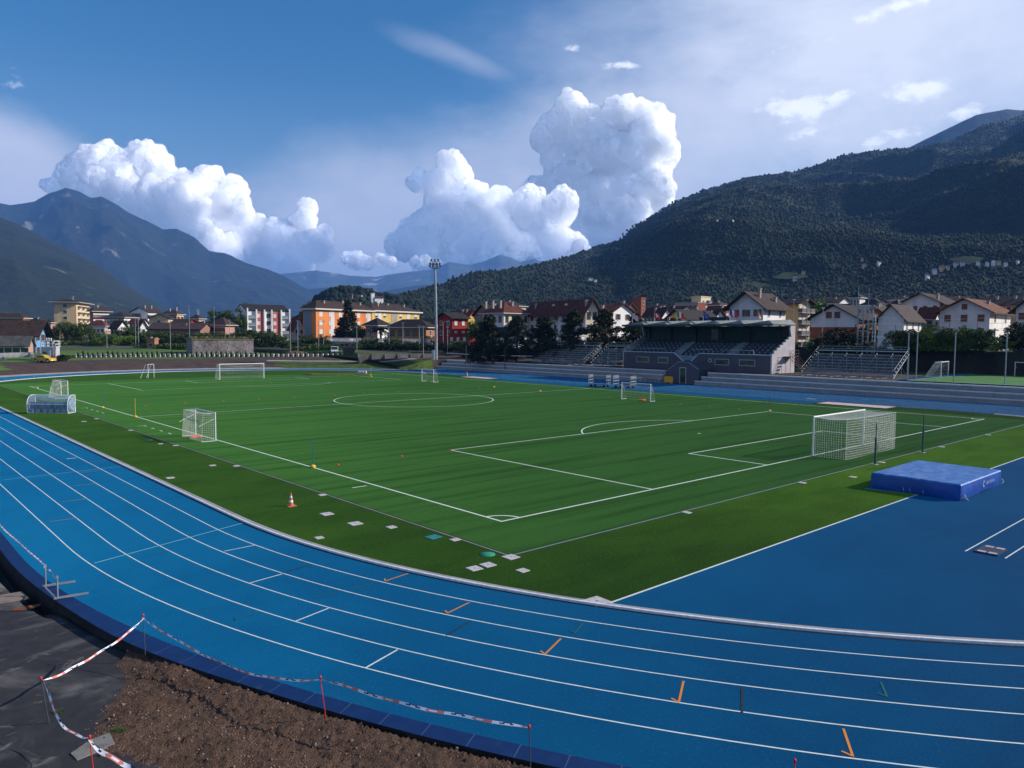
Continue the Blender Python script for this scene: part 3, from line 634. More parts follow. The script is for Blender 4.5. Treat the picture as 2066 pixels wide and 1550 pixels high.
cloud('cloud', [(1150, 222, 30), (1176, 246, 28), (1133, 258, 32), (1195, 290, 46), (1250, 240, 34), (1290, 228, 24), (1312, 262, 36), (1336, 292, 24), (1347, 322, 20), (1290, 305, 52), (1230, 340, 62), (1160, 330, 52), (1100, 252, 14), (1092, 285, 22), (1330, 365, 24), (1336, 400, 22), (1325, 420, 28), (1300, 395, 48), (1220, 420, 62), (1150, 400, 55), (1190, 470, 52), (1100, 400, 38), (1268, 450, 42), (1292, 436, 16), (1245, 488, 22)], 3)
cloud('cloud', [(700, 520, 13), (718, 527, 17), (740, 532, 14), (768, 524, 12), (790, 532, 12), (838, 530, 11), (858, 526, 12), (880, 532, 9), (1170, 500, 16), (1205, 520, 14)], 4, D=16500., child=8, rmin=2.5)

# ------------------------------------------------------------------ valley haze
hb = MB(); hb.box((CAM[0], CAM[1], 640-45), (27000, 27000, 1390)); hz_ = hb.build('haze', bpy.data.materials.new('valley air')); hz_['kind'] = 'stuff'
hm = hz_.data.materials[0]; hm.use_nodes = True; t_ = hm.node_tree; t_.nodes.clear(); q = NT(t_)
out = q.n('ShaderNodeOutputMaterial'); pv = q.n('ShaderNodeVolumePrincipled'); pv.inputs['Color'].default_value = (.17, .42, 1.0, 1); pv.inputs['Density'].default_value = 7.8e-5; pv.inputs['Anisotropy'].default_value = 0.0
q.l(pv.outputs[0], out.inputs['Volume'])
# ================================================================== stadium objects
# ---- goals
def tube_line(mb, a, b, r, m=0, n=8): mb.tube([a, b], r, n, m)
def net_sheet(mb, P, nu, nv, r=.006, m=0, sag=0.0):
    """P(s,t)->point; cords both ways as thin triangular tubes"""
    def path(fn, k): return [fn(q) for q in np.linspace(0, 1, k)]
    for i in range(nu+1): mb.tube(path(lambda t: P(i/nu, t), 7), r, 3, m, caps=False)
    for j in range(nv+1): mb.tube(path(lambda s: P(s, j/nv), 9), r, 3, m, caps=False)
def goal(name, label, loc, rz, w, h, depth_top, depth_bot, group=None, post_r=.06, net=True, cell=.16, cord=.0065, frame=None, sag=.12, mt=None):
    """mouth faces local -y, net runs to +y"""
    g = thing(name, label, 'goal', loc, rz, group); mt = mt or m_whitemetal
    for sx in (-1, 1):
        q = MB(); q.tube([(sx*w/2, 0, 0), (sx*w/2, 0, h)], post_r, 10); q.build('post', mt, g)
    q = MB(); q.tube([(-w/2-post_r, 0, h), (w/2+post_r, 0, h)], post_r, 10); q.build('crossbar', mt, g)
    for sx in (-1, 1):
        q = MB()
        if frame != 'none':
            q.tube([(sx*w/2, .03, h-.05), (sx*w/2, depth_top, h-.06), (sx*w/2, depth_bot, .03), (sx*w/2, .03, .03)] if frame != 'strut' else [(sx*w/2, .03, .03), (sx*w/2, depth_bot, .03)], .022, 6)
            if frame == 'strut': q.build('side_frame', mt, g); q = MB(); q.tube([(sx*w/2, .03, h*.8), (sx*w/2*.98, depth_top+.35, h*.55)], .018, 6)
            q.build('side_frame', mt, g)
    if net:
        q = MB()
        nx, nz, nd = int(w/cell), int(h/cell), max(3, int(depth_bot/cell))
        def dep(t): return depth_bot+(depth_top-depth_bot)*t
        def Pb(s, t):
            b = math.sin(math.pi*s)*math.sin(math.pi*min(1, t*1.0))
            return (-w/2+w*s, dep(t)+sag*b, .02+(h-.04)*t-.1*sag*math.sin(math.pi*s))
        net_sheet(q, Pb, nx, nz, cord)
        def Pt(s, t): return (-w/2+w*s, .02+dep(1)*t, h-sag*1.2*math.sin(math.pi*t)*(.4+.6*math.sin(math.pi*s)))
        net_sheet(q, Pt, nx, max(2, int(depth_top/cell)), cord)
        for sx in (-1, 1):
            def Psd(s, t): return (sx*w/2+sx*sag*.5*math.sin(math.pi*s)*math.sin(math.pi*t), .02+dep(t)*s, .02+(h-.04)*t)
            net_sheet(q, Psd, nd, nz, cord)
        q.build('net', m_net, g)
    return g
goal('football_goal', 'full-size white football goal with deep box net at the near right end of the pitch', (PW/2, -.06, 0), rad(180), 7.44, 2.5, 2.1, 2.1, cell=.15, cord=.0085, frame='none', sag=.18)
goal('football_goal', 'full-size white football goal with sagging net at the far end of the pitch', (PW/2, PL+.06, 0), 0, 7.44, 2.5, 1.0, 2.0, cell=.22, cord=.008, frame='none', sag=.5, post_r=.075)
goal('small_goal', 'small white training goal on the touchline in the foreground, orange cloth at its foot', (-.28, 32.25, 0), rad(90), 3.95, 2.0, .8, .95, cell=.13, cord=.006, frame='strut', post_r=.045)
goal('small_goal', 'small white training goal on the touchline beside the blue dugout shelter', (-.35, 76.7, 0), rad(90), 3.5, 2.0, .8, 1.3, cell=.16, cord=.007, frame='strut', post_r=.05)
goal('small_goal', 'small white training goal on the far side, in front of the metal carts', (50.0, 33.3, 0), rad(-90), 4.3, 2.0, .2, .9, cell=.3, cord=.005, frame='strut', post_r=.05)
goal('small_goal', 'small white training goal on the far side, below the floodlight mast', (50.5, 75.9, 0), rad(-90), 3.2, 2.0, .5, 1.0, cell=.25, cord=.005, frame='strut', post_r=.05)
# leaning goal frames by the far bend
p = gnd(305, 763); gf = thing('goal_frame', 'slim white goal frame without net standing by the far bend', 'goal', (p[0], p[1], 0), rad(35))
for sx in (-.7, .7):
    q = MB(); q.tube([(sx, 0, 0), (sx, 0, 2.3), (sx-.3, .2, 2.35), (sx-1.2, .5, .05)], .035, 6); q.build('post', m_whitemetal, gf)
q = MB(); q.tube([(-.7, 0, 2.3), (.7, 0, 2.3)], .035, 6); q.build('crossbar', m_whitemetal, gf)

# ---- posts behind the near goal
for i, (x, y, lb) in enumerate(((26.11, -4.06, 'dark net post behind the goal, nearer the blue landing mat'), (33.4, -4.12, 'dark net post behind the goal, nearer the right touchline'))):
    g = thing('net_post', lb, 'post', (x, y, 0), 0, 'net posts behind the near goal')
    q = MB(); q.tube([(0, 0, 0), (0, 0, 1.62)], .062, 10); q.build('sleeve', m_darkpost, g)
    q = MB(); q.tube([(0, 0, 1.62), (.0, 0, 2.5)], .038, 8); q.build('inner_pole', m_darkpost, g)
    q = MB(); q.box((0, 0, .015), (.4, .3, .03)); q.build('base_plate', m_conc, g)

# ---- slalom poles with round feet
def slalom(x, y, pm, lb, h=1.7):
    g = thing('training_pole', lb, 'training pole', (x, y, 0), 0, 'training poles round the pitch')
    q = MB(); q.tube([(0, 0, .1), (0, 0, h)], .022, 6); q.build('pole', pm, g)
    q = MB(); q.lathe([(.0, .0), (.17, .0), (.17, .10), (.10, .15), (.03, .17), (0, .17)], n=14); q.build('foot', m_yellow, g)
slalom(0, 16.33, m_cyanpost, 'teal training pole with yellow foot on the nearest stretch of touchline')
slalom(-.15, 49.74, m_yellow, 'yellow training pole with yellow foot on the left touchline')
slalom(-.2, 60.67, m_cyanpost, 'teal training pole with yellow foot on the left touchline, past the yellow one')
slalom(0, 94.6, m_darkpost, 'dark training pole by the far left corner of the pitch')
slalom(50.75, 16.64, m_darkpost, 'dark training pole on the corner of the near penalty area')
slalom(50.63, 93.2, m_yellow, 'yellowish training pole near the long yellow beam')
slalom(50.87, 60, m_darkpost, 'dark training pole on the far side, left of the other by the centre circle')
slalom(50.88, 50.4, m_darkpost, 'dark training pole standing on the halfway line')
# ---- marker discs
q = MB(); q.lathe([(.11, .0), (.10, .02), (.045, .07), (.02, .075), (.02, .06), (.04, .05), (.095, .0)], n=12); disc = q.build('marker_disc', m_red)
DL = 'small red marker disc lying on the pitch'
tag(disc, 'small red marker disc on the grass, nearest to the corner arc and touchline', 'marker disc', 'red marker discs on the pitch'); disc.location = (1.49, 16.17, 0)
for i, (x, y) in enumerate([(6.05, 16.41), (10.0, 16.5), (3.73, 60.3), (8.04, 61.2), (12.05, 60.9), (16.1, 60.83), (20.6, 60.9), (25.8, 61), (30.04, 61.2), (35.2, 61), (43.9, 59.9), (48.4, 60.2), (50.4, 37.6), (50.3, 27.2), (50.1, 23.2), (50.3, 19.8), (5.8, 94.3)]):
    lb = {0: 'small red marker disc between the teal pole and the penalty area corner', 1: 'small red marker disc on the near corner of the penalty area', 16: 'small red marker disc inside the far left corner of the pitch'}.get(i)
    if lb is None: lb = 'tiny red marker disc in the long row across the middle of the pitch' if i < 12 else 'tiny red marker disc in the row along the far side, before the stand'
    o = dup(disc, (x, y, 0), label=lb); o['group'] = 'red marker discs on the pitch' if i in (0, 1, 16) else 'row of marker discs across midfield' if i < 12 else 'row of marker discs on the far side'
# ---- traffic cones
def cone(loc, h, lb, mt):
    g = thing('traffic_cone', lb, 'cone', loc)
    q = MB(); q.box((0, 0, h*.03), (h*.62, h*.62, h*.06)); q.build('base', mt, g)
    q = MB(); rr = lambda z: h*(.20-.165*z)
    for i, (a, b) in enumerate([(.06, .30), (.30, .46), (.46, .62), (.62, .78), (.78, 1.0)]):
        q.lathe([(rr(a), a*h), (rr(b), b*h)], n=14, m=i % 2)
    q.lathe([(rr(1), h), (0, h)], n=14); q.build('body', [mt, m_whitemetal], g)
m_coneor = mat('orange cone plastic', (.60, .16, .07, 1), (.45, .13, .07, 1), 6, .6)
cone((-5.26, 8.1, 0), .60, 'red and white traffic cone standing on the dark grass verge', m_coneor)
cone((66.9, 86.4, 0), .75, 'small orange traffic cone beside the far sand pit', m_coneor)
# ---- orange cloths by goals
def cloth(name, loc, rad0, mt, lb, cat, seed_, zs=.35):
    V, F = ICO3; n1 = fbm(V[:, 0]*2.2+seed_, V[:, 1]*2.2, V[:, 2]*2.2, 3)
    P = V*(rad0*(.45+1.0*n1))[:, None]*np.array([1.3, .8, zs]); P[:, 2] = np.maximum(P[:, 2], -.05*0)
    o = npmesh(name, P, F, mt, smooth=True); o.location = loc; tag(o, lb, cat); return o
m_vest = mat('orange bib cloth', (.75, .12, .03, 1), (.5, .07, .02, 1), 6, .9)
cloth('training_bibs', (-.75, 32.9, .03), .42, m_vest, 'crumpled orange bibs heaped inside the nearest small goal', 'bibs', 1.3)
cloth('training_bibs', (50.35, 32.6, .03), .45, m_vest, 'orange bibs on the ground in the small goal before the carts', 'bibs', 4.1)
cloth('training_bibs', (50.8, 75.2, .03), .42, mat('brown bag cloth', (.30, .14, .08, 1), rough=.9), 'brown bundle on the ground in the far small goal', 'bibs', 7.7)

# ---- drain edging round the pitch turf + square covers
dr = thing('pitch_edge_drain', 'thin grey drain edging framing the pitch turf', 'drain')
q = MB(); line((-2.95, -3.78), (-2.95, 108), .055, .016, MBx=q); q.build('left_edging', m_conc, dr)
q = MB(); line((-2.9, -3.8), (62.4, -3.8), .09, .017, MBx=q); q.build('near_edging', mat('grey green edging', (.16, .20, .20, 1), rough=.8), dr)
q = MB(); line((-2.86, -3.7), (-2.86, 108), .06, .0125, MBx=q); line((-2.8, -3.74), (62.4, -3.74), .05, .0125, MBx=q); q.build('slot', m_black, dr)
q = MB(); q.box((0, 0, .012), (.42, .42, .024)); q.box((0, 0, .026), (.07, .03, .006), 1); cover = q.build('drain_cover', [mat('pale concrete cover', (.52, .48, .49, 1), (.40, .37, .38, 1), 6, .8), m_darksteel])
tag(cover, 'pale square drain cover', 'drain cover', 'pale square drain covers in the verge')
CV = [((-4.79, 5.72), 1.1, 'larger pale square cover in the verge just right of the traffic cone'), ((-4.71, 3.53), 1.15, 'large pale square cover in the verge, second from the cone'), ((-3.92, 2.11), .8, 'small pale square cover left of the teal lid'), ((-6.81, 2.53), .7, 'small pale square cover close to the track kerb'),
      ((-3.02, -3.94), 1.1, 'pale square cover at the corner where the pitch drains meet'), ((-4.18, -4.1), 1.0, 'pale square cover just in front of the round green lid'), ((-4.76, -4.11), 1.0, 'pale square cover beside the track kerb, left of a pair'), ((-3.71, -5.29), .8, 'lone small pale square cover in the dark near corner of the verge'),
      ((-4.02, -8.75), 1.4, 'large pale cover touching the kerb at the tip of the grass'), ((-7.16, 18.18), .9, 'pale cover in the verge midway along the kerb'), ((-4.1, 20.52), .8, 'small pale cover in the verge, far from the kerb'), ((-3.65, 31.26), .7, 'small pale cover near the shadow of the small goal'),
      ((-4.45, 48.87), .9, 'pale cover in the verge in front of the dugout'), ((21.0, -5.0), .8, 'pale cover in the grass behind the blue landing mat')]
for i, ((x, y), s, lb) in enumerate(CV):
    o = cover if i == 0 else dup(cover); o.location = (x, y, .004); o.rotation_euler = (0, 0, random.uniform(-.06, .06)); o.scale = (s, s, 1); o['label'] = lb
for k, y in enumerate((-.97, 9.27, 19.48, 29.8, 40.2, 50.4, 61.4)): o = dup(cover, (-3.12, y, .006), label='pale cover set on the left drain edging of the pitch'); o.scale = (.85, .7, 1); o['group'] = 'covers along the left drain'
for k, x in enumerate((7.1, 17.3, 27.2, 37.2, 47.2)): o = dup(cover, (x, -4.0, .006), label='pale cover set on the near drain edging of the pitch'); o.scale = (.7, .85, 1); o['group'] = 'covers along the near drain'
q = MB(); q.lathe([(0, .018), (.26, .018), (.27, 0)], n=24); tag(q.build('round_lid', mat('green lid', (.02, .28, .16, 1), (.015, .2, .13, 1), 6, .6), loc=(-3.41, -3.17, .008)), 'round bright green lid in the verge near the pitch corner', 'lid')
q = MB(); q.box((0, 0, .012), (.52, .46, .02), rz=.1); tag(q.build('square_lid', mat('teal lid', (.02, .22, .22, 1), (.015, .16, .18, 1), 6, .6), loc=(-3.53, -.15, .008)), 'teal square lid in the verge near the near drain cover', 'lid')
q = MB(); q.box((0, 0, .012), (.40, .36, .02)); tag(q.build('square_lid', mat('dark teal lid', (.02, .16, .17, 1), rough=.6), loc=(-3.69, 33.59, .008)), 'small teal lid in the shaded verge beside the nearest small goal', 'lid')

# ---- high jump landing mat
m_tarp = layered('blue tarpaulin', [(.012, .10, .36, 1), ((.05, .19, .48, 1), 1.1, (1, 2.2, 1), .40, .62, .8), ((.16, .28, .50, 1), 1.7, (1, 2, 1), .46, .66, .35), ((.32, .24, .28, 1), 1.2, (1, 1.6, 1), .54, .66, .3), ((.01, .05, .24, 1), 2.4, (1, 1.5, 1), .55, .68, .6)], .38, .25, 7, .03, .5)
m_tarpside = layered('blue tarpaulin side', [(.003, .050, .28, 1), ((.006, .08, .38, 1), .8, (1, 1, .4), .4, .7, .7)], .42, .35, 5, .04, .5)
lm = thing('landing_mat', 'large blue tarpaulin-covered high jump landing mat on the blue run-up', 'landing mat', (18.85, -10.95, 0))
Lx, Ly, Hh = 6.0, 4.1, .78
q = MB(); N1, N2 = 48, 34
def topz(s, t):
    e = min(s, 1-s)*Lx; f = min(t, 1-t)*Ly; d = min(e, f); r = .07
    rr = -r+math.sqrt(max(0, r*r-max(0, r-d)**2)) if d < r else 0
    return Hh+rr+.035*(float(fbm(s*5, t*4, 0, 3))-.5)*min(1, d*3)
Ss = sorted(set([0, .004, .012]+list(np.linspace(.02, .98, N1))+[.988, .996, 1])); Ts = sorted(set([0, .006, .017]+list(np.linspace(.03, .97, N2))+[.983, .994, 1]))
V = [(s*Lx, t*Ly, topz(s, t)) for s in Ss for t in Ts]; F = [(i*len(Ts)+j, (i+1)*len(Ts)+j, (i+1)*len(Ts)+j+1, i*len(Ts)+j+1) for i in range(len(Ss)-1) for j in range(len(Ts)-1)]
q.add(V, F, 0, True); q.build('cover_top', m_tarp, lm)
def side(name, A, B, nrm_, seed_):
    q = MB(); nu, nv = 60, 12; L = np.linalg.norm(np.array(B)-np.array(A)); V = []
    for j in range(nv+1):
        for i in range(nu+1):
            s, t = i/nu, j/nv; z = .03+(Hh-.10)*t
            fold = (float(ridged(s*L*.9+seed_, z*.9+s*2, 0, 3))-.6)*.09*(1-t*.75)+.03*math.sin(math.pi*t)
            end = min(s, 1-s)*L; fold *= min(1, end*2)
            x = A[0]+(B[0]-A[0])*s+nrm_[0]*(fold+.0); y = A[1]+(B[1]-A[1])*s+nrm_[1]*(fold)
            V.append((x, y, z if j else z-.02*math.sin(s*9)))
    F = [(j*(nu+1)+i, j*(nu+1)+i+1, (j+1)*(nu+1)+i+1, (j+1)*(nu+1)+i) for j in range(nv) for i in range(nu)]
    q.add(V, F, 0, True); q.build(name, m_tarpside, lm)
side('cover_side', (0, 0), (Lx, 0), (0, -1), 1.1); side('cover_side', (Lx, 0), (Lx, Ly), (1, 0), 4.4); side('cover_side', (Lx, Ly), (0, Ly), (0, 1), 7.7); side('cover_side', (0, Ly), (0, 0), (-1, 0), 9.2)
q = MB(); q.b2((.1, .1, 0), (Lx-.1, Ly-.1, .05)); q.build('pallet', m_black, lm)
m_lblue = mat('pale print', (.28, .40, .60, 1), rough=.5)
q = MB(); q.add([(3.15+.16*math.cos(t), -.047, .42+.17*math.sin(t)) for t in np.linspace(.8, 5.5, 9)]+[(3.15+.09*math.cos(t), -.047, .42+.10*math.sin(t)) for t in np.linspace(5.5, .8, 9)], [tuple(range(18))])
for i in range(9):
    x = 3.42+i*.15; q.b2((x, -.052, .34), (x+.028, -.046, .51)); q.b2((x+.028, -.052, .48 if i % 2 else .41), (x+.10, -.046, .51 if i % 2 else .44))
    if i % 3: q.b2((x+.08, -.052, .34), (x+.105, -.046, .48))
q.build('print', m_lblue, lm)
q = MB(); q.tube([(.25, -.07, .30), (.30, -.16, .10), (.42, -.2, .02)], .018, 5); q.tube([(.15, -.03, .13), (.32, -.1, .22), (.42, -.08, .08)], .02, 5); q.tube([(5.9, -.06, .35), (5.95, -.14, .2), (5.85, -.08, .1)], .02, 5)
for yy in (2.2, 2.5, 1.6): q.tube([(-.05, yy, .10), (-.08, yy+.02, .28)], .012, 4)
q.build('tie_rope', m_net, lm)

# ---- vault box on the runway
vb = thing('takeoff_board_pit', 'dark sunken board with four pink squares between the white runway lines', 'runway plate', (9.94, -14.92, .004))
q = MB(); q.b2((0, 0, -.002), (1.15, .74, .05)); q.build('plate', mat('dark plate', (.018, .03, .07, 1), (.03, .04, .07, 1), 6, .5), vb)
pk = mat('pinkish plate', (.48, .38, .36, 1), (.35, .28, .27, 1), 8, .7)
for x0 in (.02, .90):
    for y0 in (.06, .40): q = MB(); q.b2((x0, y0, .052), (x0+.22, y0+.26, .058)); q.build('corner_square', pk, vb)

# ---- dugout shelter
m_poly = bpy.data.materials.new('scuffed clear polycarbonate'); m_poly.use_nodes = True; t_ = m_poly.node_tree; t_.nodes.clear(); q_ = NT(t_)
out = q_.n('ShaderNodeOutputMaterial'); pb = q_.n('ShaderNodeBsdfPrincipled'); pb.inputs['Base Color'].default_value = (.30, .40, .52, 1); pb.inputs['Roughness'].default_value = .25
gg = q_.n('ShaderNodeNewGeometry'); q_.l(q_.ss(q_.noise(gg.outputs['Position'], 2.2, 5), .3, .7, .28, .62), pb.inputs['Alpha']); q_.l(pb.outputs[0], out.inputs[0])
dg = thing('dugout_shelter', 'clear curved team shelter with blue seats on the verge by the track', 'dugout', (-6.9, 58.9, 0), math.atan2(RT[1], RT[0]))
DW = 3.75
prof = [(1.25*math.cos(t)**.9 if math.cos(t) > 0 else 0, .06+1.62*math.sin(t)) for t in np.linspace(0, math.pi/2, 10)]
prof = [(-.0, .06), (-.07, .6), (-.03, 1.05), (.12, 1.4), (.38, 1.62), (.7, 1.7), (1.2, 1.68)]
for i in (0, 1):
    q = MB(); x = -0+i*DW; pts = [(x, a, b) for a, b in prof]; q.add(pts+[(x, 1.2, .06)], [tuple(range(len(pts)+1))]); q.build('end_panel', m_poly, dg)
q = MB(); n_ = len(prof)
q.add([(x, a, b) for x in (0, DW) for a, b in prof], [(i, i+1, n_+i+1, n_+i) for i in range(n_-1)], 0, True); q.build('shell', m_poly, dg)
q = MB()
for x in (0, DW): q.tube([(x, a-.01, b) for a, b in prof], .03, 6); q.tube([(x, 0, .06), (x, 1.2, .06), (x, 1.2, 1.68)], .03, 6)
for a, b in ((0, .06), (-.05, .9), (.38, 1.62), (1.2, 1.68)): q.tube([(0, a-.015, b), (DW, a-.015, b)], .025, 6)
q.build('frame', m_whitemetal, dg)
q = MB()
for k in range(6): x = .12+k*.6; q.box((x+.25, .55, .45), (.5, .45, .05)); q.box((x+.25, .25, .75), (.5, .06, .6)); q.box((x+.25, .5, .2), (.06, .3, .42))
q.build('seats', mat('blue seat plastic', (.012, .07, .28, 1), (.02, .09, .34, 1), 4, .5), dg)
for i, x in enumerate((-.06, DW+.06)):
    q = MB(); q.tube([(x, .5, .75), (x+(.14 if i else -.14), .5, .75)], [.55, .42], 20); q.build('end_bubble', m_poly, dg)

# ---- low hurdle on the ramp
hd = thing('low_hurdle', 'low grey metal hurdle with long feet on the track edge, tape tied to it', 'hurdle')
A, B = np.array([-15.62, 2.86, .02]), np.array([-15.58, 1.45, .02]); out_ = np.array([.78, -.12, 0])
for P, up in ((A, .62), (B, .62)):
    q = MB(); q.box((P+out_/2+np.array([0, 0, .02])), (.86, .075, .05), rz=math.atan2(out_[1], out_[0])); q.build('foot', m_galv, hd)
    q = MB(); q.tube([P+np.array([.06, 0, .03]), P+np.array([.06, 0, up])], .022, 8); q.box(P+np.array([.06, 0, up]), (.07, .05, .07)); q.build('upright', m_galv, hd)
q = MB(); q.tube([A+np.array([0, 0, .03]), B+np.array([0, 0, .03])], .025, 8); q.build('base_bar', m_galv, hd)

# ---- barrier tape and its posts
m_tw = mat('tape white', (.85, .83, .85, 1), rough=.4, spec=.5); m_tr = mat('tape red', (.62, .20, .15, 1), rough=.4); m_tb = mat('tape dark print', (.03, .04, .08, 1), rough=.4)
def tape(pts, lb, sag=.25, w=.046, period=.95, twist=.8, seed_=0, group=None, white=False):
    q = MB(); rg = random.Random(seed_)
    A, B = np.array(pts[0], float), np.array(pts[-1], float); L = np.linalg.norm(B-A); n = int(L/.035)
    t = (B-A)/L; side_ = np.array([-t[1], t[0], 0]); side_ /= np.linalg.norm(side_)
    prev = None; ph = rg.uniform(0, 6); vw = (A+B)/2-CAM; d0 = np.cross(t, vw); d0 /= np.linalg.norm(d0); d1 = np.cross(t, d0)
    for i in range(n+1):
        s = i/n; c = A+(B-A)*s; c[2] -= sag*4*s*(1-s)+.01*math.sin(s*23+ph); c = c+side_*.04*math.sin(s*7+ph)
        a = .15+twist*.6*math.sin(s*math.pi*1.3+ph)+.2*math.sin(s*17+ph); pin = min(1, .25+min(s, 1-s)*L*2.2)
        d = (d0*math.cos(a)+d1*math.sin(a))*w/2*pin
        cur = (c+d, c+d*.45, c-d*.45, c-d)
        if prev:
            x = (s*L) % period/period
            for k in range(3):
                if white: m = 0
                elif k == 1: m = 0 if (x < .10 or .44 < x < .55) else (2 if x < .44 and math.sin(x*140) > .1 else 1 if x > .55 and math.sin(x*150) > .0 else 0)
                else: m = 1 if .58 < x < .95 else (2 if .16 < x < .34 and k == 0 else 0)
                q.face([prev[k], prev[k+1], cur[k+1], cur[k]], m)
        prev = cur
    o = q.build('barrier_tape', [m_tw, m_tr, m_tb]); return tag(o, lb, 'barrier tape', group)
def tpost(base, h, lean=(0, 0), lb='', red=True):
    g = thing('tape_post', lb, 'post', base, 0, 'thin posts carrying barrier tape')
    q = MB(); q.tube([(0, 0, -.1), (lean[0], lean[1], h)], .010, 6); q.build('rod', m_red if red else m_darksteel, g)
    q = MB(); q.lathe([(0, -.02), (.016, -.02), (.026, .02), (.026, .04), (.016, .055), (0, .06)], (lean[0], lean[1], h), 10); q.build('cap', m_red, g)
    return np.array([base[0]+lean[0], base[1]+lean[1], base[2]+h-.03])
GZ = -.32
def top_height(b, u, v):   # height of the rod above its foot as surveyed
    d = (b-CAM)@FW; return 0
b1 = gnd(293, 1316, -.05); t1 = tpost(b1, .88, (-.02, .03), 'tape post with red cap standing at the tip of the soil heap', False)
b2 = gnd(101, 1462, GZ); t2 = tpost(b2, .98, (-.13, .0), 'tape post with red cap on the left edge of the asphalt', False)
b3 = gnd(659, 1450, -.12); t3 = tpost(b3, .84, (-.10, .06), 'leaning red tape post against the middle of the navy ramp')
b4 = gnd(1071, 1550, -.12); t4 = tpost(b4, .74, (-.02, .03), 'dark tape post with red cap at the bottom centre of the frame', False)
b5 = gnd(190, 1562, GZ); t5 = tpost(b5, .68, (-.05, .02), 'red tape post in the soil at the bottom left')
b6 = gnd(1600, 1640, GZ); t6 = tpost(b6, .88, (0, 0), 'tape post whose red cap just shows at the bottom edge of the frame')
tape([t1, t2], 'pale barrier tape from the soil tip post down to the post on the asphalt', .20, white=False, seed_=1, twist=.5)
tape([t1, t3], 'red and white barrier tape sagging from the soil tip post to the leaning red post', .42, seed_=2)
tape([t3, t4], 'red and white printed barrier tape stretched taut over the navy ramp', .06, seed_=3, w=.055)
tape([t2, t5], 'barrier tape drooping from the asphalt post to the post in the soil', .30, seed_=4)
tape([t5, gnd(330, 1600, -.05)], 'barrier tape leaving the frame at the bottom left', .03, seed_=5, w=.08)
hA = A+np.array([.06, 0, .60]); hB = B+np.array([.06, 0, .60])
tape([hA, hB], 'short barrier tape tied between the two uprights of the low hurdle', .02, seed_=6, w=.04)
tape([np.array([-15.7, 16.0, .65]), hA], 'barrier tape running along the ramp to the low hurdle at the left edge', .18, seed_=7, w=.05)

# ---- soil heap at bottom left
x0, x1, y0, y1 = -18.2, -4.5, -21.0, -2.4; step = .055
gx = np.arange(x0, x1, step); gy = np.arange(y0, y1, step); X, Y = np.meshgrid(gx, gy)
dd, bx_, by_ = hull_dist(X.ravel(), Y.ravel()); dd = dd.reshape(X.shape)
inside = (dd > .45)
pA = np.array([-14.55, -3.0]); pB = np.array([-17.35, -7.0]); pC = np.array([-17.0, -8.1]); pD = np.array([-15.8, -9.9])
def left_of(a, b): e = b-a; return ((X-a[0])*e[1]-(Y-a[1])*e[0])/np.linalg.norm(e)
edge = left_of(pB, pA); edge2 = left_of(pD, pB)          # signed distance into the soil
E = np.minimum(edge, edge2)+(fbm(X*1.2, Y*1.2, 0, 4)-.5)*.5
zz = -.345+np.clip(E, -.3, 1.2)*.10+sst(E, 0, .8)*((fbm(X*.8, Y*.8, 0, 3)-.45)*.10+(ridged(X*3.1, Y*3.1, 0, 4)-.6)*.02+(fbm(X*13, Y*13, 0, 3)-.5)*.085+np.maximum(0, vnoise(X*10, Y*10)-.68)*.12)
wg_ = sst(dd, .45, 1.5); zz = zz*wg_+(1-wg_)*(-.20+(zz+.33)*.9+(fbm(X*6, Y*6, 0, 2)-.5)*.05)
ok = inside & (E > -.25)
idx = np.arange(X.size).reshape(X.shape); cm = ok[:-1, :-1] & ok[1:, :-1] & ok[:-1, 1:] & ok[1:, 1:]
F = np.stack([idx[:-1, :-1], idx[:-1, 1:], idx[1:, 1:], idx[1:, :-1]], -1)[cm]; uq, inv = np.unique(F, return_inverse=True)
Vs = np.c_[X.ravel(), Y.ravel(), zz.ravel()][uq]
struct(npmesh('soil_ground', Vs, inv.reshape(F.shape), m_dirt, smooth=True))
rg = np.random.RandomState(9); sel = rg.choice(len(Vs), 11000); P = Vs[sel]; rr = np.clip(rg.lognormal(-4.75, .6, len(sel)), .005, .045)
BV, BF = ICO1; n = len(P); V = BV[None]*(1+(rg.rand(n, len(BV), 1)-.5)*.5)*(rr[:, None, None]*(.7+.6*rg.rand(n, 1, 3)))+P[:, None, :]+np.array([0, 0, .3])*rr[:, None, None]
F = BF[None]+(np.arange(n)*len(BV))[:, None, None]
o = npmesh('stones', V.reshape(-1, 3), F.reshape(-1, 3), m_stone); tag(o, 'loose stones and clods strewn over the brown soil', 'stones', kind='stuff')
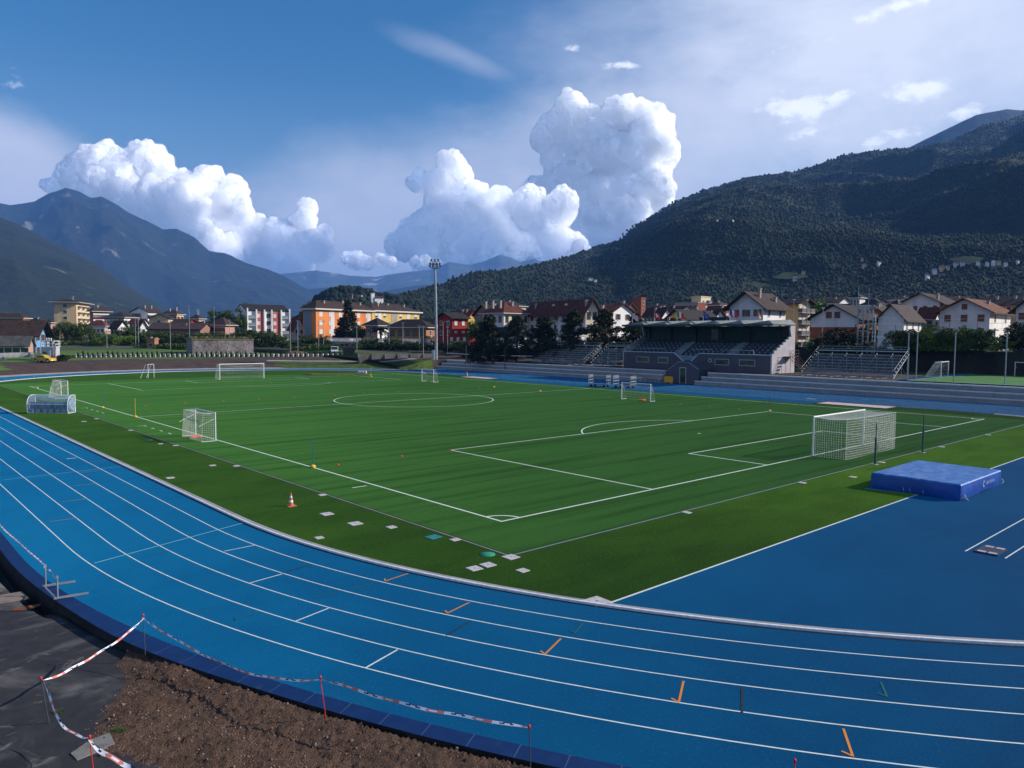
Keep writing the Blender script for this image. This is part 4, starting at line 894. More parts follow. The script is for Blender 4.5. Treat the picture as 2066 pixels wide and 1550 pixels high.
# stones one can pick out along the ramp, the slabs and a weed tuft
for i, (u, v, r, lb) in enumerate(((698, 1464, .055, 'roundish brown stone by the ramp, nearest the leaning red post'), (736, 1483, .05, 'pale stone in the soil edge near the ramp middle'), (808, 1482, .05, 'upright pale stone at the foot of the ramp'), (860, 1494, .055, 'brown stone lying right against the black drop of the ramp'), (856, 1535, .05, 'pale stone in the soil at the bottom of the frame'), (912, 1515, .05, 'small pale stone at the foot of the ramp, furthest right'))):
    p = gnd(u, v, -.20); BV, BF = ICO3; V = BV*(.75+.5*fbm(BV[:, 0]*1.5+i*3, BV[:, 1]*1.5, BV[:, 2]*1.5, 3))[:, None]*r*np.array([1, .8, .9])
    o = npmesh('stone', V, BF, m_stone, smooth=True); o.location = p; tag(o, lb, 'stone')
q = MB(); p = gnd(190, 1510, -.30); q.prism([(-.42, -.18, 0), (.25, -.26, .02), (.40, .16, .02), (.05, .26, 0), (-.36, .14, 0)], (0, 0, .05)); o = q.build('concrete_slab', layered('dusty slab', [(.20, .19, .175, 1), ((.11, .10, .09, 1), 3, S1, .4, .7, .8)], .9, .5, 25, .01), loc=p); o.rotation_euler = (.02, -.03, .3); tag(o, 'broken pale concrete slab half buried in the soil by the red post', 'slab')
q = MB(); p = gnd(20, 1208, -.31); q.prism([(-.8, -.3, 0), (.42, -.42, 0), (.35, .35, 0), (-.7, .4, 0)], (0, 0, .05)); o = q.build('paving_slab', layered('brown slab', [(.22, .18, .15, 1), ((.14, .11, .095, 1), 4, S1, .4, .7, .8)], .9, .5, 25, .01), loc=p); tag(o, 'flat light brown paving slab on the asphalt at the left edge', 'slab')
q = MB(); q.add([(.34*math.cos(t)*(1+.2*math.sin(3*t)), .2*math.sin(t)*(1+.2*math.cos(2*t)), 0) for t in np.linspace(0, 2*math.pi, 20)[:-1]], [tuple(range(19))]); o = q.build('rust_stain', layered('rust stain', [(.20, .06, .015, 1), ((.04, .03, .025, 1), 4, S1, .45, .6, .95)], .8, .2, 20, .005), loc=gnd(55, 1226, -.312)); struct(o)
def tuft(loc, r, n, h, lb, seed_):
    rg = random.Random(seed_); q = MB()
    for _ in range(n):
        a = rg.uniform(0, 6.28); d = r*math.sqrt(rg.random()); x, y = d*math.cos(a), d*math.sin(a); hh = h*rg.uniform(.5, 1); b = rg.uniform(0, 6.28); w_ = .007
        q.add([(x-w_*math.sin(b), y+w_*math.cos(b), 0), (x+w_*math.sin(b), y-w_*math.cos(b), 0), (x+.5*hh*math.cos(b), y+.5*hh*math.sin(b), hh)], [(0, 1, 2)])
    o = q.build('weed_tuft', mat('weed leaf', (.05, .09, .02, 1), (.03, .06, .015, 1), 20, .8), loc=loc); tag(o, lb, 'weeds', kind='stuff')
tuft(gnd(236, 1480, -.29), .14, 220, .13, 'green weed tuft beside the broken slab', 1)
tuft(gnd(118, 1438, -.31), .12, 120, .08, 'sparse weeds at the soil edge by the asphalt', 2)

# ---- sand pits
m_sand = layered('pale sand', [(.50, .40, .37, 1), ((.36, .28, .26, 1), 1.2, S1, .4, .7, .8), ((.60, .50, .46, 1), 5, S1, .5, .75, .6)], .95, .6, 8, .05)
for (xa, ya, xb, yb, lb) in ((63.2, 10.2, 66.7, 18.0, 'pale sand pit between the grass and the far straight, right of the stand'), (63.0, 76.0, 66.2, 84.0, 'pale sand pit far left along the straight, below the bare terraces')):
    g = thing('sand_pit', lb, 'sand pit'); q = MB(); q.b2((xa, ya, .0), (xb, yb, .02)); q.build('sand', m_sand, g)
    q = MB()
    for a, b in (((xa-.12, ya-.12, 0), (xa, yb+.12, .06)), ((xb, ya-.12, 0), (xb+.12, yb+.12, .06)), ((xa, ya-.12, 0), (xb, ya, .06)), ((xa, yb, 0), (xb, yb+.12, .06))): q.b2(a, b)
    q.build('border', m_black, g)

# ---- terraces
m_riser = layered('terrace riser concrete', [(.27, .255, .25, 1), ((.20, .19, .185, 1), .5, (1, 1, 3), .4, .7, .8), ((.36, .345, .34, 1), 1.5, (1, .4, 2), .5, .75, .6), ((.13, .12, .12, 1), .35, (1, 2, .3), .6, .75, .5)], .85, .4, 10, .02)
def terrace(ya, yb, lb, yb_top=None, blk=3.6, ya_top=None):
    g = thing('concrete_terrace', lb, 'terrace', (0, 0, 0)); rg = random.Random(int(ya+99))
    for k in range(3):
        x = 79.75+k*.86; z1 = .66*(k+1); y_0 = ya+((ya_top or ya)-ya)*k/2; y_1 = yb+((yb_top or yb)-yb)*k/2
        q = MB(); n = max(1, int((y_1-y_0)/blk)); e = (y_1-y_0)/n
        for i in range(n):
            a, b = y_0+i*e+.012, y_0+(i+1)*e-.012; dx = rg.uniform(-.012, .012); q.b2((x+dx, a, -.05), (83.1, b, z1-.152))
        q.b2((x+.04, y_0, -.05), (83.0, y_1, z1-.16)); q.build('step', m_riser, g)
        q = MB(); q.b2((x-.035, y_0, z1-.15), (x+.45, y_1, z1)); q.build('nosing', m_conctop, g)  # nosing colour made paler to imitate sunlit step edges
    q = MB(); q.b2((79.35, ya, -.02), (79.74, yb, .035)); q.build('foot_slab', m_conc, g)
    return g
terrace(-22, 45.6, 'long run of concrete terrace steps right of the stand doorway', ya_top=-22, yb_top=44.4)
terrace(52.2, 113.5, 'long run of concrete terrace steps left of the stand doorway', yb_top=112, ya_top=52.4)

# ---- grandstand
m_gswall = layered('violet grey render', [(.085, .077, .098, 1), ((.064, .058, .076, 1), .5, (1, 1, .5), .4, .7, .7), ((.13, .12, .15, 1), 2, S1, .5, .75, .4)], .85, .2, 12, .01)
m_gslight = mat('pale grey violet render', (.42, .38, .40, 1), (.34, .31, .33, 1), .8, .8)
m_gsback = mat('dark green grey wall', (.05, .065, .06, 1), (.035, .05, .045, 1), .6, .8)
m_seat = mat('dark navy seat', (.012, .02, .04, 1), (.02, .03, .05, 1), 3, .5)
m_step = mat('pale blue grey step', (.20, .25, .28, 1), (.15, .19, .22, 1), 1.5, .8)
m_trim = mat('pale coping', (.50, .55, .58, 1), (.40, .45, .48, 1), 2, .7)
m_glass = mat('dark window glass', (.02, .03, .035, 1), (.05, .07, .06, 1), 1.2, .12, spec=.6)
m_roofsheet = mat('grey fibre sheet', (.21, .23, .22, 1), (.13, .15, .145, 1), 2.5, .7, .3, 30)
gs = thing('grandstand', 'violet-grey covered grandstand with folded roof and rows of dark seats', 'grandstand', (86, 36.2, 2.0))
GY, GD, FH = 28.6, 6.0, 2.72
q = MB()
# front wall with notch for the stairs (y measured to the left)
q.b2((-.3, 0, -1.2), (0, 12.7, FH)); q.b2((-.3, 17.7, -1.2), (0, GY, FH)); q.prism([(-.3, 12.7, -1.2), (-.3, 17.7, -1.2), (-.3, 17.7, 1.35), (-.3, 12.7, 1.35)], (.3, 0, 0))
q.prism([(-.3, 12.7, 1.35), (-.3, 14.2, 1.35), (-.3, 12.7, FH)], (.3, 0, 0)); q.prism([(-.3, 17.7, 1.35), (-.3, 17.7, FH), (-.3, 15.9, 1.35)], (.3, 0, 0))
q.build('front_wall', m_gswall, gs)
q = MB(); q.b2((-.36, -.05, FH), (.05, 12.7, FH+.12)); q.b2((-.36, 17.7, FH), (.05, GY, FH+.12))
q.prism([(-.36, 12.7, FH), (-.36, 12.7, FH+.12), (-.36, 14.3, 1.47), (-.36, 14.2, 1.36)], (.4, 0, 0)); q.prism([(-.36, 17.7, FH), (-.36, 15.9, 1.36), (-.36, 15.8, 1.47), (-.36, 17.7, FH+.12)], (.4, 0, 0)); q.build('coping', m_trim, gs)
# stepped side walls
NR, RW, RH = 6, .86, .42
def sidewall(y, t, mt):
    P = [(0-.3, y, -1.2), (GD+.6, y, -1.2), (GD+.6, y, 7.3), (GD-.9, y, 7.35)]
    P += [(GD-1.0, y, 6.9), (GD-.8, y, 6.3)]
    P += [(GD-.55, y, FH+.35+NR*RH)]
    for k in range(NR-1, -1, -1): P += [(k*RW+.35, y, FH+.35+(k+1)*RH), (k*RW+.35, y, FH+.35+k*RH)]
    P += [(-.3, y, FH+.12)]
    q = MB(); q.prism(P[::-1], (0, t, 0)); return q
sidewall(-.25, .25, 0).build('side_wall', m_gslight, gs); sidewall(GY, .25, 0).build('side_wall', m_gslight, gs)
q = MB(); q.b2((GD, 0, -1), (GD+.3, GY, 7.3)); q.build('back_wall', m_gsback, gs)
q = MB()
for k in range(NR): q.b2((k*RW+.05, .0, FH-1.2), (GD, GY, FH-.35+k*RH))
q.build('seating_steps', m_step, gs)
for yc in (7.6, 17.4):
    q = MB()
    for k in range(NR*2): q.b2((k*RW/2+.02, yc-.55, FH-1), (k*RW/2+RW/2+.03, yc+.55, FH-.35+(k+1)*RH/2-.24))
    q.build('aisle_steps', m_step, gs)
q = MB(); q.box((0, 0, .02), (.40, .40, .05)); q.add([(.17, -.2, .02), (.17, .2, .02), (.26, .2, .36), (.26, -.2, .36), (.21, -.2, .02), (.21, .2, .02), (.30, .2, .36), (.30, -.2, .36)], [(0, 1, 2, 3), (7, 6, 5, 4), (3, 2, 6, 7), (0, 3, 7, 4), (1, 5, 6, 2)]); q.box((.1, 0, -.12), (.10, .3, .24))
seat0 = q.build('seat', m_seat, gs); sv, sf = list(q.v), list(q.f); first = True; cnt = 0; rest = MB()
for k in range(NR):
    y = .55
    while y < GY-.5:
        if all(abs(y-c) > .85 for c in (7.6, 17.4)):
            L = (k*RW+.42, y, FH-.35+k*RH+.24)
            if cnt == 0: seat0.location = L
            elif cnt < 99: dup(seat0, L, parent=gs, kids=[])
            else: rest.add([(a+L[0], b+L[1], c+L[2]) for a, b, c in sv], sf)
            cnt += 1
        y += .93
rs = rest.build('seats', m_seat, gs); rs['kind'] = 'stuff'
for i, y in enumerate((1.9, 7.2, 12.4, 17.6, 22.8, 27.6)):
    q = MB(); q.b2((GD-.5, y-.16, 4.4), (GD, y+.16, 7.3)); q.prism([(GD-.5, y-.1, 7.3), (GD-.5, y-.1, 6.7), (GD-2.6, y-.1, 7.25)], (0, .2, 0)); q.build('pillar', m_gsback, gs)
q = MB(); q.b2((GD-.06, 13.2, 4.9), (GD-.02, 14.6, 6.9)); d_ = q.build('rear_door', mat('reddish door', (.16, .10, .09, 1), rough=.6), gs)
q = MB()
for yy in (13.3, 14.0):
    for z0 in (5.1, 6.0): q.b2((GD-.075, yy, z0), (GD-.062, yy+.5, z0+.7))
q.build('pane', m_glass, d_)
# folded roof: shallow gabled bays, ridges running front to back
q = MB(); nb = 6; bw = (GY+.6)/nb; X0, X1 = -.5, GD+.9
sh = MB()
for i in range(nb):
    ya = -.3+i*bw; yb = ya+bw; yr = ya+bw*.22
    q.prism([(X0, ya, 7.36), (X0, yb, 7.36), (X0, yb, 7.5), (X0, ya, 7.5)], (X1-X0, 0, 0))
    sh.add([(X0+.1, ya+.02, 7.505), (X0+.1, yb-.02, 7.505), (X0+.8, yr, 8.1), (X1, yr, 8.3), (X1, ya+.02, 7.505), (X1, yb-.02, 7.505)], [(0, 2, 1), (0, 4, 3, 2), (1, 2, 3, 5), (4, 5, 3)])
rf = q.build('roof_slab', m_gswall, gs); sh.build('roof_sheeting', m_roofsheet, rf)
q = MB(); q.b2((X0-.08, -.36, 7.22), (X0-.002, GY+.36, 7.56)); q.build('fascia', m_gsback, rf)
def gwin(y0, y1, z0, z1, oval_=False):
    if oval_:
        q = MB(); q.tube([(-.33, y0, z0), (-.30, y0, z0)], [.33, .33], 16); f = q.build('round_window', m_trim, gs); q = MB(); q.tube([(-.345, y0, z0), (-.335, y0, z0)], [.22, .22], 16); q.build('pane', m_glass, f); return
    q = MB(); q.b2((-.36, y0-.1, z0-.1), (-.302, y0, z1+.1)); q.b2((-.36, y1, z0-.1), (-.302, y1+.1, z1+.1)); q.b2((-.36, y0, z0-.1), (-.302, y1, z0)); q.b2((-.36, y0, z1), (-.302, y1, z1+.1)); f = q.build('window', m_gslight, gs)
    q = MB(); q.b2((-.325, y0, z0), (-.305, y1, z1)); q.build('pane', m_glass, f)
gwin(2.6, 5.2, 1.1, 1.9); gwin(7.2, 9.6, 1.1, 1.9); gwin(10.64, 0, 1.7, 0, True); gwin(19.0, 20.9, 1.05, 1.85); gwin(23.0, 25.6, 1.05, 1.85)
# projecting entrance
q = MB(); oy = 36.2
def py(u): return float(onx(u, 740, 81.0)[1])-oy
yl, y1_, y2_, yr = 15.5, 13.5, 11.5, 9.5
q.prism([(-5.0, yl, -2.0), (-5.0, yl, -.05), (-5.0, y1_, 1.42), (-5.0, y2_, 1.42), (-5.0, yr, .32), (-5.0, yr, -2.0)], (4.7, 0, 0)); en = q.build('entrance_porch', m_gswall, gs)
q = MB(); q.tube([(-5.02, yl, -.02), (-5.02, y1_, 1.45), (-5.02, y2_, 1.45), (-5.02, yr, .35)], .05, 6); q.build('trim', m_gslight, en)
q = MB(); q.b2((-5.04, 11.95, -2.0), (-5.01, 13.0, .50)); q.build('door', m_glass, en)
q = MB(); q.b2((-5.08, 11.83, -2.0), (-5.011, 11.95, .62)); q.b2((-5.08, 13.0, -2), (-5.011, 13.12, .62)); q.b2((-5.08, 11.95, .5), (-5.011, 13.0, .62)); q.build('door_frame', m_gslight, en)
q = MB()
for y in np.arange(9.0, 12.6, .45): q.tube([(-.6, y, FH), (-.6, y, FH+.0)], .01, 4)
for yy in (20.0, 24.5): pass
q = MB(); q.tube([(.0, 3, FH+.12), (0, 3, FH+.7), (0, 8.8, FH+.7), (0, 8.8, FH+.12)], .025, 5); q.tube([(0, 10.4, FH+.12), (0, 10.4, FH+.7), (0, 14.4, FH+.7)], .025, 5); q.tube([(0, 19.8, FH+.12), (0, 19.8, FH+.7), (0, GY-.2, FH+.7), (0, GY-.2, FH+.12)], .025, 5); q.build('handrail', m_trim, gs)

# ---- flags on the roof
m_fw = mat('flag white', (.75, .75, .75, 1), rough=.8); m_fr = mat('flag red', (.65, .03, .03, 1), rough=.8); m_fb = mat('flag blue', (.02, .05, .32, 1), rough=.8); m_fg = mat('flag green', (.01, .22, .06, 1), rough=.8); m_fy = mat('flag yellow', (.75, .55, .03, 1), rough=.8); m_fk = mat('flag black', (.01, .01, .012, 1), rough=.8)
FM = [m_fw, m_fr, m_fb, m_fg, m_fy, m_fk]
def f_us(s, t): return (0 if (int(s*30)+int(t*26)) % 2 else 2) if s < .42 and t > .46 else (1 if int(t*13) % 2 == 0 else 0)
def f_ch(s, t): return 0 if (abs(s-.5) < .10 and abs(t-.5) < .31) or (abs(t-.5) < .11 and abs(s-.5) < .28) else 1
def f_it(s, t): return 3 if s < .33 else 0 if s < .67 else 1
def f_fr(s, t): return 2 if s < .33 else 0 if s < .67 else 1
def f_eu(s, t):
    a = math.atan2(t-.5, (s-.5)*1.5); r = math.hypot(t-.5, (s-.5)*1.5); return 4 if abs(r-.31) < .05 and (a/(math.pi/6)) % 1 < .42 else 2
def f_de(s, t): return 5 if t > .67 else 1 if t > .33 else 4
def flag(u, v, X, fn, lb, w=1.45, h=1.0, droop=.25, swing=0.0, pole_h=1.5, lean=.15):
    b = onx(u, 0, X); y = float(b[1]); g = thing('flag', lb, 'flag', (X, y, 9.95), 0)
    q = MB(); q.tube([(0, 0, 0), (lean*.3, lean, pole_h)], .03, 6); q.build('pole', m_whitemetal, g)
    q = MB(); NX, NY = 36, 26; V = []
    for j in range(NY+1):
        for i in range(NX+1):
            s, t = i/NX, j/NY; yy = lean*(pole_h-h+h*t)/pole_h-s*w*math.cos(swing)*(1-.05*s); wave = .12*math.sin(s*7+t*1.5)*s**.6
            V.append((wave+lean*.1+s*w*math.sin(swing)*.6, yy, pole_h-h+h*t-droop*s*(1+.4*s)+.05*math.sin(s*6)))
    q.add(V, [(j*(NX+1)+i, j*(NX+1)+i+1, (j+1)*(NX+1)+i+1, (j+1)*(NX+1)+i) for j in range(NY) for i in range(NX)], 0, True)
    for k in range(NX*NY): q.mi[k-NX*NY] = fn(((k % NX)+.5)/NX, ((k//NX)+.5)/NY)
    q.build('cloth', FM, g)
flag(1287, 650, 88.5, f_us, 'stars and stripes flag on the grandstand roof, leftmost of the row', droop=.35, pole_h=1.7)
flag(1333, 650, 88.5, f_ch, 'red flag with white cross on the grandstand roof', w=1.25, droop=.3, pole_h=1.9)
flag(1380, 650, 88.5, f_it, 'green white and red tricolour flag on the grandstand roof', droop=.25, pole_h=1.9)
flag(1434, 650, 88.5, f_eu, 'blue flag with a ring of yellow stars on the grandstand roof', w=1.2, droop=.5, pole_h=1.9)
flag(1489, 650, 88.5, f_fr, 'blue white and red tricolour flag on the grandstand roof', droop=.35, pole_h=2.1)
flag(1548, 650, 88.5, f_de, 'furled black red and gold flag at the right end of the grandstand roof', w=.5, droop=.5, swing=.9, pole_h=2.1)

# ---- scaffold stair at the stand's right end
m_rust = mat('rusty rail', (.10, .06, .055, 1), (.16, .10, .09, 1), 5, .8)
st = thing('external_stair', 'rusty metal stair with railings at the right end of the stand', 'stair', (89.5, 35.6, 2.0))
q = MB()
for k in range(10): q.b2((-.5+0, -3.2+k*.28, .25*k), (.6, -2.95+k*.28, .25*k+.05))
q.b2((-.5, -.9, 2.5), (2.0, .3, 2.56)); q.build('treads', m_rust, st)
q = MB()
for x in (-.5, .6):
    for dz in (0, .5, .95): q.tube([(x, -3.3, dz+.05), (x, -.6, dz+2.5)], .025, 5)
for k in range(6): q.tube([(-.5, -3.2+k*.5, .25*k*1.8), (-.5, -3.2+k*.5, .25*k*1.8+1)], .02, 4)
for x in (-.5, .8, 2.0): q.tube([(x, -.9, 0), (x, -.9, 3.5)], .03, 5)
for dz in (3.0, 3.5): q.tube([(-.5, -.9, dz), (2.0, -.9, dz)], .025, 5)
q.build('railing', m_rust, st)

# ---- scaffold bleachers
m_plank = mat('grey bench plank', (.12, .13, .15, 1), (.20, .21, .23, 1), 2, .5)
def bleacher(y0, y1, lb, rows_=8, X0=84.6, gap=None, rise=.40, run=.62):
    g = thing('bleacher', lb, 'bleacher', (X0, y0, 2.0)); Lb = y1-y0; bays = max(2, int(Lb/1.9)); bl = Lb/bays
    for k in range(rows_):
        q = MB(); q.b2((k*run, 0, .35+k*rise), (k*run+.26, Lb, .39+k*rise)); q.b2((k*run-.02, 0, .20+k*rise), (k*run, Lb, .35+k*rise)); q.build('bench_row', m_plank, g)
        q = MB(); q.b2((k*run-.32, 0, .08+k*rise), (k*run-.04, Lb, .11+k*rise)); q.build('foot_board', m_plank, g)
    q = MB(); tp = rows_*run
    for i in range(bays+1):
        y = i*bl; q.tube([(-.3, y, 0), (tp, y, .1+rows_*rise)], .035, 5); q.tube([(tp, y, 0), (tp, y, rows_*rise+1.1)], .03, 5); q.tube([(tp*.5, y, 0), (tp*.5, y, rows_*rise*.5)], .03, 5); q.tube([(tp, y, 0), (tp*.5, y, rows_*rise*.5)], .02, 4); q.tube([(-.3, y, .02), (tp, y, .02)], .025, 4)
    q.build('frame', m_galv, g)
    q = MB()
    for z in (.45, .75, 1.08): q.box((tp, Lb/2, rows_*rise+z), (.04, Lb, .16 if z < .5 else .05))
    for y in (0, Lb):
        for dz in (.95,): q.tube([(-.1, y, .4+dz-.2), (tp, y, rows_*rise+dz)], .022, 5)
        for k in range(rows_): q.box((k*run+.1, y, .62+k*rise), (.34, .03, .18))
    for i in range(bays+1): q.tube([(tp, i*bl, rows_*rise), (tp, i*bl, rows_*rise+1.1)], .03, 5)
    q.build('railing', m_galv, g)
bleacher(73.5, 87.5, 'wide scaffold bleacher on the terrace left of the stand')
bleacher(66.0, 71.8, 'narrow scaffold bleacher squeezed between the wide one and the stand')
bleacher(17.8, 30.6, 'scaffold bleacher with dark bench rows right of the stand')

# ---- small things in front of the stand
def cart(p, rz, lb):
    g = thing('equipment_cart', lb, 'cart', (p[0], p[1], 0), rz)
    q = MB(); q.b2((-.9, -1.4, .34), (.9, 1.4, .42)); q.build('bed', m_darksteel, g)
    for y in (-1.4, 1.4):
        q = MB()
        for z in (.6, 1.0, 1.4, 1.75): q.tube([(-.85, y, z), (.85, y, z)], .035, 5)
        for x in (-.85, 0, .85): q.tube([(x, y, .3), (x, y, 1.75)], .035, 5)
        q.box((0, y, 1.58), (1.7, .03, .12)); q.box((0, y, 1.02), (1.7, .03, .10)); q.build('end_rack', m_galv, g)
    for x in (-.8, .8):
        for y in (-1.0, 1.0): q = MB(); q.tube([(x-.05, y, .18), (x+.05, y, .18)], .18, 12); q.build('wheel', m_black, g)
cart((64.4, 51.7), rad(20), 'white-railed equipment cart on the track, left of two'); cart((65.2, 47.6), rad(12), 'white-railed equipment cart on the track, nearer the small goal')
p = gnd(1358, 769); g = thing('plastic_barrier', 'bright yellow plastic crowd barrier by the stand doorway', 'barrier', (79.3, 50.2, .02), rad(85))
q = MB(); 
for i in range(7): q.b2((-.85+i*.26, -.04, .25), (-.72+i*.26, .04, .95))
q.b2((-.9, -.05, .9), (.9, .05, 1.12)); q.b2((-.9, -.05, .18), (.9, .05, .36)); q.b2((-.9, -.05, .18), (-.76, .05, 1.1)); q.b2((.76, -.05, .18), (.9, .05, 1.1)); q.b2((-.7, -.03, .3), (.7, .03, .95)); q.build('panel', mat('bright yellow plastic', (.85, .38, .015, 1), rough=.5), g)
for x in (-.6, .6): q = MB(); q.box((x, 0, .1), (.14, .55, .2)); q.build('foot', m_yellow, g)
g = thing('bench', 'low dark metal bench on the track apron before the terraces', 'bench', (78.4, 53.2, .01), rad(90))
q = MB(); q.b2((-1.5, -.2, .62), (1.5, .2, .68)); q.build('seat', m_darksteel, g)
for x in (-1.4, -.5, .4, 1.4):
    q = MB(); q.tube([(x, -.18, 0), (x, -.18, .63)], .03, 5); q.tube([(x, .18, 0), (x, .18, .63)], .03, 5); q.tube([(x, -.18, .3), (x, .18, .3)], .02, 5); q.build('leg', m_darksteel, g)
for (u, v0, h, lb) in ((940, 762, 5.6, 'slim dark post on the track edge beside the far sand pit'), (1018.5, 755, 4.6, 'slim dark post at the foot of the bare terraces')):
    p = gnd(u, v0-3); g = thing('slim_post', lb, 'post', (p[0], p[1], 0)); q = MB(); q.tube([(0, 0, 0), (0, 0, h)], .07, 6); q.build('pole', m_darkpost, g); q = MB(); q.b2((-.2, -.2, 0), (.2, .2, .05)); q.build('base_plate', m_darksteel, g)
# yellow beam + bundle
g = thing('yellow_beam', 'long yellow padded beam lying on the far grass with white bundle on its end', 'beam', tuple(gnd(690, 757.5)), math.atan2(RT[1], RT[0]))
q = MB(); q.b2((-5.6, -.25, .0), (5.2, .25, .22)); q.build('beam', mat('ochre pad', (.55, .33, .06, 1), (.42, .26, .06, 1), 2, .8), g)
q = MB(); q.b2((-7.2, .3, .0), (-4.6, .9, .28)); q.build('beam', mat('brown pad', (.28, .17, .06, 1), rough=.8), g)
q = MB()
for k in range(3): q.tube([(3.1+k*.55, -.2, .55), (3.1+k*.55, .5, .55)], .28, 12)
q.build('roll', mat('dirty white roll', (.55, .48, .45, 1), rough=.8), g)
# floodlight mast
fp = at(880, 738, 171); fz = H(fp[0], fp[1]); fl = thing('floodlight_mast', 'tall grey stadium floodlight mast with a cluster of round lamps', 'floodlight', (fp[0], fp[1], fz-.1), math.atan2(RT[1], RT[0]))
ht = float(at(877, 541, 171)[2])-fz
q = MB(); q.tube([(0, 0, 0), (0, 0, ht*.35), (-.1, 0, ht*.7), (-.28, 0, ht)], [.36, .30, .26, .22], 14); q.build('mast', m_galv, fl)
hx = -.28
q = MB(); q.tube([(hx, 0, ht), (hx, 0, ht+1.6)], .09, 8)
for z, w_ in ((.05, .95), (.75, 1.2), (1.4, 1.1)): q.tube([(hx-w_, 0, ht+z), (hx+w_, 0, ht+z)], .05, 6); q.tube([(hx-w_, .5, ht+z), (hx+w_, .5, ht+z)], .05, 6); q.tube([(hx-w_, 0, ht+z), (hx-w_, .5, ht+z)], .04, 5); q.tube([(hx+w_, 0, ht+z), (hx+w_, .5, ht+z)], .04, 5)
q.lathe([(0, 0), (.9, 0), (.95, .05), (.9, .1), (0, .1)], (hx, .2, ht-.05), 16); q.build('lamp_frame', m_darksteel, fl)
m_lampb = mat('dark lamp body', (.03, .05, .06, 1), rough=.4)
LP = [(-.8, 1.78), (0, 1.78), (.72, 1.78), (-1.1, .98), (-.42, .98), (.42, .98), (1.1, .98), (-1.15, .42), (-.45, .42), (.45, .42), (1.15, .42)]
lamp0 = None
for (x, z) in LP:
    if lamp0 is None:
        q = MB(); q.tube([(0, -.18, -.06), (0, .0, 0), (0, .16, .05), (0, .24, .07)], [.24, .25, .16, .05], 12); q.build('lamp', m_lampb, fl); lamp0 = children(fl)[-1]; lamp0.location = (hx+x, 0, ht+z)
    else: dup(lamp0, (hx+x, 0, ht+z), parent=fl, kids=[])
q = MB(); q.b2((-.9, -.9, 0), (-.35, -.35, 2.2)); q.build('switch_cabinet', m_trim, fl)
# tall fence poles + netting right
for i, (u, y, lb) in enumerate(((1831, 16.6, 'leftmost of the pale tall fence poles on the terrace edge'), (1850, 15.5, 'pale tall fence pole just right of the leftmost one'), (1926, 10.98, 'pale tall fence pole in front of the second pitch'), (2029, 5.33, 'pale tall fence pole nearest the right edge of the photo'))):
    g = thing('fence_pole', lb, 'fence pole', (86, y, 1.9), 0, 'tall pale poles round the second pitch')
    q = MB(); q.tube([(0, 0, 0), (-.02, 0, 6.4)], .07, 8); q.build('pole', m_galv, g); q = MB(); q.box((0, 0, .03), (.3, .3, .06)); q.build('base_plate', m_conc, g)
# second pitch
q = MB(); q.face([(83.4, -40, 2.05), (110.2, -40, 2.09), (110.2, 15.9, 2.09), (83.4, 15.9, 2.05)]); struct(q.build('second_pitch_grass', layered('bright turf', [(.05, .17, .03, 1), ((.035, .12, .02, 1), .5, S1, .4, .7, .8), ((.09, .22, .05, 1), 2, S1, .5, .8, .6)], .9, .6, 12, .03)))
q = MB(); q.face([(83.3, 15.95, 2.055), (110.4, 15.95, 2.095), (110.4, 17.6, 2.095), (83.3, 17.6, 2.055)]); q.face([(83.1, -40, 2.06), (83.75, -40, 2.06), (83.75, 15.94, 2.06), (83.1, 15.94, 2.06)]); struct(q.build('second_pitch_border', m_track))
q = MB(); line((83.8, 15.7), (110, 15.7), .12, 2.10, MBx=q); line((83.9, -40), (83.9, 15.6), .12, 2.07, MBx=q); line((95, 8), (102, 4), .12, 2.10, MBx=q); struct(q.build('second_pitch_lines', m_grassline))
goal('small_goal', 'white training goal with grey net at the corner of the second pitch', (98.2, 16.1, 2.08), rad(8), 5.0, 2.1, .8, 2.0, cell=.22, cord=.008, frame='strut', post_r=.06)
goal('small_goal', 'white goal standing before the dark wall at the far side of the second pitch', (109.6, 8.6, 2.08), rad(-90), 3.6, 2.0, .3, .5, net=False, frame='strut', post_r=.06)
# ================================================================== trees
def leafmat(name, a, b, c):
    return layered(name, [a, (b, .35, S1, .42, .62, .85), (c, .8, S1, .52, .72, .8), (b, 3, S1, .5, .7, .5)], .85, 0, spec=.25)
m_leaf = leafmat('broad leaves', (.050, .085, .016, 1), (.022, .042, .010, 1), (.085, .135, .024, 1))
m_leafl = leafmat('bright leaves', (.085, .15, .018, 1), (.045, .09, .012, 1), (.13, .20, .03, 1))
m_leafd = leafmat('dark needles', (.014, .025, .011, 1), (.007, .014, .007, 1), (.028, .042, .014, 1))
m_pine = leafmat('olive pine needles', (.026, .036, .014, 1), (.012, .018, .008, 1), (.048, .058, .02, 1))
m_trunk = mat('bark', (.09, .065, .05, 1), (.05, .035, .028, 1), 3, .9, .5, 20)
rgt = np.random.RandomState(21)
def leaves(P, size, up=.35):
    n = len(P); a = rgt.randn(n, 3); a[:, 2] *= .6; a /= np.linalg.norm(a, axis=1)[:, None]; b = rgt.randn(n, 3); b -= a*(a*b).sum(1)[:, None]; b /= np.linalg.norm(b, axis=1)[:, None]
    s = size*(.6+.8*rgt.rand(n, 1)); V = np.stack([P-a*s-b*s*.5, P+a*s-b*s*.5, P+a*s*.7+b*s*.5, P-a*s*.7+b*s*.5], 1)
    return V.reshape(-1, 3), np.arange(4*n).reshape(n, 4)
def clumps(C_, R_, per_):
    P = []
    for c, r in zip(C_, R_):
        n = max(8, int(per_*r*r)); d = rgt.randn(n, 3); d /= np.linalg.norm(d, axis=1)[:, None]; P.append(np.array(c)+d*r*(rgt.rand(n, 1)**.4)*np.array([1, 1, .8]))
    return np.concatenate(P)
KIND = {}
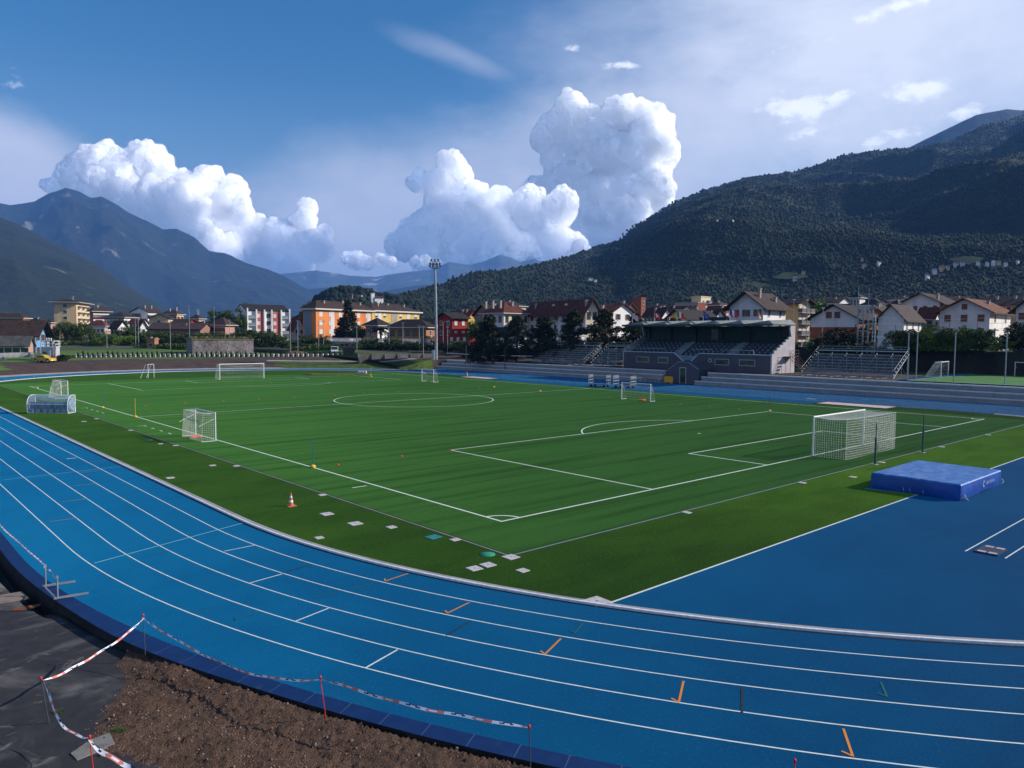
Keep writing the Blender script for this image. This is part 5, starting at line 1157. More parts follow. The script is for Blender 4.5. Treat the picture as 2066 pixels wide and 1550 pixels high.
def make_kind(key, mt, seed_):
    global rgt
    rgt = np.random.RandomState(seed_); C_, R_ = [], []; h = 10.
    root = bpy.data.objects.new('tree', None); tk = MB()
    if key[0] == 'round':
        for k in range(46):
            d = rgt.randn(3); d /= np.linalg.norm(d); rr = rgt.rand()**.45; c = np.array([0, 0, 5.9])+d*rr*np.array([3.3, 3.3, 3.6]); C_.append(c); R_.append(rgt.uniform(.7, 1.35))
        P = clumps(C_, R_, 62); sz = .19
        tk.tube([(0, 0, -.3), (.1, 0, 2), (0, .1, 4.5), (0, 0, 7)], [.32, .25, .17, .05], 7)
        for k in range(6): a = k*1.05; tk.tube([(0, 0, 2.4+k*.35), (1.3*math.cos(a), 1.3*math.sin(a), 4+k*.4), (2.3*math.cos(a), 2.3*math.sin(a), 5.5+k*.3)], [.13, .09, .03], 5)
    elif key[0] == 'conifer':
        for k in range(150):
            z = .5+9.2*rgt.rand()**1.25; r = (10-z)*.34*(.6+.5*rgt.rand()); a = rgt.rand()*6.28; C_.append((r*math.cos(a), r*math.sin(a), z)); R_.append(.35+.06*(10-z))
        P = clumps(C_, R_, 150); P[:, 2] -= .18*np.hypot(P[:, 0], P[:, 1]); sz = .15
        tk.tube([(0, 0, -.3), (0, 0, 9.7)], [.3, .03], 7)
    elif key[0] == 'pine':
        for k in range(120):
            z = .7+9.0*rgt.rand()**1.15; env = (1-((z-.7)/9.4)**1.5)*(3.2+.7*math.sin(z*2.6+seed_)); a = rgt.rand()*6.28; r = env*(.25+.75*rgt.rand()**.6); C_.append((r*math.cos(a), r*math.sin(a), z+.12*r)); R_.append(rgt.uniform(.42, .85))
            tk.tube([(0, 0, z-.5), (r*.5*math.cos(a), r*.5*math.sin(a), z-.1), (r*math.cos(a), r*math.sin(a), z+.1*r)], [.07, .05, .015], 4)
        P = clumps(C_, R_, 150); sz = .15
        tk.tube([(0, 0, -.3), (.08, 0, 4), (0, 0, 9.4)], [.24, .17, .03], 7)
    elif key[0] == 'willow':
        P = []
        for k in range(170):
            a = rgt.rand()*6.28; r = 3.9*math.sqrt(rgt.rand()); zt = 9.6-.33*r*r*.9+rgt.uniform(-.6, .3); L = rgt.uniform(1.5, min(zt-.6, 6.0)) if zt > 2.2 else 1.0; n = int(L*13)
            t = rgt.rand(n, 1); sw = rgt.randn(n, 3)*.13; P.append(np.array([r*math.cos(a), r*math.sin(a), zt])+t*np.array([.25*math.cos(a), .25*math.sin(a), -L])+sw)
        P = np.concatenate(P); sz = .14; tk.tube([(0, 0, -.3), (0, 0, 5), (0, 0, 8)], [.4, .3, .1], 7)
        for k in range(6): a = k*1.05; tk.tube([(0, 0, 4), (1.5*math.cos(a), 1.5*math.sin(a), 7.5), (2.6*math.cos(a), 2.6*math.sin(a), 7.3)], [.16, .1, .03], 5)
    elif key[0] == 'bush':
        for k in range(30):
            d = rgt.randn(3); d /= np.linalg.norm(d); d[2] = abs(d[2]); c = d*rgt.rand()**.4*np.array([5.2, 5.2, 7.8])+np.array([0, 0, .8]); C_.append(c); R_.append(rgt.uniform(1.1, 2.1))
        P = clumps(C_, R_, 38); P[:, 2] = np.abs(P[:, 2]); sz = .26; tk.tube([(0, 0, -.3), (.2, 0, 3), (0, .3, 6)], [.3, .2, .05], 6)
        for k in range(4): a = k*1.6; tk.tube([(0, 0, .5), (1.8*math.cos(a), 1.8*math.sin(a), 4)], [.15, .04], 5)
    elif key[0] == 'palm':
        P = []
        for k in range(34):
            a = rgt.rand()*6.28; e = rgt.uniform(-.6, 1.1); L = 2.3
            for t in np.linspace(.1, 1, 16): P.append([L*t*math.cos(a)*math.cos(e*.6), L*t*math.sin(a)*math.cos(e*.6), 7.6+L*t*math.sin(e)-1.5*t*t])
        P = np.array(P)+rgt.randn(len(P), 3)*.07; sz = .22; tk.tube([(0, 0, -.3), (.1, 0, 4), (0, 0, 7.8)], [.28, .22, .25], 8)
    V, F = leaves(P, sz)
    cr = npmesh('crown', V, F, mt); to = tk.build('trunk', m_trunk)
    KIND[key] = (cr.data, to.data); bpy.data.objects.remove(cr); bpy.data.objects.remove(to); bpy.data.objects.remove(root)
for k_, m_, s_ in ((('round', 0), m_leaf, 1), (('round', 1), m_leafl, 2), (('round', 2), m_leaf, 3), (('conifer', 0), m_leafd, 4), (('pine', 0), m_pine, 5), (('pine', 1), m_pine, 6), (('pine', 2), m_pine, 16), (('willow', 0), m_leaf, 7), (('bush', 0), m_leaf, 8), (('bush', 1), m_leafl, 9), (('bush', 2), m_leafd, 10), (('palm', 0), m_pine, 11)): make_kind(k_, m_, s_)
TN = {'round': ('broadleaf_tree', 'tree'), 'conifer': ('conifer_tree', 'tree'), 'pine': ('pine_tree', 'tree'), 'willow': ('willow_tree', 'tree'), 'bush': ('bush', 'bush'), 'palm': ('palm_tree', 'palm')}
rtr = random.Random(5)
def tree(key, u, vtop, d, wid, lb, group=None, vbase=None):
    """wid = crown width in metres"""
    P = at(u, vtop, d); z0 = H(P[0], P[1]) if vbase is None else float(at(u, vbase, d)[2]); h = max(1.0, float(P[2])-z0)
    nm, cat = TN[key[0]]; g = thing(nm, lb, cat, (P[0], P[1], z0), rtr.uniform(0, 6.28), group)
    W0 = {'round': 8.3, 'conifer': 6.4, 'pine': 7.2, 'willow': 8.2, 'bush': 13.0, 'palm': 4.4}[key[0]]; H0 = {'round': 10.2, 'conifer': 9.9, 'pine': 10.0, 'willow': 9.8, 'bush': 9.6, 'palm': 9.3}[key[0]]
    s = (wid/W0, wid/W0, h/H0)
    for nm_, me in zip(('crown', 'trunk'), KIND[key]):
        o = bpy.data.objects.new(nm_, me); COL.objects.link(o); o.parent = g; o.scale = s
    return g
# pines behind the terraces
for u, vt, d, w_, k in ((988, 632, 158, 8.6, 0), (1043, 637, 156, 7.4, 1), (1098, 640, 154, 8.8, 2), (1158, 626, 152, 8.0, 1), (1222, 622, 150, 8.4, 0), (1283, 634, 149, 7.6, 2)):
    tree(('pine', k), u, vt, d, w_*1.25, {988: 'dark pine leftmost of the row, beside the red house', 1043: 'airy dark pine standing before the lit villa wall', 1098: 'bushy dark pine between the two villas', 1158: 'tall pine before the balcony of the long villa', 1222: 'tall dark pine at the lit end of the long villa', 1283: 'dark pine closest to the grandstand, behind its left end'}[u], 'pines behind the concrete terraces')
tree(('pine', 1), 1358, 642, 150, 6.5, 'dark pine poking up behind the grandstand roof')
tree(('round', 1), 1262, 672, 156, 5.0, 'bright green tree glimpsed between the two right pines')
tree(('round', 1), 928, 686, 185, 6.5, 'bright green shrubby tree at the foot of the red house')
tree(('conifer', 0), 702, 604, 262, 12.0, 'tall black-green fir in front of the orange flats')
tree(('round', 0), 732, 650, 256, 8, 'dark rounded tree right beside the tall fir')
tree(('palm', 0), 768, 655, 238, 6.5, 'palm tree before the white wall between fir and tan house')
tree(('bush', 2), 783, 662, 236, 3.5, 'narrow dark shrub between the palm and the tan house')
tree(('willow', 0), 131, 646, 250, 9.5, 'left of the two weeping willows below the cream tower'); tree(('willow', 0), 163, 648, 246, 9.5, 'right of the two weeping willows below the cream tower')
tree(('round', 2), 442, 618, 290, 12, 'large round tree left of the white and red flats, the paler one'); tree(('round', 0), 471, 617, 285, 11, 'large dark round tree touching the white and red flats')
tree(('round', 0), 625, 603, 330, 10, 'dark tree top showing above the roof of the white and red flats', None)
tree(('round', 2), 258, 655, 262, 11, 'dark round tree between the low red-roofed houses on the left')
for u, vt, d, w_, key, lb in ((196, 664, 240, 8, ('bush', 1), 'feathery light green bush right of the willows'), (222, 672, 236, 8, ('round', 1), 'small light tree behind the vine row'), (305, 660, 250, 12, ('bush', 0), 'dark bushy tree above the low brick hut'), (335, 662, 246, 12, ('bush', 0), 'dark bush in the dense thicket, centre'), (362, 665, 242, 12, ('bush', 0), 'dark bush in the dense thicket, by the lamp'),
                              (395, 664, 240, 11, ('bush', 0), 'dark bush behind the left end of the stone hall'), (425, 663, 240, 11, ('bush', 0), 'dark bush behind the middle of the stone hall'), (455, 664, 238, 11, ('bush', 0), 'dark bush behind the right end of the stone hall'),
                              (505, 655, 240, 13, ('bush', 0), 'big bushy tree just right of the stone hall'), (535, 658, 236, 13, ('bush', 0), 'big bushy tree in front of the red panelled flats'), (562, 668, 232, 11, ('bush', 0), 'rounded bush before the right end of the red panelled flats'), (590, 681, 222, 9, ('bush', 0), 'low bush by the lamp right of the red panelled flats'),
                              (620, 672, 225, 8, ('round', 0), 'small tree before the grey end wall of the orange flats'), (651, 673, 222, 6, ('round', 0), 'small tree below the first orange windows'), (668, 690, 210, 9, ('bush', 0), 'low bush behind the white van'), (640, 690, 212, 10, ('bush', 0), 'low bush along the lane, left of the van'),
                              (610, 690, 214, 9, ('bush', 2), 'dark low bush beside the lane'), (720, 689, 206, 10, ('bush', 0), 'low bush at the foot of the tall fir'), (752, 674, 212, 9, ('bush', 0), 'dense green bush in front of the palm'), (793, 676, 208, 11, ('bush', 0), 'dense green bush below the tan house'), (832, 684, 204, 8, ('bush', 0), 'low bush below the tan house, right'), (862, 672, 206, 8, ('bush', 2), 'dark bush between tan house and mast'), (905, 685, 190, 9, ('bush', 2), 'dark bush right of the mast'),
                              (945, 682, 176, 9, ('bush', 2), 'dark bush between the red house and the first pine'), (1070, 690, 170, 9, ('bush', 2), 'dark undergrowth bush below the second pine'), (1015, 690, 172, 10, ('bush', 2), 'dark undergrowth bush behind the first pine'), (1130, 690, 168, 9, ('bush', 2), 'dark undergrowth bush behind the third pine'), (1190, 690, 164, 8, ('bush', 2), 'dark undergrowth bush left of the tallest pines'), (1250, 690, 160, 8, ('bush', 2), 'dark undergrowth bush behind the left bleachers')):
    tree(key, u, vt, d, w_, lb)
# right side
for u, vt, d, w_, key, lb in ((1655, 594, 230, 8, ('round', 1), 'bright sunlit tree rising behind the brick gable house'), (1628, 605, 240, 7, ('round', 0), 'dark tree left of the bright sunlit one'), (1700, 606, 235, 5, ('round', 0), 'dark tree between the roofs by the steel masts'), (1780, 602, 250, 6, ('round', 0), 'dark tree top left of the high white gable'),
                              (1690, 652, 128, 12, ('bush', 2), 'large dark shrubby tree behind the right bleachers'), (1650, 676, 132, 6, ('bush', 1), 'bright hedge bush beside the ochre flats'), (1730, 668, 126, 7, ('bush', 2), 'dark bush below the steel masts'), (1590, 665, 150, 3.0, ('round', 1), 'small green tree squeezed behind the stand wall'),
                              (1817, 655, 124, 6.5, ('bush', 0), 'dark green bush left end of the hedge on the wall'), (1846, 652, 122, 6, ('bush', 0), 'green bush on the wall below the slanting roof'), (1890, 648, 120, 7.5, ('bush', 1), 'light green tall bush on the wall before the white gable'), (1925, 650, 118, 7, ('bush', 0), 'green bush on the wall, middle of the white gable'),
                              (1955, 651, 118, 6, ('bush', 1), 'light leafy bush on the wall left of the dark round one'), (1985, 653, 116, 6, ('bush', 0), 'round dark bush on the wall at the gable corner'), (2012, 677, 114, 6, ('bush', 1), 'low yellow-green bush on the wall'), (2048, 640, 116, 6.5, ('bush', 2), 'dark rounded tree at the right edge of the photo'), (2080, 636, 112, 6.5, ('bush', 2), 'dark tree cut by the right edge of the photo'), (1870, 664, 120, 5, ('bush', 1), 'light bush filling the gap on the wall'), (1940, 668, 117, 5, ('bush', 1), 'lower light bush on the wall'), (1905, 672, 119, 5, ('bush', 1), 'lowest light bush on the wall before the gable')):
    tree(key, u, vt, d, w_, lb, vbase=(708 if d < 135 else None))
# ---- hedges and vines as leafy rows
def hedge(ua, ub, vt, vb, d0, d1, thick, mt, lb, name='hedge', dens=26, leaf=.24, wav=.5):
    global rgt
    A, B = at(ua, vb, d0), at(ub, vb, d1); L = np.linalg.norm((B-A)[:2]); hA = float(at(ua, vt, d0)[2]-A[2]); hB = float(at(ub, vt, d1)[2]-B[2])
    n = int(L*((hA+hB)/2)*thick*dens/2); s = rgt.rand(n, 1); t = rgt.rand(n, 1)**.8; w_ = (rgt.rand(n, 1)-.5)*thick
    hh = hA+(hB-hA)*s; e = (B-A)/np.linalg.norm(B-A); nn = np.array([-e[1], e[0], 0]); top = 1-wav*.5*(fbm(s[:, 0]*L*.35+ua, 0, 0, 3)[:, None])
    P = A+(B-A)*s+nn*w_+np.array([0, 0, 1])*(hh*t*top)
    V, F = leaves(P, leaf); c = A
    o = npmesh('foliage', V-c, F, mt); g = thing(name, lb, 'hedge', c); o.parent = g
    q = MB()
    for k in range(max(2, int(L/2.5))): p = (B-A)*(k+.5)/max(2, int(L/2.5)); q.tube([p+np.array([0, 0, -.3]), p+np.array([0, 0, hA*.7])], [.08, .03], 5)
    q.build('stems', m_trunk, g); return g
hedge(92, 225, 688, 708, 236, 250, 4, m_leaf, 'long dark clipped hedge behind the bright meadow on the left', wav=.25)
hedge(215, 300, 676, 703, 246, 262, 5, m_leafl, 'light green vine-like hedge row right of the dark clipped one', wav=.6)
hedge(285, 388, 692, 711, 235, 215, 5, m_leaf, 'dark green hedge left of the stone hall', wav=.5)
hedge(0, 88, 708, 722, 175, 200, 3, m_leafd, 'dark hedge behind the white scoreboard hut', wav=.4)
hedge(118, 150, 716, 748, 150, 170, 2.2, m_pine, 'brownish hedge along the sloping fence by the hut', wav=.3, dens=40)
hedge(590, 690, 697, 712, 205, 200, 4, m_leaf, 'low shrubbery along the lane behind the van', wav=.6)
hedge(690, 875, 692, 706, 215, 188, 4, m_leafd, 'dark shrubbery behind the panel wall', wav=.6)
hedge(1640, 1760, 690, 708, 124, 121, 3, m_leafd, 'dark undergrowth along the foot of the steel masts', wav=.4)

# ================================================================== houses
def wallmat(n, r, g_, b, v=.75): return mat(n, C(r, g_, b), tuple(c*v for c in C(r, g_, b)[:3])+(1,), .35, .85, .15, 6, lo=.4, hi=.75, stretch=(1, 1, .4))
WM = {'cream': wallmat('cream render', 205, 178, 138), 'white': wallmat('white render', 225, 222, 220), 'greywhite': wallmat('grey white render', 200, 196, 198), 'beige': wallmat('weathered beige render', 214, 200, 176, .7), 'orange': wallmat('orange render', 214, 128, 70), 'yellow': wallmat('yellow render', 205, 172, 90), 'blue': wallmat('pale blue render', 95, 150, 195), 'red': wallmat('deep red render', 138, 32, 26), 'pink': wallmat('pinkish render', 168, 132, 120),
      'tan': wallmat('tan brick', 158, 112, 78), 'brick': wallmat('orange brick', 138, 74, 50), 'redpanel': wallmat('rose red render', 178, 84, 84), 'stone': wallmat('concrete grey', 150, 140, 125), 'ochre': wallmat('ochre render', 215, 165, 105), 'glassgrey': wallmat('grey glazing', 120, 135, 145), 'brown': wallmat('brown render', 140, 105, 90)}
def roofmat(n, r, g_, b):
    c = tuple(k*.55 for k in C(r, g_, b)[:3])+(1,); return layered(n, [c, (tuple(k*.5 for k in c[:3])+(1,), .8, S1, .4, .65, .8), (tuple(min(1, k*1.5) for k in c[:3])+(1,), 3, S1, .55, .75, .6)], .85, .8, 5, .05)
RM = {'brown': roofmat('brown tiles', 84, 64, 58), 'red': roofmat('weathered red tiles', 118, 62, 48), 'dark': roofmat('dark tiles', 58, 52, 52), 'bright': roofmat('bright red tiles', 165, 60, 40), 'grey': roofmat('grey sheet roof', 120, 118, 115), 'rust': roofmat('rust tiles', 140, 82, 58)}
m_shut = mat('brown shutter', (.16, .055, .035, 1), (.12, .04, .028, 1), 8, .7); m_shutg = mat('white roller shutter', (.55, .55, .53, 1), rough=.7); m_fasc = mat('pale fascia', (.52, .50, .47, 1), rough=.8); m_dim = mat('dark fascia', (.05, .04, .035, 1), rough=.8); m_rail = mat('balcony rail', (.12, .10, .10, 1), rough=.6)
m_chim = mat('chimney render', (.34, .30, .27, 1), (.24, .20, .18, 1), 2, .85)
PROTO = {}
def winproto(kind, w_, h):
    k = (kind, round(w_, 1), round(h, 1))
    if k in PROTO: return PROTO[k]
    q = MB(); f = .09
    q.b2((-w_/2-f, -.07, -h/2-f), (-w_/2, .0, h/2+f)); q.b2((w_/2, -.07, -h/2-f), (w_/2+f, .0, h/2+f)); q.b2((-w_/2, -.07, h/2), (w_/2, 0, h/2+f)); q.b2((-w_/2-.1, -.12, -h/2-f-.04), (w_/2+.1, 0, -h/2))
    q.b2((-w_/2, -.03, -h/2), (w_/2, -.005, h/2), 1)
    if kind == 'shut':
        for sx in (-1, 1): q.b2((sx*(w_/2+.02) if sx > 0 else -w_*.5-.42, -.11, -h/2), (w_/2+.42 if sx > 0 else -(w_/2+.02), -.072, h/2), 2)
    if kind == 'half': q.b2((-w_/2, -.05, -h*.05), (w_/2, -.031, h/2), 2)
    mats = {'dark': [m_fasc, m_glass], 'shut': [m_fasc, m_glass, m_shut], 'closed': [m_fasc, m_shut], 'white': [m_fasc, m_shutg], 'half': [m_fasc, m_glass, m_shutg], 'tall': [m_dim, m_glass]}[kind]
    o = q.build('window', mats); PROTO[k] = o.data; bpy.data.objects.remove(o); return PROTO[k]
def place_win(g, kind, w_, h, loc, rz):
    o = bpy.data.objects.new('window', winproto(kind, w_, h)); COL.objects.link(o); o.parent = g; o.location = loc; o.rotation_euler = (0, 0, rz); return o
def balcony(g, x0, x1, z, axis, dep=1.2, mt=None, hgt=1.0, slab=None):
    q = MB()
    if axis == 'R': q.b2((x0, -dep, z-.15), (x1, 0, z)); q.b2((x0, -dep-.03, z), (x1, -dep+.03, z+hgt), 1); q.b2((x0, -dep, z), (x0+.05, 0, z+hgt), 1); q.b2((x1-.05, -dep, z), (x1, 0, z+hgt), 1)
    else: q.b2((-dep, x0, z-.15), (0, x1, z)); q.b2((-dep-.03, x0, z), (-dep+.03, x1, z+hgt), 1); q.b2((-dep, x0, z), (0, x0+.05, z+hgt), 1); q.b2((-dep, x1-.05, z), (0, x1, z+hgt), 1)
    return q.build('balcony', [slab or m_fasc, mt or m_rail], g)
FH2, RH2 = FW[:2]/np.linalg.norm(FW[:2]), RT[:2]/np.linalg.norm(RT[:2])
def house(name, lb, cat, u0, um, u1, d, veave, vridge, a=48, roof='gableL', wall='white', wallR=None, rm='brown', w=None, dp=None, over=.7, winL=None, winR=None, chim=(), group=None, zbase=None, storey=3.0, hipd=.5, base=None, sw=None, oth=.22):
    if um < 900: a = a+math.degrees(math.atan((um-1033)/FPX))
    ar = rad(a); dL = -RH2*math.cos(ar)+FH2*math.sin(ar); dR = RH2*math.sin(ar)+FH2*math.cos(ar)
    P = at(um, 700, d)[:2]
    def cut(u, dv):
        r = ray(u, 700)[:2]; A = np.array([[r[0], -dv[0]], [r[1], -dv[1]]]); s = np.linalg.solve(A, P-CAM[:2]); return abs(s[1])
    w = w or cut(u0, dL); dp = dp or cut(u1, dR); w, dp = min(w, 60), min(dp, 70)
    z0 = (H(P[0], P[1]) if zbase is None else zbase)-.6; zE = float(at(um, veave, d)[2]); h = max(2.0, zE-z0)
    ctr = P+dL*w/2+dR*dp/2; dr = abs((ctr-CAM[:2])@(FW[:2]/np.linalg.norm(FW[:2])**1)) if roof in ('hip',) else d+(0 if roof == 'gableL' else 0)
    if roof == 'gableL': dr = (P+dL*w/2-CAM[:2])@FH2
    elif roof == 'gableR': dr = (P+dR*dp/2-CAM[:2])@FH2 if u1-um > um-u0 else (P+dL*w/2+dR*dp/2-CAM[:2])@FH2
    else: dr = (ctr-CAM[:2])@FH2
    zR = float(at(um, vridge, dr)[2]); rise = max(.5, zR-zE)
    g = thing(name, lb, cat, (P[0], P[1], z0), math.atan2(dR[1], dR[0]), group)
    L, D = w, dp
    q = MB(); P4 = [(0, 0), (D, 0), (D, L), (0, L)]
    q.face([(0, 0, 0), (0, 0, h), (0, L, h), (0, L, 0)], 0); q.face([(D, 0, 0), (D, L, 0), (D, L, h), (D, 0, h)], 0); q.face([(0, 0, 0), (D, 0, 0), (D, 0, h), (0, 0, h)], 1); q.face([(0, L, 0), (0, L, h), (D, L, h), (D, L, 0)], 1); q.face([(0, 0, h), (D, 0, h), (D, L, h), (0, L, h)], 0)
    if roof == 'gableL':
        for x in (0, D): q.face([(x, 0, h), (x, L/2, h+rise*.97), (x, L, h)] if x else [(x, L, h), (x, L/2, h+rise*.97), (x, 0, h)], 0)
    if roof == 'gableR':
        for y in (0, L): q.face([(0, y, h), (D, y, h), (D/2, y, h+rise*.97)], 1)
    wl = q.build('wall', [WM[wall], WM[wallR or wall]], g)  # white houses: greyer left face, its shade put into the wall colour
    t = oth; q = MB(); o_ = over
    if roof == 'gableL':
        dz = rise*o_/(L/2)
        for s in (0, 1):
            ye, yr = (-o_, L/2) if s == 0 else (L+o_, L/2)
            q.prism([(-o_, ye, h-dz), (-o_, yr, h+rise), (-o_, yr, h+rise+t), (-o_, ye, h-dz+t)][::1 if s == 0 else -1], (D+2*o_, 0, 0))
    elif roof == 'gableR':
        dz = rise*o_/(D/2)
        for s in (0, 1):
            xe, xr = (-o_, D/2) if s == 0 else (D+o_, D/2)
            q.prism([(xe, -o_, h-dz), (xr, -o_, h+rise), (xr, -o_, h+rise+t), (xe, -o_, h-dz+t)][::-1 if s == 0 else 1], (0, L+2*o_, 0))
    elif roof == 'hip':
        e = [(-o_, -o_, h), (D+o_, -o_, h), (D+o_, L+o_, h), (-o_, L+o_, h)]; q.prism(e, (0, 0, t), 1)
        E_ = [(x, y, h+t+.003) for x, y, _ in e]; zz_ = h+t+rise
        if D >= L: hd_ = min(L/2, D/2-.01)*hipd*2; r1, r2 = (hd_, L/2, zz_), (D-hd_, L/2, zz_); q.add(E_+[r1, r2], [(0, 1, 5, 4), (1, 2, 5), (2, 3, 4, 5), (3, 0, 4)])
        else: hd_ = min(D/2, L/2-.01)*hipd*2; r1, r2 = (D/2, hd_, zz_), (D/2, L-hd_, zz_); q.add(E_+[r1, r2], [(0, 1, 4), (1, 2, 5, 4), (2, 3, 5), (3, 0, 4, 5)])
    else: q.b2((-.15, -.15, h), (D+.15, L+.15, h+.5), 1)
    rf = q.build('roof', [RM[rm], m_fasc if roof == 'hip' else WM[wall]], g)
    for (sx, sy, hh) in chim:
        x, y = sx*D, sy*L
        zs = h+rise*(1-abs(2*sy-1)) if roof == 'gableL' else h+rise*(1-abs(2*sx-1)) if roof == 'gableR' else h+rise*.6 if roof == 'hip' else h
        q = MB(); hh = hh*.62; q.b2((x-.3, y-.3, zs-.5), (x+.3, y+.3, zs+hh)); q.b2((x-.4, y-.4, zs+hh), (x+.4, y+.4, zs+hh+.14)); q.build('chimney', m_chim, rf)
    for spec_, ax in ((winL, 'L'), (winR, 'R')):
        if not spec_: continue
        cols, rows, kind, ww, wh = spec_[:5]; bal = spec_[5] if len(spec_) > 5 else None; span = L if ax == 'L' else D
        for r in range(rows):
            zc = h-1.55-r*storey
            if zc < .8: break
            for c in range(cols):
                s = (c+.5)/cols*span
                kd = kind if kind != 'mix' else ('half' if (r+c) % 3 else 'dark')
                place_win(g, kd, ww, wh, (0, s, zc) if ax == 'L' else (s, 0, zc), -math.pi/2 if ax == 'L' else 0)
                if bal and c in bal: balcony(g, s-ww/2-.7, s+ww/2+.7, zc-wh/2-.15, ax, 1.2, WM['beige'] if bal == 'x' else None)
    g['dims'] = [L, D, h, rise]
    return g
hs = house
# ---- left part of the town
hs('house', 'brown hip-roofed house with orange wall at the far left edge', 'house', -40, 48, 62, 265, 643, 634, 30, 'hip', 'brown', 'orange', 'brown', winR=(2, 2, 'dark', 1, 1.3))
bh = hs('blue_house', 'pale blue house under a wide brown roof at the left edge', 'house', -90, 72, 92, 178, 668, 648, 24, 'gableR', 'blue', 'blue', 'brown', over=1.6, winL=(7, 2, 'shut', 1.0, 1.4), winR=(2, 2, 'shut', .9, 1.5), chim=((.4, .78, 1.5),))
hs('annex', 'low white annex with grey sheet roof in front of the blue house', 'annex', -90, 57, 67, 165, 694, 680, 24, 'gableR', 'white', 'pink', 'grey', over=.5, winL=(9, 1, 'dark', 1.6, 1.3))
hs('apartment_tower', 'tall cream apartment block with orange corner and balconies on its right side', 'apartment block', 111, 156, 183, 370, 611, 606, 14, 'hip', 'cream', 'cream', 'dark', over=2.0, winL=(1, 7, 'dark', 1.6, 1.4), winR=(3, 7, 'half', 1.8, 1.9, (0, 1, 2)), chim=((.4, .4, 4),), hipd=.5)
hs('apartment_block', 'red apartment block with white balconies right of the cream tower', 'apartment block', 183, 190, 222, 360, 629, 621, 62, 'hip', 'brown', 'redpanel', 'brown', over=1.3, winR=(4, 4, 'white', 1.8, 1.6, (0, 1, 2, 3)), chim=((.4, .5, 3),))
hs('apartment_block', 'pinkish flat with long pale eaves behind the small red-roofed houses', 'apartment block', 212, 252, 280, 350, 641, 631, 35, 'hip', 'brown', 'white', 'dark', over=1.2, winL=(6, 3, 'half', 1.2, 1.4), winR=(3, 3, 'white', 1.4, 1.4, (0, 1)))
hs('gabled_block', 'white gabled block with a brown brick panel, left background', 'apartment block', 265, 300, 326, 360, 630, 621, 38, 'gableL', 'white', 'white', 'brown', over=.6, winL=(1, 1, 'dark', 1.2, 1.2), winR=(5, 4, 'half', 1.4, 1.4, (0, 2, 4)), chim=((.3, .4, 2.5), (.8, .4, 2.5)))
bk = [o for o in COL.objects if o.get('label', '').startswith('white gabled block')][0]
q = MB(); L_, h_ = bk['dims'][0], bk['dims'][2]; q.b2((-.10, L_*.42, h_-9), (-.01, L_*.92, h_-.6)); q.build('brick_panel', WM['brown'], bk)
hs('house', 'small yellow-cream gabled house left of centre in the town', 'house', 302, 341, 345, 300, 642, 634, 12, 'gableL', 'cream', 'cream', 'dark', w=None, dp=12, winL=(1, 2, 'dark', 1.0, 1.2))
hs('house', 'brown-roofed house with cream lit side and tall chimney', 'house', 328, 358, 372, 345, 635, 627, 35, 'hip', 'brown', 'cream', 'brown', winL=(3, 2, 'shut', 1.1, 1.3), winR=(2, 3, 'shut', 1.1, 1.3), chim=((.6, .3, 3.5), (.3, .6, 2.5)))
hs('house', 'reddish hip-roofed house left of the round trees', 'house', 384, 402, 414, 330, 644, 636, 40, 'hip', 'pink', 'pink', 'brown', winL=(2, 2, 'dark', 1, 1.3), winR=(2, 3, 'half', 1, 1.3), chim=((.5, .5, 2),))
hs('warehouse', 'long low building with dull brown roof above the dark thicket', 'warehouse', 298, 405, 409, 262, 665, 653, 15, 'gableR', 'brown', 'brown', 'brown', over=.5, dp=16, chim=((.3, .35, 1.2),))
hs('house', 'low house with dark red roof just below the red balconied block', 'house', 178, 212, 224, 290, 659, 647, 28, 'hip', 'white', 'pink', 'red', winL=(4, 2, 'dark', 1.1, 1.2), winR=(2, 2, 'half', 1.2, 1.2))
hs('house', 'dark-roofed gabled house with white bargeboards left of the round tree', 'house', 224, 238, 258, 284, 661, 648, 45, 'gableR', 'pink', 'white', 'dark', winR=(3, 2, 'half', 1.2, 1.3, (0, 1, 2)), winL=(2, 2, 'dark', 1, 1.2))
hs('house', 'small white gable poking out of the dark trees', 'house', 279, 283, 298, 275, 659, 647, 65, 'gableR', 'white', 'white', 'brown', winR=(1, 1, 'dark', 1, 1.1))
hs('house', 'purplish hip-roofed house between the round trees and the stone hall', 'house', 425, 455, 474, 275, 657, 641, 35, 'hip', 'pink', 'pink', 'brown', over=1, winL=(3, 1, 'shut', 1.1, 1.3))
hs('house', 'distant dark-walled house behind the blue one', 'house', 92, 104, 112, 300, 652, 646, 40, 'hip', 'brown', 'pink', 'brown', winL=(2, 3, 'dark', 1, 1.3))
hs('house', 'distant red-walled house behind the low warehouse', 'house', 348, 380, 398, 300, 652, 645, 35, 'gableR', 'pink', 'red', 'brown', winR=(2, 1, 'half', 1, 1.2))
q = hs('brick_hut', 'small unfinished brick hut with chimney posts in the greenery on the left', 'hut', 296, 312, 320, 225, 686, 681, 35, 'flat', 'tan', 'tan', 'brown', winL=(1, 1, 'dark', 1.2, 1), chim=((.3, .6, 1.2), (.8, .2, .9)))
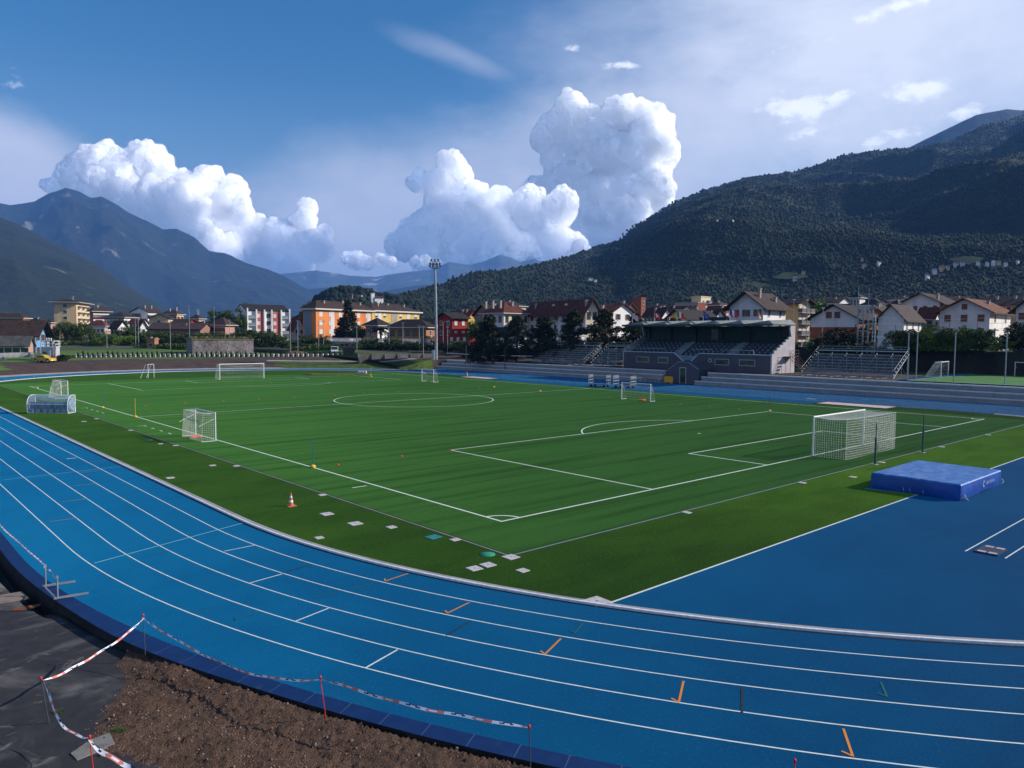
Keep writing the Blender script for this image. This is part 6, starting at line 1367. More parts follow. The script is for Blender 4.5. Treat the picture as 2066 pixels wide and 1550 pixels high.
# white and red flats
wr = hs('flats', 'white block of flats with two rose-red panels and glazed balconies', 'apartment block', 487, 498, 584, 288, 627, 615, 72, 'gableL', 'white', 'white', 'dark', over=.25, w=13, winL=None)
L_, D_, h_, r_ = wr['dims']
for a_, b_ in ((.14, .34), (.64, .80)):
    q = MB(); q.b2(((.22 if a_ < .2 else .62)*D_, -.25, h_-11.2), ((.37 if a_ < .2 else .77)*D_, -.01, h_-.4)); q.build('red_panel', WM['redpanel'], wr)
for s, k in ((.22, 'white'), (.45, 'tall'), (.60, 'white')):
    for r in range(4): place_win(wr, k, 1.1 if k != 'white' else 1.0, 1.3, (s*D_+.9, -.26 if k == 'white' else -.02, h_-1.8-r*2.9), 0)
for r in range(4): place_win(wr, 'dark', .9, 1.0, (.53*D_, -.02, h_-1.6-r*2.9), 0)
for s0, s1 in ((.03, .20), (.81, .97)):
    for r in range(4): q = MB(); q.b2((s0*D_, -.8, h_-2.9-r*2.9), (s1*D_, 0, h_-2.75-r*2.9)); q.b2((s0*D_, -.8, h_-2.75-r*2.9), (s1*D_, -.74, h_-1.75-r*2.9), 1); q.build('balcony', [m_fasc, WM['glassgrey']], wr)
for s in (0, .205, .39, .56, .785, .985): q = MB(); q.b2((s*D_, -.9, 0), (s*D_+.45, .05, h_+(1.0 if s in (0, .985) else .5))); q.build('pier', WM['white'], wr)
hs('house', 'small red-roofed house with white gable beside the grey end of the orange flats', 'house', 584, 594, 613, 278, 661, 640, 55, 'gableR', 'pink', 'white', 'red', winL=(1, 2, 'dark', 1, 1.2), winR=(2, 1, 'dark', .9, 1.2))
# orange and yellow flats
og = hs('flats', 'orange block of flats with grey end wall and grey window strips', 'apartment block', 612, 638, 750, 268, 625, 611, 47.5, 'hip', 'orange', 'orange', 'brown', over=1.1, oth=.5, winR=(6, 4, 'white', 1.5, 1.5), storey=3.1, chim=((.2, .3, 2.5), (.55, .4, 3), (.85, .3, 2.5)), hipd=.5)
L_, D_, h_, r_ = og['dims']; q = MB(); q.b2((-.08, L_*.34, 0), (-.01, L_*.9, h_-.3)); q.b2((-.075, -.0, 0), (-.012, L_*.33, 2.6)); q.build('grey_panel', WM['glassgrey'], og)
for s in (.245, .575, .91): q = MB(); q.b2((s*D_, -.08, .2), (s*D_+1.9, -.015, h_-.2)); q.build('grey_strip', WM['greywhite'], og)
yw = hs('flats', 'yellow block of flats continuing the orange one to the right', 'apartment block', 745, 751, 846, 296, 628.5, 616, 43.5, 'hip', 'yellow', 'yellow', 'brown', over=1.1, oth=.5, w=12, winR=(6, 4, 'half', 1.5, 1.5), storey=3.1, chim=((.25, .3, 2.5), (.5, .4, 2.8), (.8, .3, 2.5)))
L_, D_, h_, r_ = yw['dims']
for s, ww_ in ((.12, 1.9), (.38, 4.0), (.72, 1.9)): q = MB(); q.b2((s*D_, -.08, .2), (s*D_+ww_, -.015, h_-.2)); q.build('grey_strip', WM['greywhite'] if ww_ < 3 else WM['stone'], yw)
hs('house', 'grey-black hip-roofed house with white wall behind the palm', 'house', 738, 762, 784, 250, 658, 643, 40, 'hip', 'pink', 'white', 'dark', over=1.3, winL=(2, 1, 'shut', 1, 1.3), winR=(1, 1, 'dark', 1.4, 1.2))
hs('house', 'tan house with dark pyramid roof left of the floodlight mast', 'house', 785, 860, 877, 232, 662, 646, 25, 'hip', 'tan', 'tan', 'dark', over=1.1, winL=(5, 2, 'tall', 1.2, 1.6), winR=(1, 2, 'dark', 1, 1.5))
hs('house', 'distant pale flat-roofed building between yellow flats and mast', 'house', 845, 880, 890, 300, 648, 641, 30, 'flat', 'greywhite', 'greywhite', 'dark')
hs('house', 'brown-roofed house low behind the mast', 'house', 850, 880, 893, 262, 655, 645, 30, 'gableR', 'white', 'white', 'dark', winL=(3, 1, 'dark', 1, 1.2))
rh = hs('red_house', 'deep red house with black roof trim right of the mast', 'house', 883, 912, 942, 222, 641, 632, 48, 'gableL', 'red', 'red', 'dark', over=.9, winL=(2, 2, 'dark', 1, 1.2), winR=(2, 2, 'white', .9, 1.2))
hs('red_annex', 'low red annex with dark flat roof in front of the red house', 'annex', 905, 944, 958, 205, 676, 672, 50, 'flat', 'red', 'red', 'dark', winL=(3, 1, 'half', 1.0, 1.6))
hs('house', 'house with bright red roof and yellow wall behind the red house', 'house', 918, 945, 962, 262, 640, 627, 50, 'gableR', 'yellow', 'yellow', 'bright', over=.8, chim=((.3, .3, 1.8), (.3, .6, 1.8)))
hs('house', 'brown shaded gable house left of the lit villa', 'house', 958, 990, 1000, 228, 634, 616, 48, 'gableL', 'brown', 'brown', 'dark', over=.8, dp=14, chim=((.3, .4, 1.6),), winL=(2, 3, 'dark', 1, 1.3))
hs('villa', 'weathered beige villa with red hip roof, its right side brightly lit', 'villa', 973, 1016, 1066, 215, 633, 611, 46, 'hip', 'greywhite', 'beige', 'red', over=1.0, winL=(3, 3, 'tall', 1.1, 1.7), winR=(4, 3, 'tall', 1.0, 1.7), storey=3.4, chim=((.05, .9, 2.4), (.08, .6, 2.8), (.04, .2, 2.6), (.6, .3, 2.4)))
vb_ = hs('villa', 'long beige villa with red roof, two dormers and balconies', 'villa', 1066, 1181, 1205, 198, 625, 609, 60, 'gableR', 'greywhite', 'beige', 'red', over=1.1, winL=(7, 3, 'tall', 1.1, 1.9, (0, 3, 4)), winR=(2, 3, 'tall', 1.0, 1.7), storey=3.3, chim=((.2, .9, 1.8), (.2, .03, 2.2)))
L_, D_, h_, r_ = vb_['dims']
for s in (.34, .56):
    q = MB(); q.prism([(.9, s*L_, h_+.4), (.9, s*L_+1.7, h_+.4), (.9, s*L_+1.7, h_+1.5), (.9, s*L_+.85, h_+2.0), (.9, s*L_, h_+1.5)][::-1], (2.6, 0, 0)); d_ = q.build('dormer', WM['beige'], vb_)
    q = MB(); q.b2((.86, s*L_+.4, h_+.6), (.895, s*L_+1.3, h_+1.4)); q.build('pane', m_glass, d_)
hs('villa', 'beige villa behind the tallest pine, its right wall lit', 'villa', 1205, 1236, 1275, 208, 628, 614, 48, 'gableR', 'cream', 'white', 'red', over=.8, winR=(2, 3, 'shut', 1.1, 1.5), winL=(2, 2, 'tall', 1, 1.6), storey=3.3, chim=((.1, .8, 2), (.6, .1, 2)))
hs('brick_tower_block', 'square orange-brick stair tower above the roofs in the middle', 'building', 1275, 1292, 1301, 300, 603, 602, 48, 'flat', 'brick', 'brick', 'dark', winR=(1, 4, 'dark', 1, 1.2))
hs('house', 'brown-roofed house right of the brick tower', 'house', 1298, 1335, 1352, 240, 636, 623, 52, 'gableR', 'beige', 'white', 'brown', winL=(5, 2, 'dark', 1, 1.3), chim=((.3, .5, 1.5),))
hs('house', 'green-grey gabled house in shade behind the flags', 'house', 1346, 1382, 1390, 205, 641, 626, 48, 'gableL', 'ochre', 'ochre', 'dark', over=1.0, dp=15, winL=(2, 2, 'dark', 1, 1.2))
hs('apartment_block', 'stepped concrete block with terraces and a blank lift tower', 'apartment block', 1360, 1406, 1422, 320, 612, 610, 52, 'flat', 'stone', 'brick', 'dark', winL=(5, 4, 'dark', 1.8, 1.4, (0, 1, 2, 3, 4)))
hs('lift_tower', 'blank pale concrete tower behind the stepped block', 'building', 1393, 1412, 1432, 340, 600, 598, 46, 'flat', 'cream', 'beige', 'dark', winR=(2, 3, 'half', 1.2, 1.3, (1,)))
hs('house', 'house with wide dark roof between the flags and the stepped block', 'house', 1380, 1438, 1462, 228, 642, 628, 56, 'gableR', 'white', 'white', 'dark', over=.8, winL=(4, 1, 'half', 1, 1.2), chim=((.3, .2, 1.2), (.3, .6, 1.3)))
hs('house', 'red-brown roofed house hidden left of the tall white gable', 'house', 1425, 1462, 1478, 245, 627, 620, 52, 'gableR', 'brick', 'brick', 'red', winR=(2, 2, 'half', 1, 1.2), chim=((.3, .3, 1.5),))
hs('house', 'low dark roof directly behind the middle of the stand', 'house', 1395, 1452, 1475, 200, 654, 642, 56, 'gableR', 'white', 'white', 'dark', over=.8)
hs('house', 'maroon roofed houses row behind the brick tower', 'house', 1305, 1372, 1395, 280, 628, 620, 58, 'gableR', 'pink', 'white', 'red', winL=(6, 1, 'dark', 1, 1.2), chim=((.3, .3, 1.5), (.3, .7, 1.5)))
# ---- right part
hs('house', 'tall white gabled house with three chimneys behind the grandstand', 'house', 1471, 1538, 1583, 165, 617, 591, 46, 'gableL', 'greywhite', 'white', 'brown', over=1.3, winL=(3, 3, 'shut', 1.0, 1.5), winR=(2, 3, 'closed', .8, 1.4), storey=3.0, chim=((.25, .30, 2.0), (.55, .5, 1.6), (.75, .16, 1.8)))
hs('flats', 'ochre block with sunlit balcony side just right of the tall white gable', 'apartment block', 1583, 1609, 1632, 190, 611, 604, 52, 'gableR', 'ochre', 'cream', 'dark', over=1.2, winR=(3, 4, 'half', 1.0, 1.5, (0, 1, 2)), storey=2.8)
bg_ = hs('house', 'house with whitewashed gable above orange brick, behind the right bleachers', 'house', 1634, 1728, 1745, 160, 641, 616, 46, 'gableL', 'brick', 'brick', 'dark', over=1.0, dp=14)
L_, D_, h_, r_ = bg_['dims']; q = MB(); q.prism([(-.06, 0, h_-2.0), (-.06, L_, h_-2.0), (-.06, L_, h_-.1), (-.06, L_/2, h_+r_*.90), (-.06, 0, h_-.1)][::-1], (.05, 0, 0)); q.build('whitewash', WM['greywhite'], bg_)
for s in (.42, .60): place_win(bg_, 'closed', 1.3, 1.4, (-.07, s*L_, h_+.6), -math.pi/2)
hs('house', 'dark wide roof behind the brick gable', 'house', 1625, 1700, 1720, 235, 628, 616, 55, 'gableR', 'white', 'white', 'dark', over=.8, winL=(4, 1, 'dark', 1, 1.2))
hs('tower_house', 'narrow grey building with dish aerials rising behind the steel masts', 'building', 1712, 1731, 1742, 260, 602, 594, 48, 'hip', 'stone', 'white', 'dark', over=.6, winL=(3, 3, 'dark', .8, 2.0))
hs('house', 'brown hip-roofed house in the background right of the steel masts', 'house', 1735, 1770, 1785, 255, 617, 604, 50, 'hip', 'white', 'white', 'dark', over=1, winL=(3, 1, 'half', 1, 1.2), chim=((.5, .5, 1.5),))
hs('house', 'distant pink house left of the high white gable', 'house', 1788, 1812, 1825, 250, 618, 607, 50, 'hip', 'pink', 'pink', 'brown', over=.7, winL=(3, 1, 'dark', 1, 1.2), chim=((.4, .4, 1.5),))
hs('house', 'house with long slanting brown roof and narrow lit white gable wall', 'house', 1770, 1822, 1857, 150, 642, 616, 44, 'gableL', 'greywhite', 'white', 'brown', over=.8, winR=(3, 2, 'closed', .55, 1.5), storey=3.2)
hs('house', 'high white gabled house with two small attic windows', 'house', 1815, 1893, 1932, 205, 610, 593, 46, 'gableL', 'greywhite', 'brick', 'brown', over=1.3, winL=(4, 3, 'closed', 1.0, 1.3), winR=(3, 3, 'closed', 1, 1.3), chim=((.1, .12, 2.5), (.6, .4, 1.2)))
hs('house', 'red-roofed house squeezed between two white gables', 'house', 1852, 1880, 1895, 172, 640, 622, 46, 'gableR', 'brown', 'white', 'red', over=.8, winR=(1, 2, 'closed', .9, 1.2), winL=(2, 2, 'dark', 1.2, 1.4))
wg = hs('house', 'large white gabled house with rust-red roof near the right edge', 'house', 1893, 1994, 2036, 160, 627, 604, 46, 'gableL', 'greywhite', 'white', 'rust', over=1.2, winL=(3, 3, 'closed', 1.3, 1.5), winR=(2, 3, 'closed', .9, 1.5), storey=2.9, chim=((.6, .3, 1.4),))
place_win(wg, 'closed', 1.1, 1.2, (-.01, wg['dims'][0]*.5, wg['dims'][2]+.9), -math.pi/2)
hs('flats', 'wide ochre building with brown roof behind the large white gable', 'apartment block', 1960, 2110, 2150, 215, 611, 599, 62, 'gableR', 'ochre', 'ochre', 'brown', over=1.2, winL=(9, 2, 'closed', 1.1, 1.3), chim=((.3, .2, 1.8), (.3, .5, 1.6), (.3, .75, 1.7), (.2, .35, 1.5)))
hs('house', 'white house with dark eaves cut by the right edge', 'house', 2046, 2120, 2150, 150, 622, 596, 46, 'gableL', 'greywhite', 'white', 'dark', over=1.2, winL=(3, 3, 'closed', 1.1, 1.4))
hs('shed', 'low white garden shed wall on the bank below the slanting roof', 'shed', 1771, 1860, 1866, 128, 684, 683, 60, 'flat', 'white', 'cream', 'dark', dp=4, zbase=4.4)

# ---- roofs filling the background
for (u0, um, u1, d, ve, vr, a_, rf_, wl_, wr_, rm_, lb) in (
    (60, 84, 96, 310, 650, 643, 35, 'hip', 'white', 'white', 'brown', 'white brown-roofed house peeking between the blue house and the cream tower'),
    (262, 285, 300, 330, 652, 644, 35, 'gableR', 'cream', 'white', 'red', 'red-roofed house low in front of the white gabled block'),
    (395, 418, 430, 310, 658, 650, 35, 'gableR', 'cream', 'cream', 'brown', 'cream house squeezed left of the round trees'),
    (1000, 1030, 1060, 270, 618, 609, 40, 'hip', 'cream', 'cream', 'dark', 'dark roof rising just behind the red hip-roofed villa'),
    (1232, 1262, 1280, 260, 622, 614, 46, 'gableR', 'pink', 'pink', 'red', 'red roof between the beige villas and the brick tower'),
    (1300, 1330, 1350, 330, 622, 615, 46, 'gableR', 'pink', 'white', 'brown', 'distant brown roof right behind the brick tower'),
    (1320, 1362, 1375, 185, 655, 645, 52, 'gableR', 'beige', 'cream', 'red', 'low red roof between the two leftmost flags'),
    (1425, 1450, 1472, 290, 617, 610, 46, 'hip', 'brick', 'brick', 'brown', 'brown hip roof left of the tall white gable, far back'),
    (1590, 1640, 1660, 270, 612, 604, 50, 'gableR', 'pink', 'white', 'dark', 'dark roof far behind the ochre balcony block'),
    (1655, 1690, 1712, 300, 610, 602, 50, 'gableR', 'white', 'white', 'brown', 'brown roof far behind the brick gable house'),
    (1740, 1778, 1800, 190, 630, 618, 46, 'gableL', 'brick', 'brick', 'brown', 'brick house hidden behind the steel masts'),
    (1790, 1830, 1850, 300, 606, 600, 50, 'hip', 'pink', 'pink', 'brown', 'low brown roof behind the highest white gable'),
    (1900, 1940, 1960, 290, 607, 600, 50, 'gableR', 'cream', 'white', 'brown', 'brown roof between the high white gable and the ochre building'),
    (1000, 1046, 1062, 182, 672, 662, 50, 'gableR', 'white', 'white', 'dark', 'low white outbuilding glimpsed between the first two pines'),
    (1110, 1160, 1180, 178, 678, 668, 55, 'flat', 'greywhite', 'white', 'dark', 'low white garage glimpsed below the long villa')):
    hs('house', lb, 'house', u0, um, u1, d, ve, vr, a_, rf_, wl_, wr_, rm_, winL=(3, 2, 'dark', 1, 1.2), winR=(2, 2, 'half', 1, 1.2), chim=((.3, .4, 1.5),) if rf_ != 'flat' else ())
for u, vt, d, w_, key, lb in ((1312, 636, 200, 6, ('round', 0), 'dark tree top between the flags and the brick tower'), (1415, 640, 215, 6, ('round', 0), 'dark tree top in front of the dark wide roof'), (1462, 634, 220, 5, ('round', 2), 'small tree at the left foot of the tall white gable'), (1560, 600, 250, 7, ('round', 0), 'dark tree behind the chimneys of the tall white gable'), (1600, 680, 150, 5, ('bush', 2), 'dark bush at the foot of the ochre block'), (1768, 640, 160, 6, ('round', 0), 'dark tree right behind the steel masts'), (1868, 632, 185, 5, ('round', 0), 'dark tree between the slanting roof and the white gable'),
                              (500, 606, 340, 8, ('round', 0), 'tree top behind the left end of the red panelled flats'), (860, 640, 250, 8, ('round', 2), 'tree behind the tan house, left of the mast'), (240, 640, 330, 9, ('round', 0), 'tree between the pinkish flat and the white gabled block'), (965, 640, 200, 8, ('round', 0), 'dark tree between the red house and the villa'), (340, 640, 310, 8, ('round', 2), 'tree behind the cream gable')):
    tree(key, u, vt, d, w_, lb)
# ---- hillside houses and the church
def tiny(u, v, wpx, hpx, wall, rm, lb, hill='right_mountain', roof='gableL', grp='small houses scattered on the wooded hillside'):
    p = hill_point(hill, u, v)
    if p is None: return
    d = float((p-CAM)@FW); s = d/FPX
    g = thing('hillside_house', lb, 'house', p+np.array([0, 0, 3.0]), math.atan2(RT[1], RT[0])+rtr.uniform(-.5, .5), grp)
    w_, h = wpx*s*1.1, hpx*s*.6; q = MB(); q.b2((-w_/2, -w_*.35, -6), (w_/2, w_*.35, h)); q.prism([(-w_/2, -w_*.35, h), (-w_/2, w_*.35, h), (-w_/2, 0, h+h*.4)][::-1], (w_, 0, 0)); q.build('wall', WM[wall], g)
    q = MB(); q.prism([(-w_*.55, -w_*.42, h*.93), (-w_*.55, 0, h*1.43), (-w_*.55, w_*.42, h*.93), (-w_*.55, 0, h*1.5)], (w_*1.1, 0, 0)); q.build('roof', RM[rm], g)
    q = MB()
    for k in (-.28, .0, .28): q.b2((w_*k-.5, -w_*.35-.15, h*.35), (w_*k+.5, -w_*.35-.02, h*.65))
    q.build('window', m_glass, g)
for u, v, a_, b_, wl_, r_, lb in ((1190, 568, 7, 4, 'white', 'brown', 'white hillside house high above the long villa'), (1200, 571, 5, 4, 'white', 'dark', 'second small white house above the long villa'), (1441, 449, 3, 2, 'white', 'grey', 'speck of a house high up the slope'), (1473, 449, 3, 2, 'white', 'grey', 'speck of a house high up, right of its twin'), (1734, 528, 4, 3, 'cream', 'brown', 'pinkish house in the village strip, leftmost'),
        (1600, 567, 7, 4, 'white', 'grey', 'white farmhouse beside the small meadow'), (1617, 556, 6, 4, 'cream', 'brown', 'cream farmhouse uphill of the white one'), (1768, 537, 6, 5, 'white', 'brown', 'white village house left of the church-like one'), (1738, 541, 6, 4, 'cream', 'brown', 'cream village house low in the strip'), (1866, 565, 7, 6, 'white', 'dark', 'white square house lowest in the hillside village'),
        (1880, 553, 7, 5, 'white', 'grey', 'white village house with pale roof'), (1894, 547, 8, 6, 'cream', 'brown', 'tall cream house in the middle of the village'), (1906, 546, 6, 5, 'cream', 'brown', 'cream house right of the tall one'), (1922, 540, 8, 5, 'greywhite', 'grey', 'grey village house uphill'), (1935, 538, 7, 6, 'greywhite', 'dark', 'grey village house beside the meadow'),
        (1966, 536, 6, 5, 'white', 'brown', 'white house right of the terraced meadow'), (1985, 538, 5, 4, 'white', 'dark', 'small white house right of the meadow pair'), (1998, 536, 7, 5, 'white', 'grey', 'white house toward the right of the village'), (2008, 535, 6, 4, 'cream', 'brown', 'cream house toward the right of the village'), (2022, 538, 6, 4, 'white', 'brown', 'last white house on the right of the village'), (2046, 534, 5, 3, 'greywhite', 'grey', 'grey speck of a house by the right edge')):
    tiny(u, v, a_, b_, wl_, r_, lb)
tiny(706, 606, 11, 8, 'brown', 'dark', 'brown chalet among trees on the church hill', 'church_hill', grp='buildings on the church hill'); tiny(727, 606, 7, 5, 'white', 'bright', 'small white house with red roof on the church hill', 'church_hill', grp='buildings on the church hill')
p = hill_point('church_hill', 752, 615); ch_ = thing('church', 'tiny white church with bell tower on the wooded hillock', 'church', p+np.array([0, 0, 3.5]), YAW+rad(30))
q = MB(); q.b2((-1.6, -1.6, -3), (1.6, 1.6, 7.5)); t_ = q.build('bell_tower', WM['white'], ch_); q = MB(); q.lathe([(2.1, 7.5), (1.3, 8.6), (1.0, 9.2), (.2, 11.2), (0, 11.5)], n=8, sm=False); q.build('spire', RM['dark'], t_)
q = MB(); q.b2((1.6, -2.5, -3), (10, 2.5, 3.0)); q.prism([(1.6, -2.5, 3), (1.6, 2.5, 3), (1.6, 0, 4.6)][::-1], (8.4, 0, 0)); nv = q.build('nave', WM['white'], ch_); q = MB(); q.prism([(1.4, -3, 2.8), (1.4, 0, 4.7), (1.4, 3, 2.8), (1.4, 0, 5.0)], (8.9, 0, 0)); q.build('roof', RM['brown'], nv)

# ================================================================== middle distance things
# old stone hall with grass on top
m_rubble = layered('rubble stone wall', [(.26, .22, .22, 1), ((.13, .11, .11, 1), 1.6, S1, .4, .62, .9), ((.40, .34, .33, 1), 2.4, S1, .5, .7, .8), ((.06, .05, .05, 1), .25, (1, 1, .35), .5, .7, .7), ((.22, .10, .09, 1), .5, (1, 1, .6), .62, .75, .5)], .95, 1, 3, .15)
Pn = at(512, 718, 201); Pw = at(388, 718, 193); v_ = (Pn-Pw)[:2]; Lw = float(np.linalg.norm(v_)); z0 = H(Pw[0], Pw[1])-.3; ztop = float(at(450, 686, 196)[2])
shl = thing('stone_hall', 'long roofless rubble-stone hall overgrown with grass on top', 'stone building', (Pw[0], Pw[1], z0), math.atan2(v_[1], v_[0]))
q = MB(); q.b2((0, 0, 0), (Lw, 9, ztop-z0)); q.build('wall', m_rubble, shl); q = MB(); q.b2((-.15, -.15, ztop-z0), (Lw+.15, 9.15, ztop-z0+.22)); q.build('coping', m_stone, shl)
n = 2600; gp = np.c_[rng.rand(n)*Lw, rng.rand(n)*8.8, np.full(n, ztop-z0+.2)+rng.rand(n)*.55]; Vq, Fq = leaves(gp, .16); o = npmesh('roof_grass', Vq, Fq, leafmat('dry grass', (.13, .14, .05, 1), (.06, .08, .02, 1), (.2, .2, .08, 1))); o.parent = shl
# concrete blocks with young shrubs in front
q = MB(); q.box((0, 0, .36), (1.2, .55, .72), taper=.97); blk0 = q.build('concrete_block', mat('pale concrete block', (.42, .41, .41, 1), (.30, .29, .30, 1), 1.2, .9)); tag(blk0, 'pale concrete block in the long row edging the brown soil strip', 'concrete block', 'concrete blocks in a row beyond the far bend')
rgt = np.random.RandomState(31); Pq = rgt.randn(120, 3)*np.array([.10, .10, .34])+np.array([0, 0, .75]); Vq, Fq = leaves(Pq, .10); shr = npmesh('young_shrub', Vq, Fq, m_leafd); tag(shr, 'dark young shrub planted in front of the pale blocks', 'shrub', 'young shrubs along the block row')
us = np.linspace(155, 702, 56); vs_ = np.interp(us, [151, 235, 377, 533, 626, 702], [736, 734, 731, 726.5, 723, 722]); ds = np.interp(us, [151, 377, 702], [163, 175, 186])
for i, (u, v, d) in enumerate(zip(us, vs_, ds)):
    p = at(u, v, d); z = H(p[0], p[1]); e = at(u+5, v, d+1)-p
    o = blk0 if i == 0 else dup(blk0); o.location = (p[0], p[1], z-.05); o.rotation_euler = (0, 0, math.atan2(e[1], e[0])+random.uniform(-.06, .06))
    seg = 0 if u < 388 else 1 if u < 512 else 2
    o['label'] = ('pale concrete block in the row before the open meadow, left of the stone hall', 'pale concrete block in the row right in front of the stone hall', 'pale concrete block in the row between the stone hall and the dark container')[seg]; o['group'] = 'concrete blocks '+('left of the stone hall', 'before the stone hall', 'right of the stone hall')[seg]
    if u < 690:
        p2 = at(u+3, v+2, d-1.6); o = shr if i == 0 else dup(shr); o.location = (p2[0], p2[1], H(p2[0], p2[1])-.1); o.rotation_euler = (0, 0, i*1.3); o.scale = (1, 1, random.uniform(.8, 1.15)); o['label'] = ('dark young shrub by the blocks before the open meadow', 'dark young shrub by the blocks in front of the stone hall', 'dark young shrub by the blocks right of the stone hall')[seg]; o['group'] = 'young shrubs '+('left of the stone hall', 'before the stone hall', 'right of the stone hall')[seg]
for i, u in enumerate(np.linspace(2, 62, 6)):
    p = at(u, 750, 146+i*1.2); z = H(p[0], p[1]); o = dup(blk0, (p[0], p[1], z+.5), label='pale concrete block in the short high row left of the yellow car'); o.scale = (1.05, 1, 1.3); o['group'] = 'concrete blocks left of the yellow car'; o.rotation_euler = (0, 0, -.2)
# panel wall, container, van
m_panel = layered('stained panel wall', [(.16, .14, .13, 1), ((.09, .08, .075, 1), .4, (1, 1, .5), .4, .65, .9), ((.24, .22, .20, 1), 1.5, S1, .5, .75, .6)], .9, .5, 4, .05)
A_, B_ = at(722, 718, 170), at(878, 721, 178); Lp = float(np.linalg.norm((B_-A_)[:2])); za = H(A_[0], A_[1])
pw_ = thing('panel_wall', 'stained precast panel wall with buttresses left of the floodlight mast', 'wall', (A_[0], A_[1], za-.3), math.atan2((B_-A_)[1], (B_-A_)[0]))
nP = 6
for i in range(nP):
    a_ = i*Lp/nP; q = MB(); q.b2((a_+.15, 0, 0), (a_+Lp/nP-.02, .18, 2.35)); q.build('panel', m_panel, pw_); q = MB(); q.prism([(a_, -1.1, 0), (a_, .2, 0), (a_, .2, 2.45), (a_, .0, 2.45)], (.15, 0, 0)); q.build('buttress', m_panel, pw_)
p = at(704, 719, 182); g = thing('site_container', 'dark steel container at the left end of the panel wall', 'container', (p[0], p[1], H(p[0], p[1])-.1), math.atan2(RT[1], RT[0])+.2)
q = MB(); q.b2((-1.4, -1.2, .15), (1.4, 1.2, 2.5)); 
for k in range(11): q.b2((-1.35+k*.26, -1.26, .3), (-1.25+k*.26, -1.2, 2.35))
q.build('body', mat('dark container paint', (.03, .03, .035, 1), (.05, .045, .045, 1), 3, .6), g)
q = MB(); q.b2((-1.45, -1.3, 2.5), (1.45, 1.25, 2.62)); q.build('lid', m_darksteel, g)
def wheels(g, xs, y, r, w_):
    for x in xs:
        for s in (-1, 1):
            q = MB(); q.tube([(x, s*y-w_/2, r), (x, s*y+w_/2, r)], r, 14); wh = q.build('wheel', m_black, g); q = MB(); q.tube([(x, s*y-w_/2-.01 if s < 0 else s*y+w_/2-.01, r), (x, s*y-w_/2+.01 if s < 0 else s*y+w_/2+.01, r)], r*.55, 12); q.build('rim', m_alu, wh)
p = at(675, 713, 196); g = thing('delivery_van', 'white van parked front-on behind the blocks on the lane', 'van', (p[0], p[1], H(p[0], p[1])), math.atan2(-FW[1], -FW[0])+.25)
side_p = [(-2.2, .35), (-2.25, 1.9), (-2.1, 2.1), (.9, 2.1), (1.5, 1.25), (2.25, 1.05), (2.35, .35)]
q = MB(); q.prism([(x, -.9, z) for x, z in side_p][::-1], (0, 1.8, 0)); q.build('body', mat('white car paint', (.65, .66, .66, 1), rough=.3, spec=.5), g)
q = MB(); q.prism([(.98, -.78, 2.02), (.98, .78, 2.02), (1.53, .78, 1.32), (1.53, -.78, 1.32)], (.03, 0, .03)); q.b2((.0, -.92, 1.3), (.95, -.905, 1.95)); q.b2((0, .905, 1.3), (.95, .92, 1.95)); q.build('windscreen', m_glass, g); wheels(g, (-1.4, 1.5), .82, .34, .2)
for s in (-1, 1): q = MB(); q.box((2.33, s*.62, .85), (.08, .34, .2)); q.build('headlight', m_lblue, g)
# yellow rounded car
p = at(91, 750.5, 147); g = thing('yellow_car', 'rounded bright yellow vintage-shaped car parked beside the scoreboard hut', 'car', (p[0], p[1], H(p[0], p[1])), math.atan2(RT[1], RT[0])-.12)
m_ycar = mat('yellow car paint', (.50, .34, .02, 1), rough=.25, spec=.6)
bp = [(-2.0, .35), (-2.05, .6), (-1.85, .9), (-1.5, 1.18), (-1.0, 1.42), (-.35, 1.5), (.15, 1.44), (.45, 1.3), (.72, .98), (1.3, .92), (1.75, .78), (2.0, .55), (2.03, .35)]
q = MB(); V = []
for y, s in ((-.78, .93), (-.70, .99), (0, 1.03), (.70, .99), (.78, .93)): V += [(x*s if abs(x) > 1.2 else x, y if z < 1 else y*.86, .3+(z-.3)*s) for x, z in bp]
nb_ = len(bp); q.add(V, [(i*nb_+j, i*nb_+j+1, (i+1)*nb_+j+1, (i+1)*nb_+j) for i in range(4) for j in range(nb_-1)], 0, True); q.add(V[:nb_], [tuple(range(nb_))]); q.add(V[-nb_:], [tuple(range(nb_))[::-1]]); q.build('body', m_ycar, g)
for x in (-1.25, 1.3):
    for s in (-1, 1): q = MB(); q.tube([(x+.46*math.cos(t), s*.82, .33+.46*math.sin(t)) for t in np.linspace(.1, math.pi-.1, 9)], .13, 6); q.build('fender', m_ycar, g)
for s in (-1, 1): q = MB(); q.prism([(-1.15, s*.70, 1.02), (-.42, s*.70, 1.02), (-.42, s*.66, 1.36), (-.85, s*.66, 1.3)], (0, s*.07, 0)); q.prism([(-.32, s*.70, 1.02), (.5, s*.70, 1.02), (.32, s*.66, 1.22), (.1, s*.66, 1.35), (-.32, s*.66, 1.37)], (0, s*.07, 0)); q.build('side_window', m_glass, g)
wheels(g, (-1.25, 1.3), .74, .32, .16)
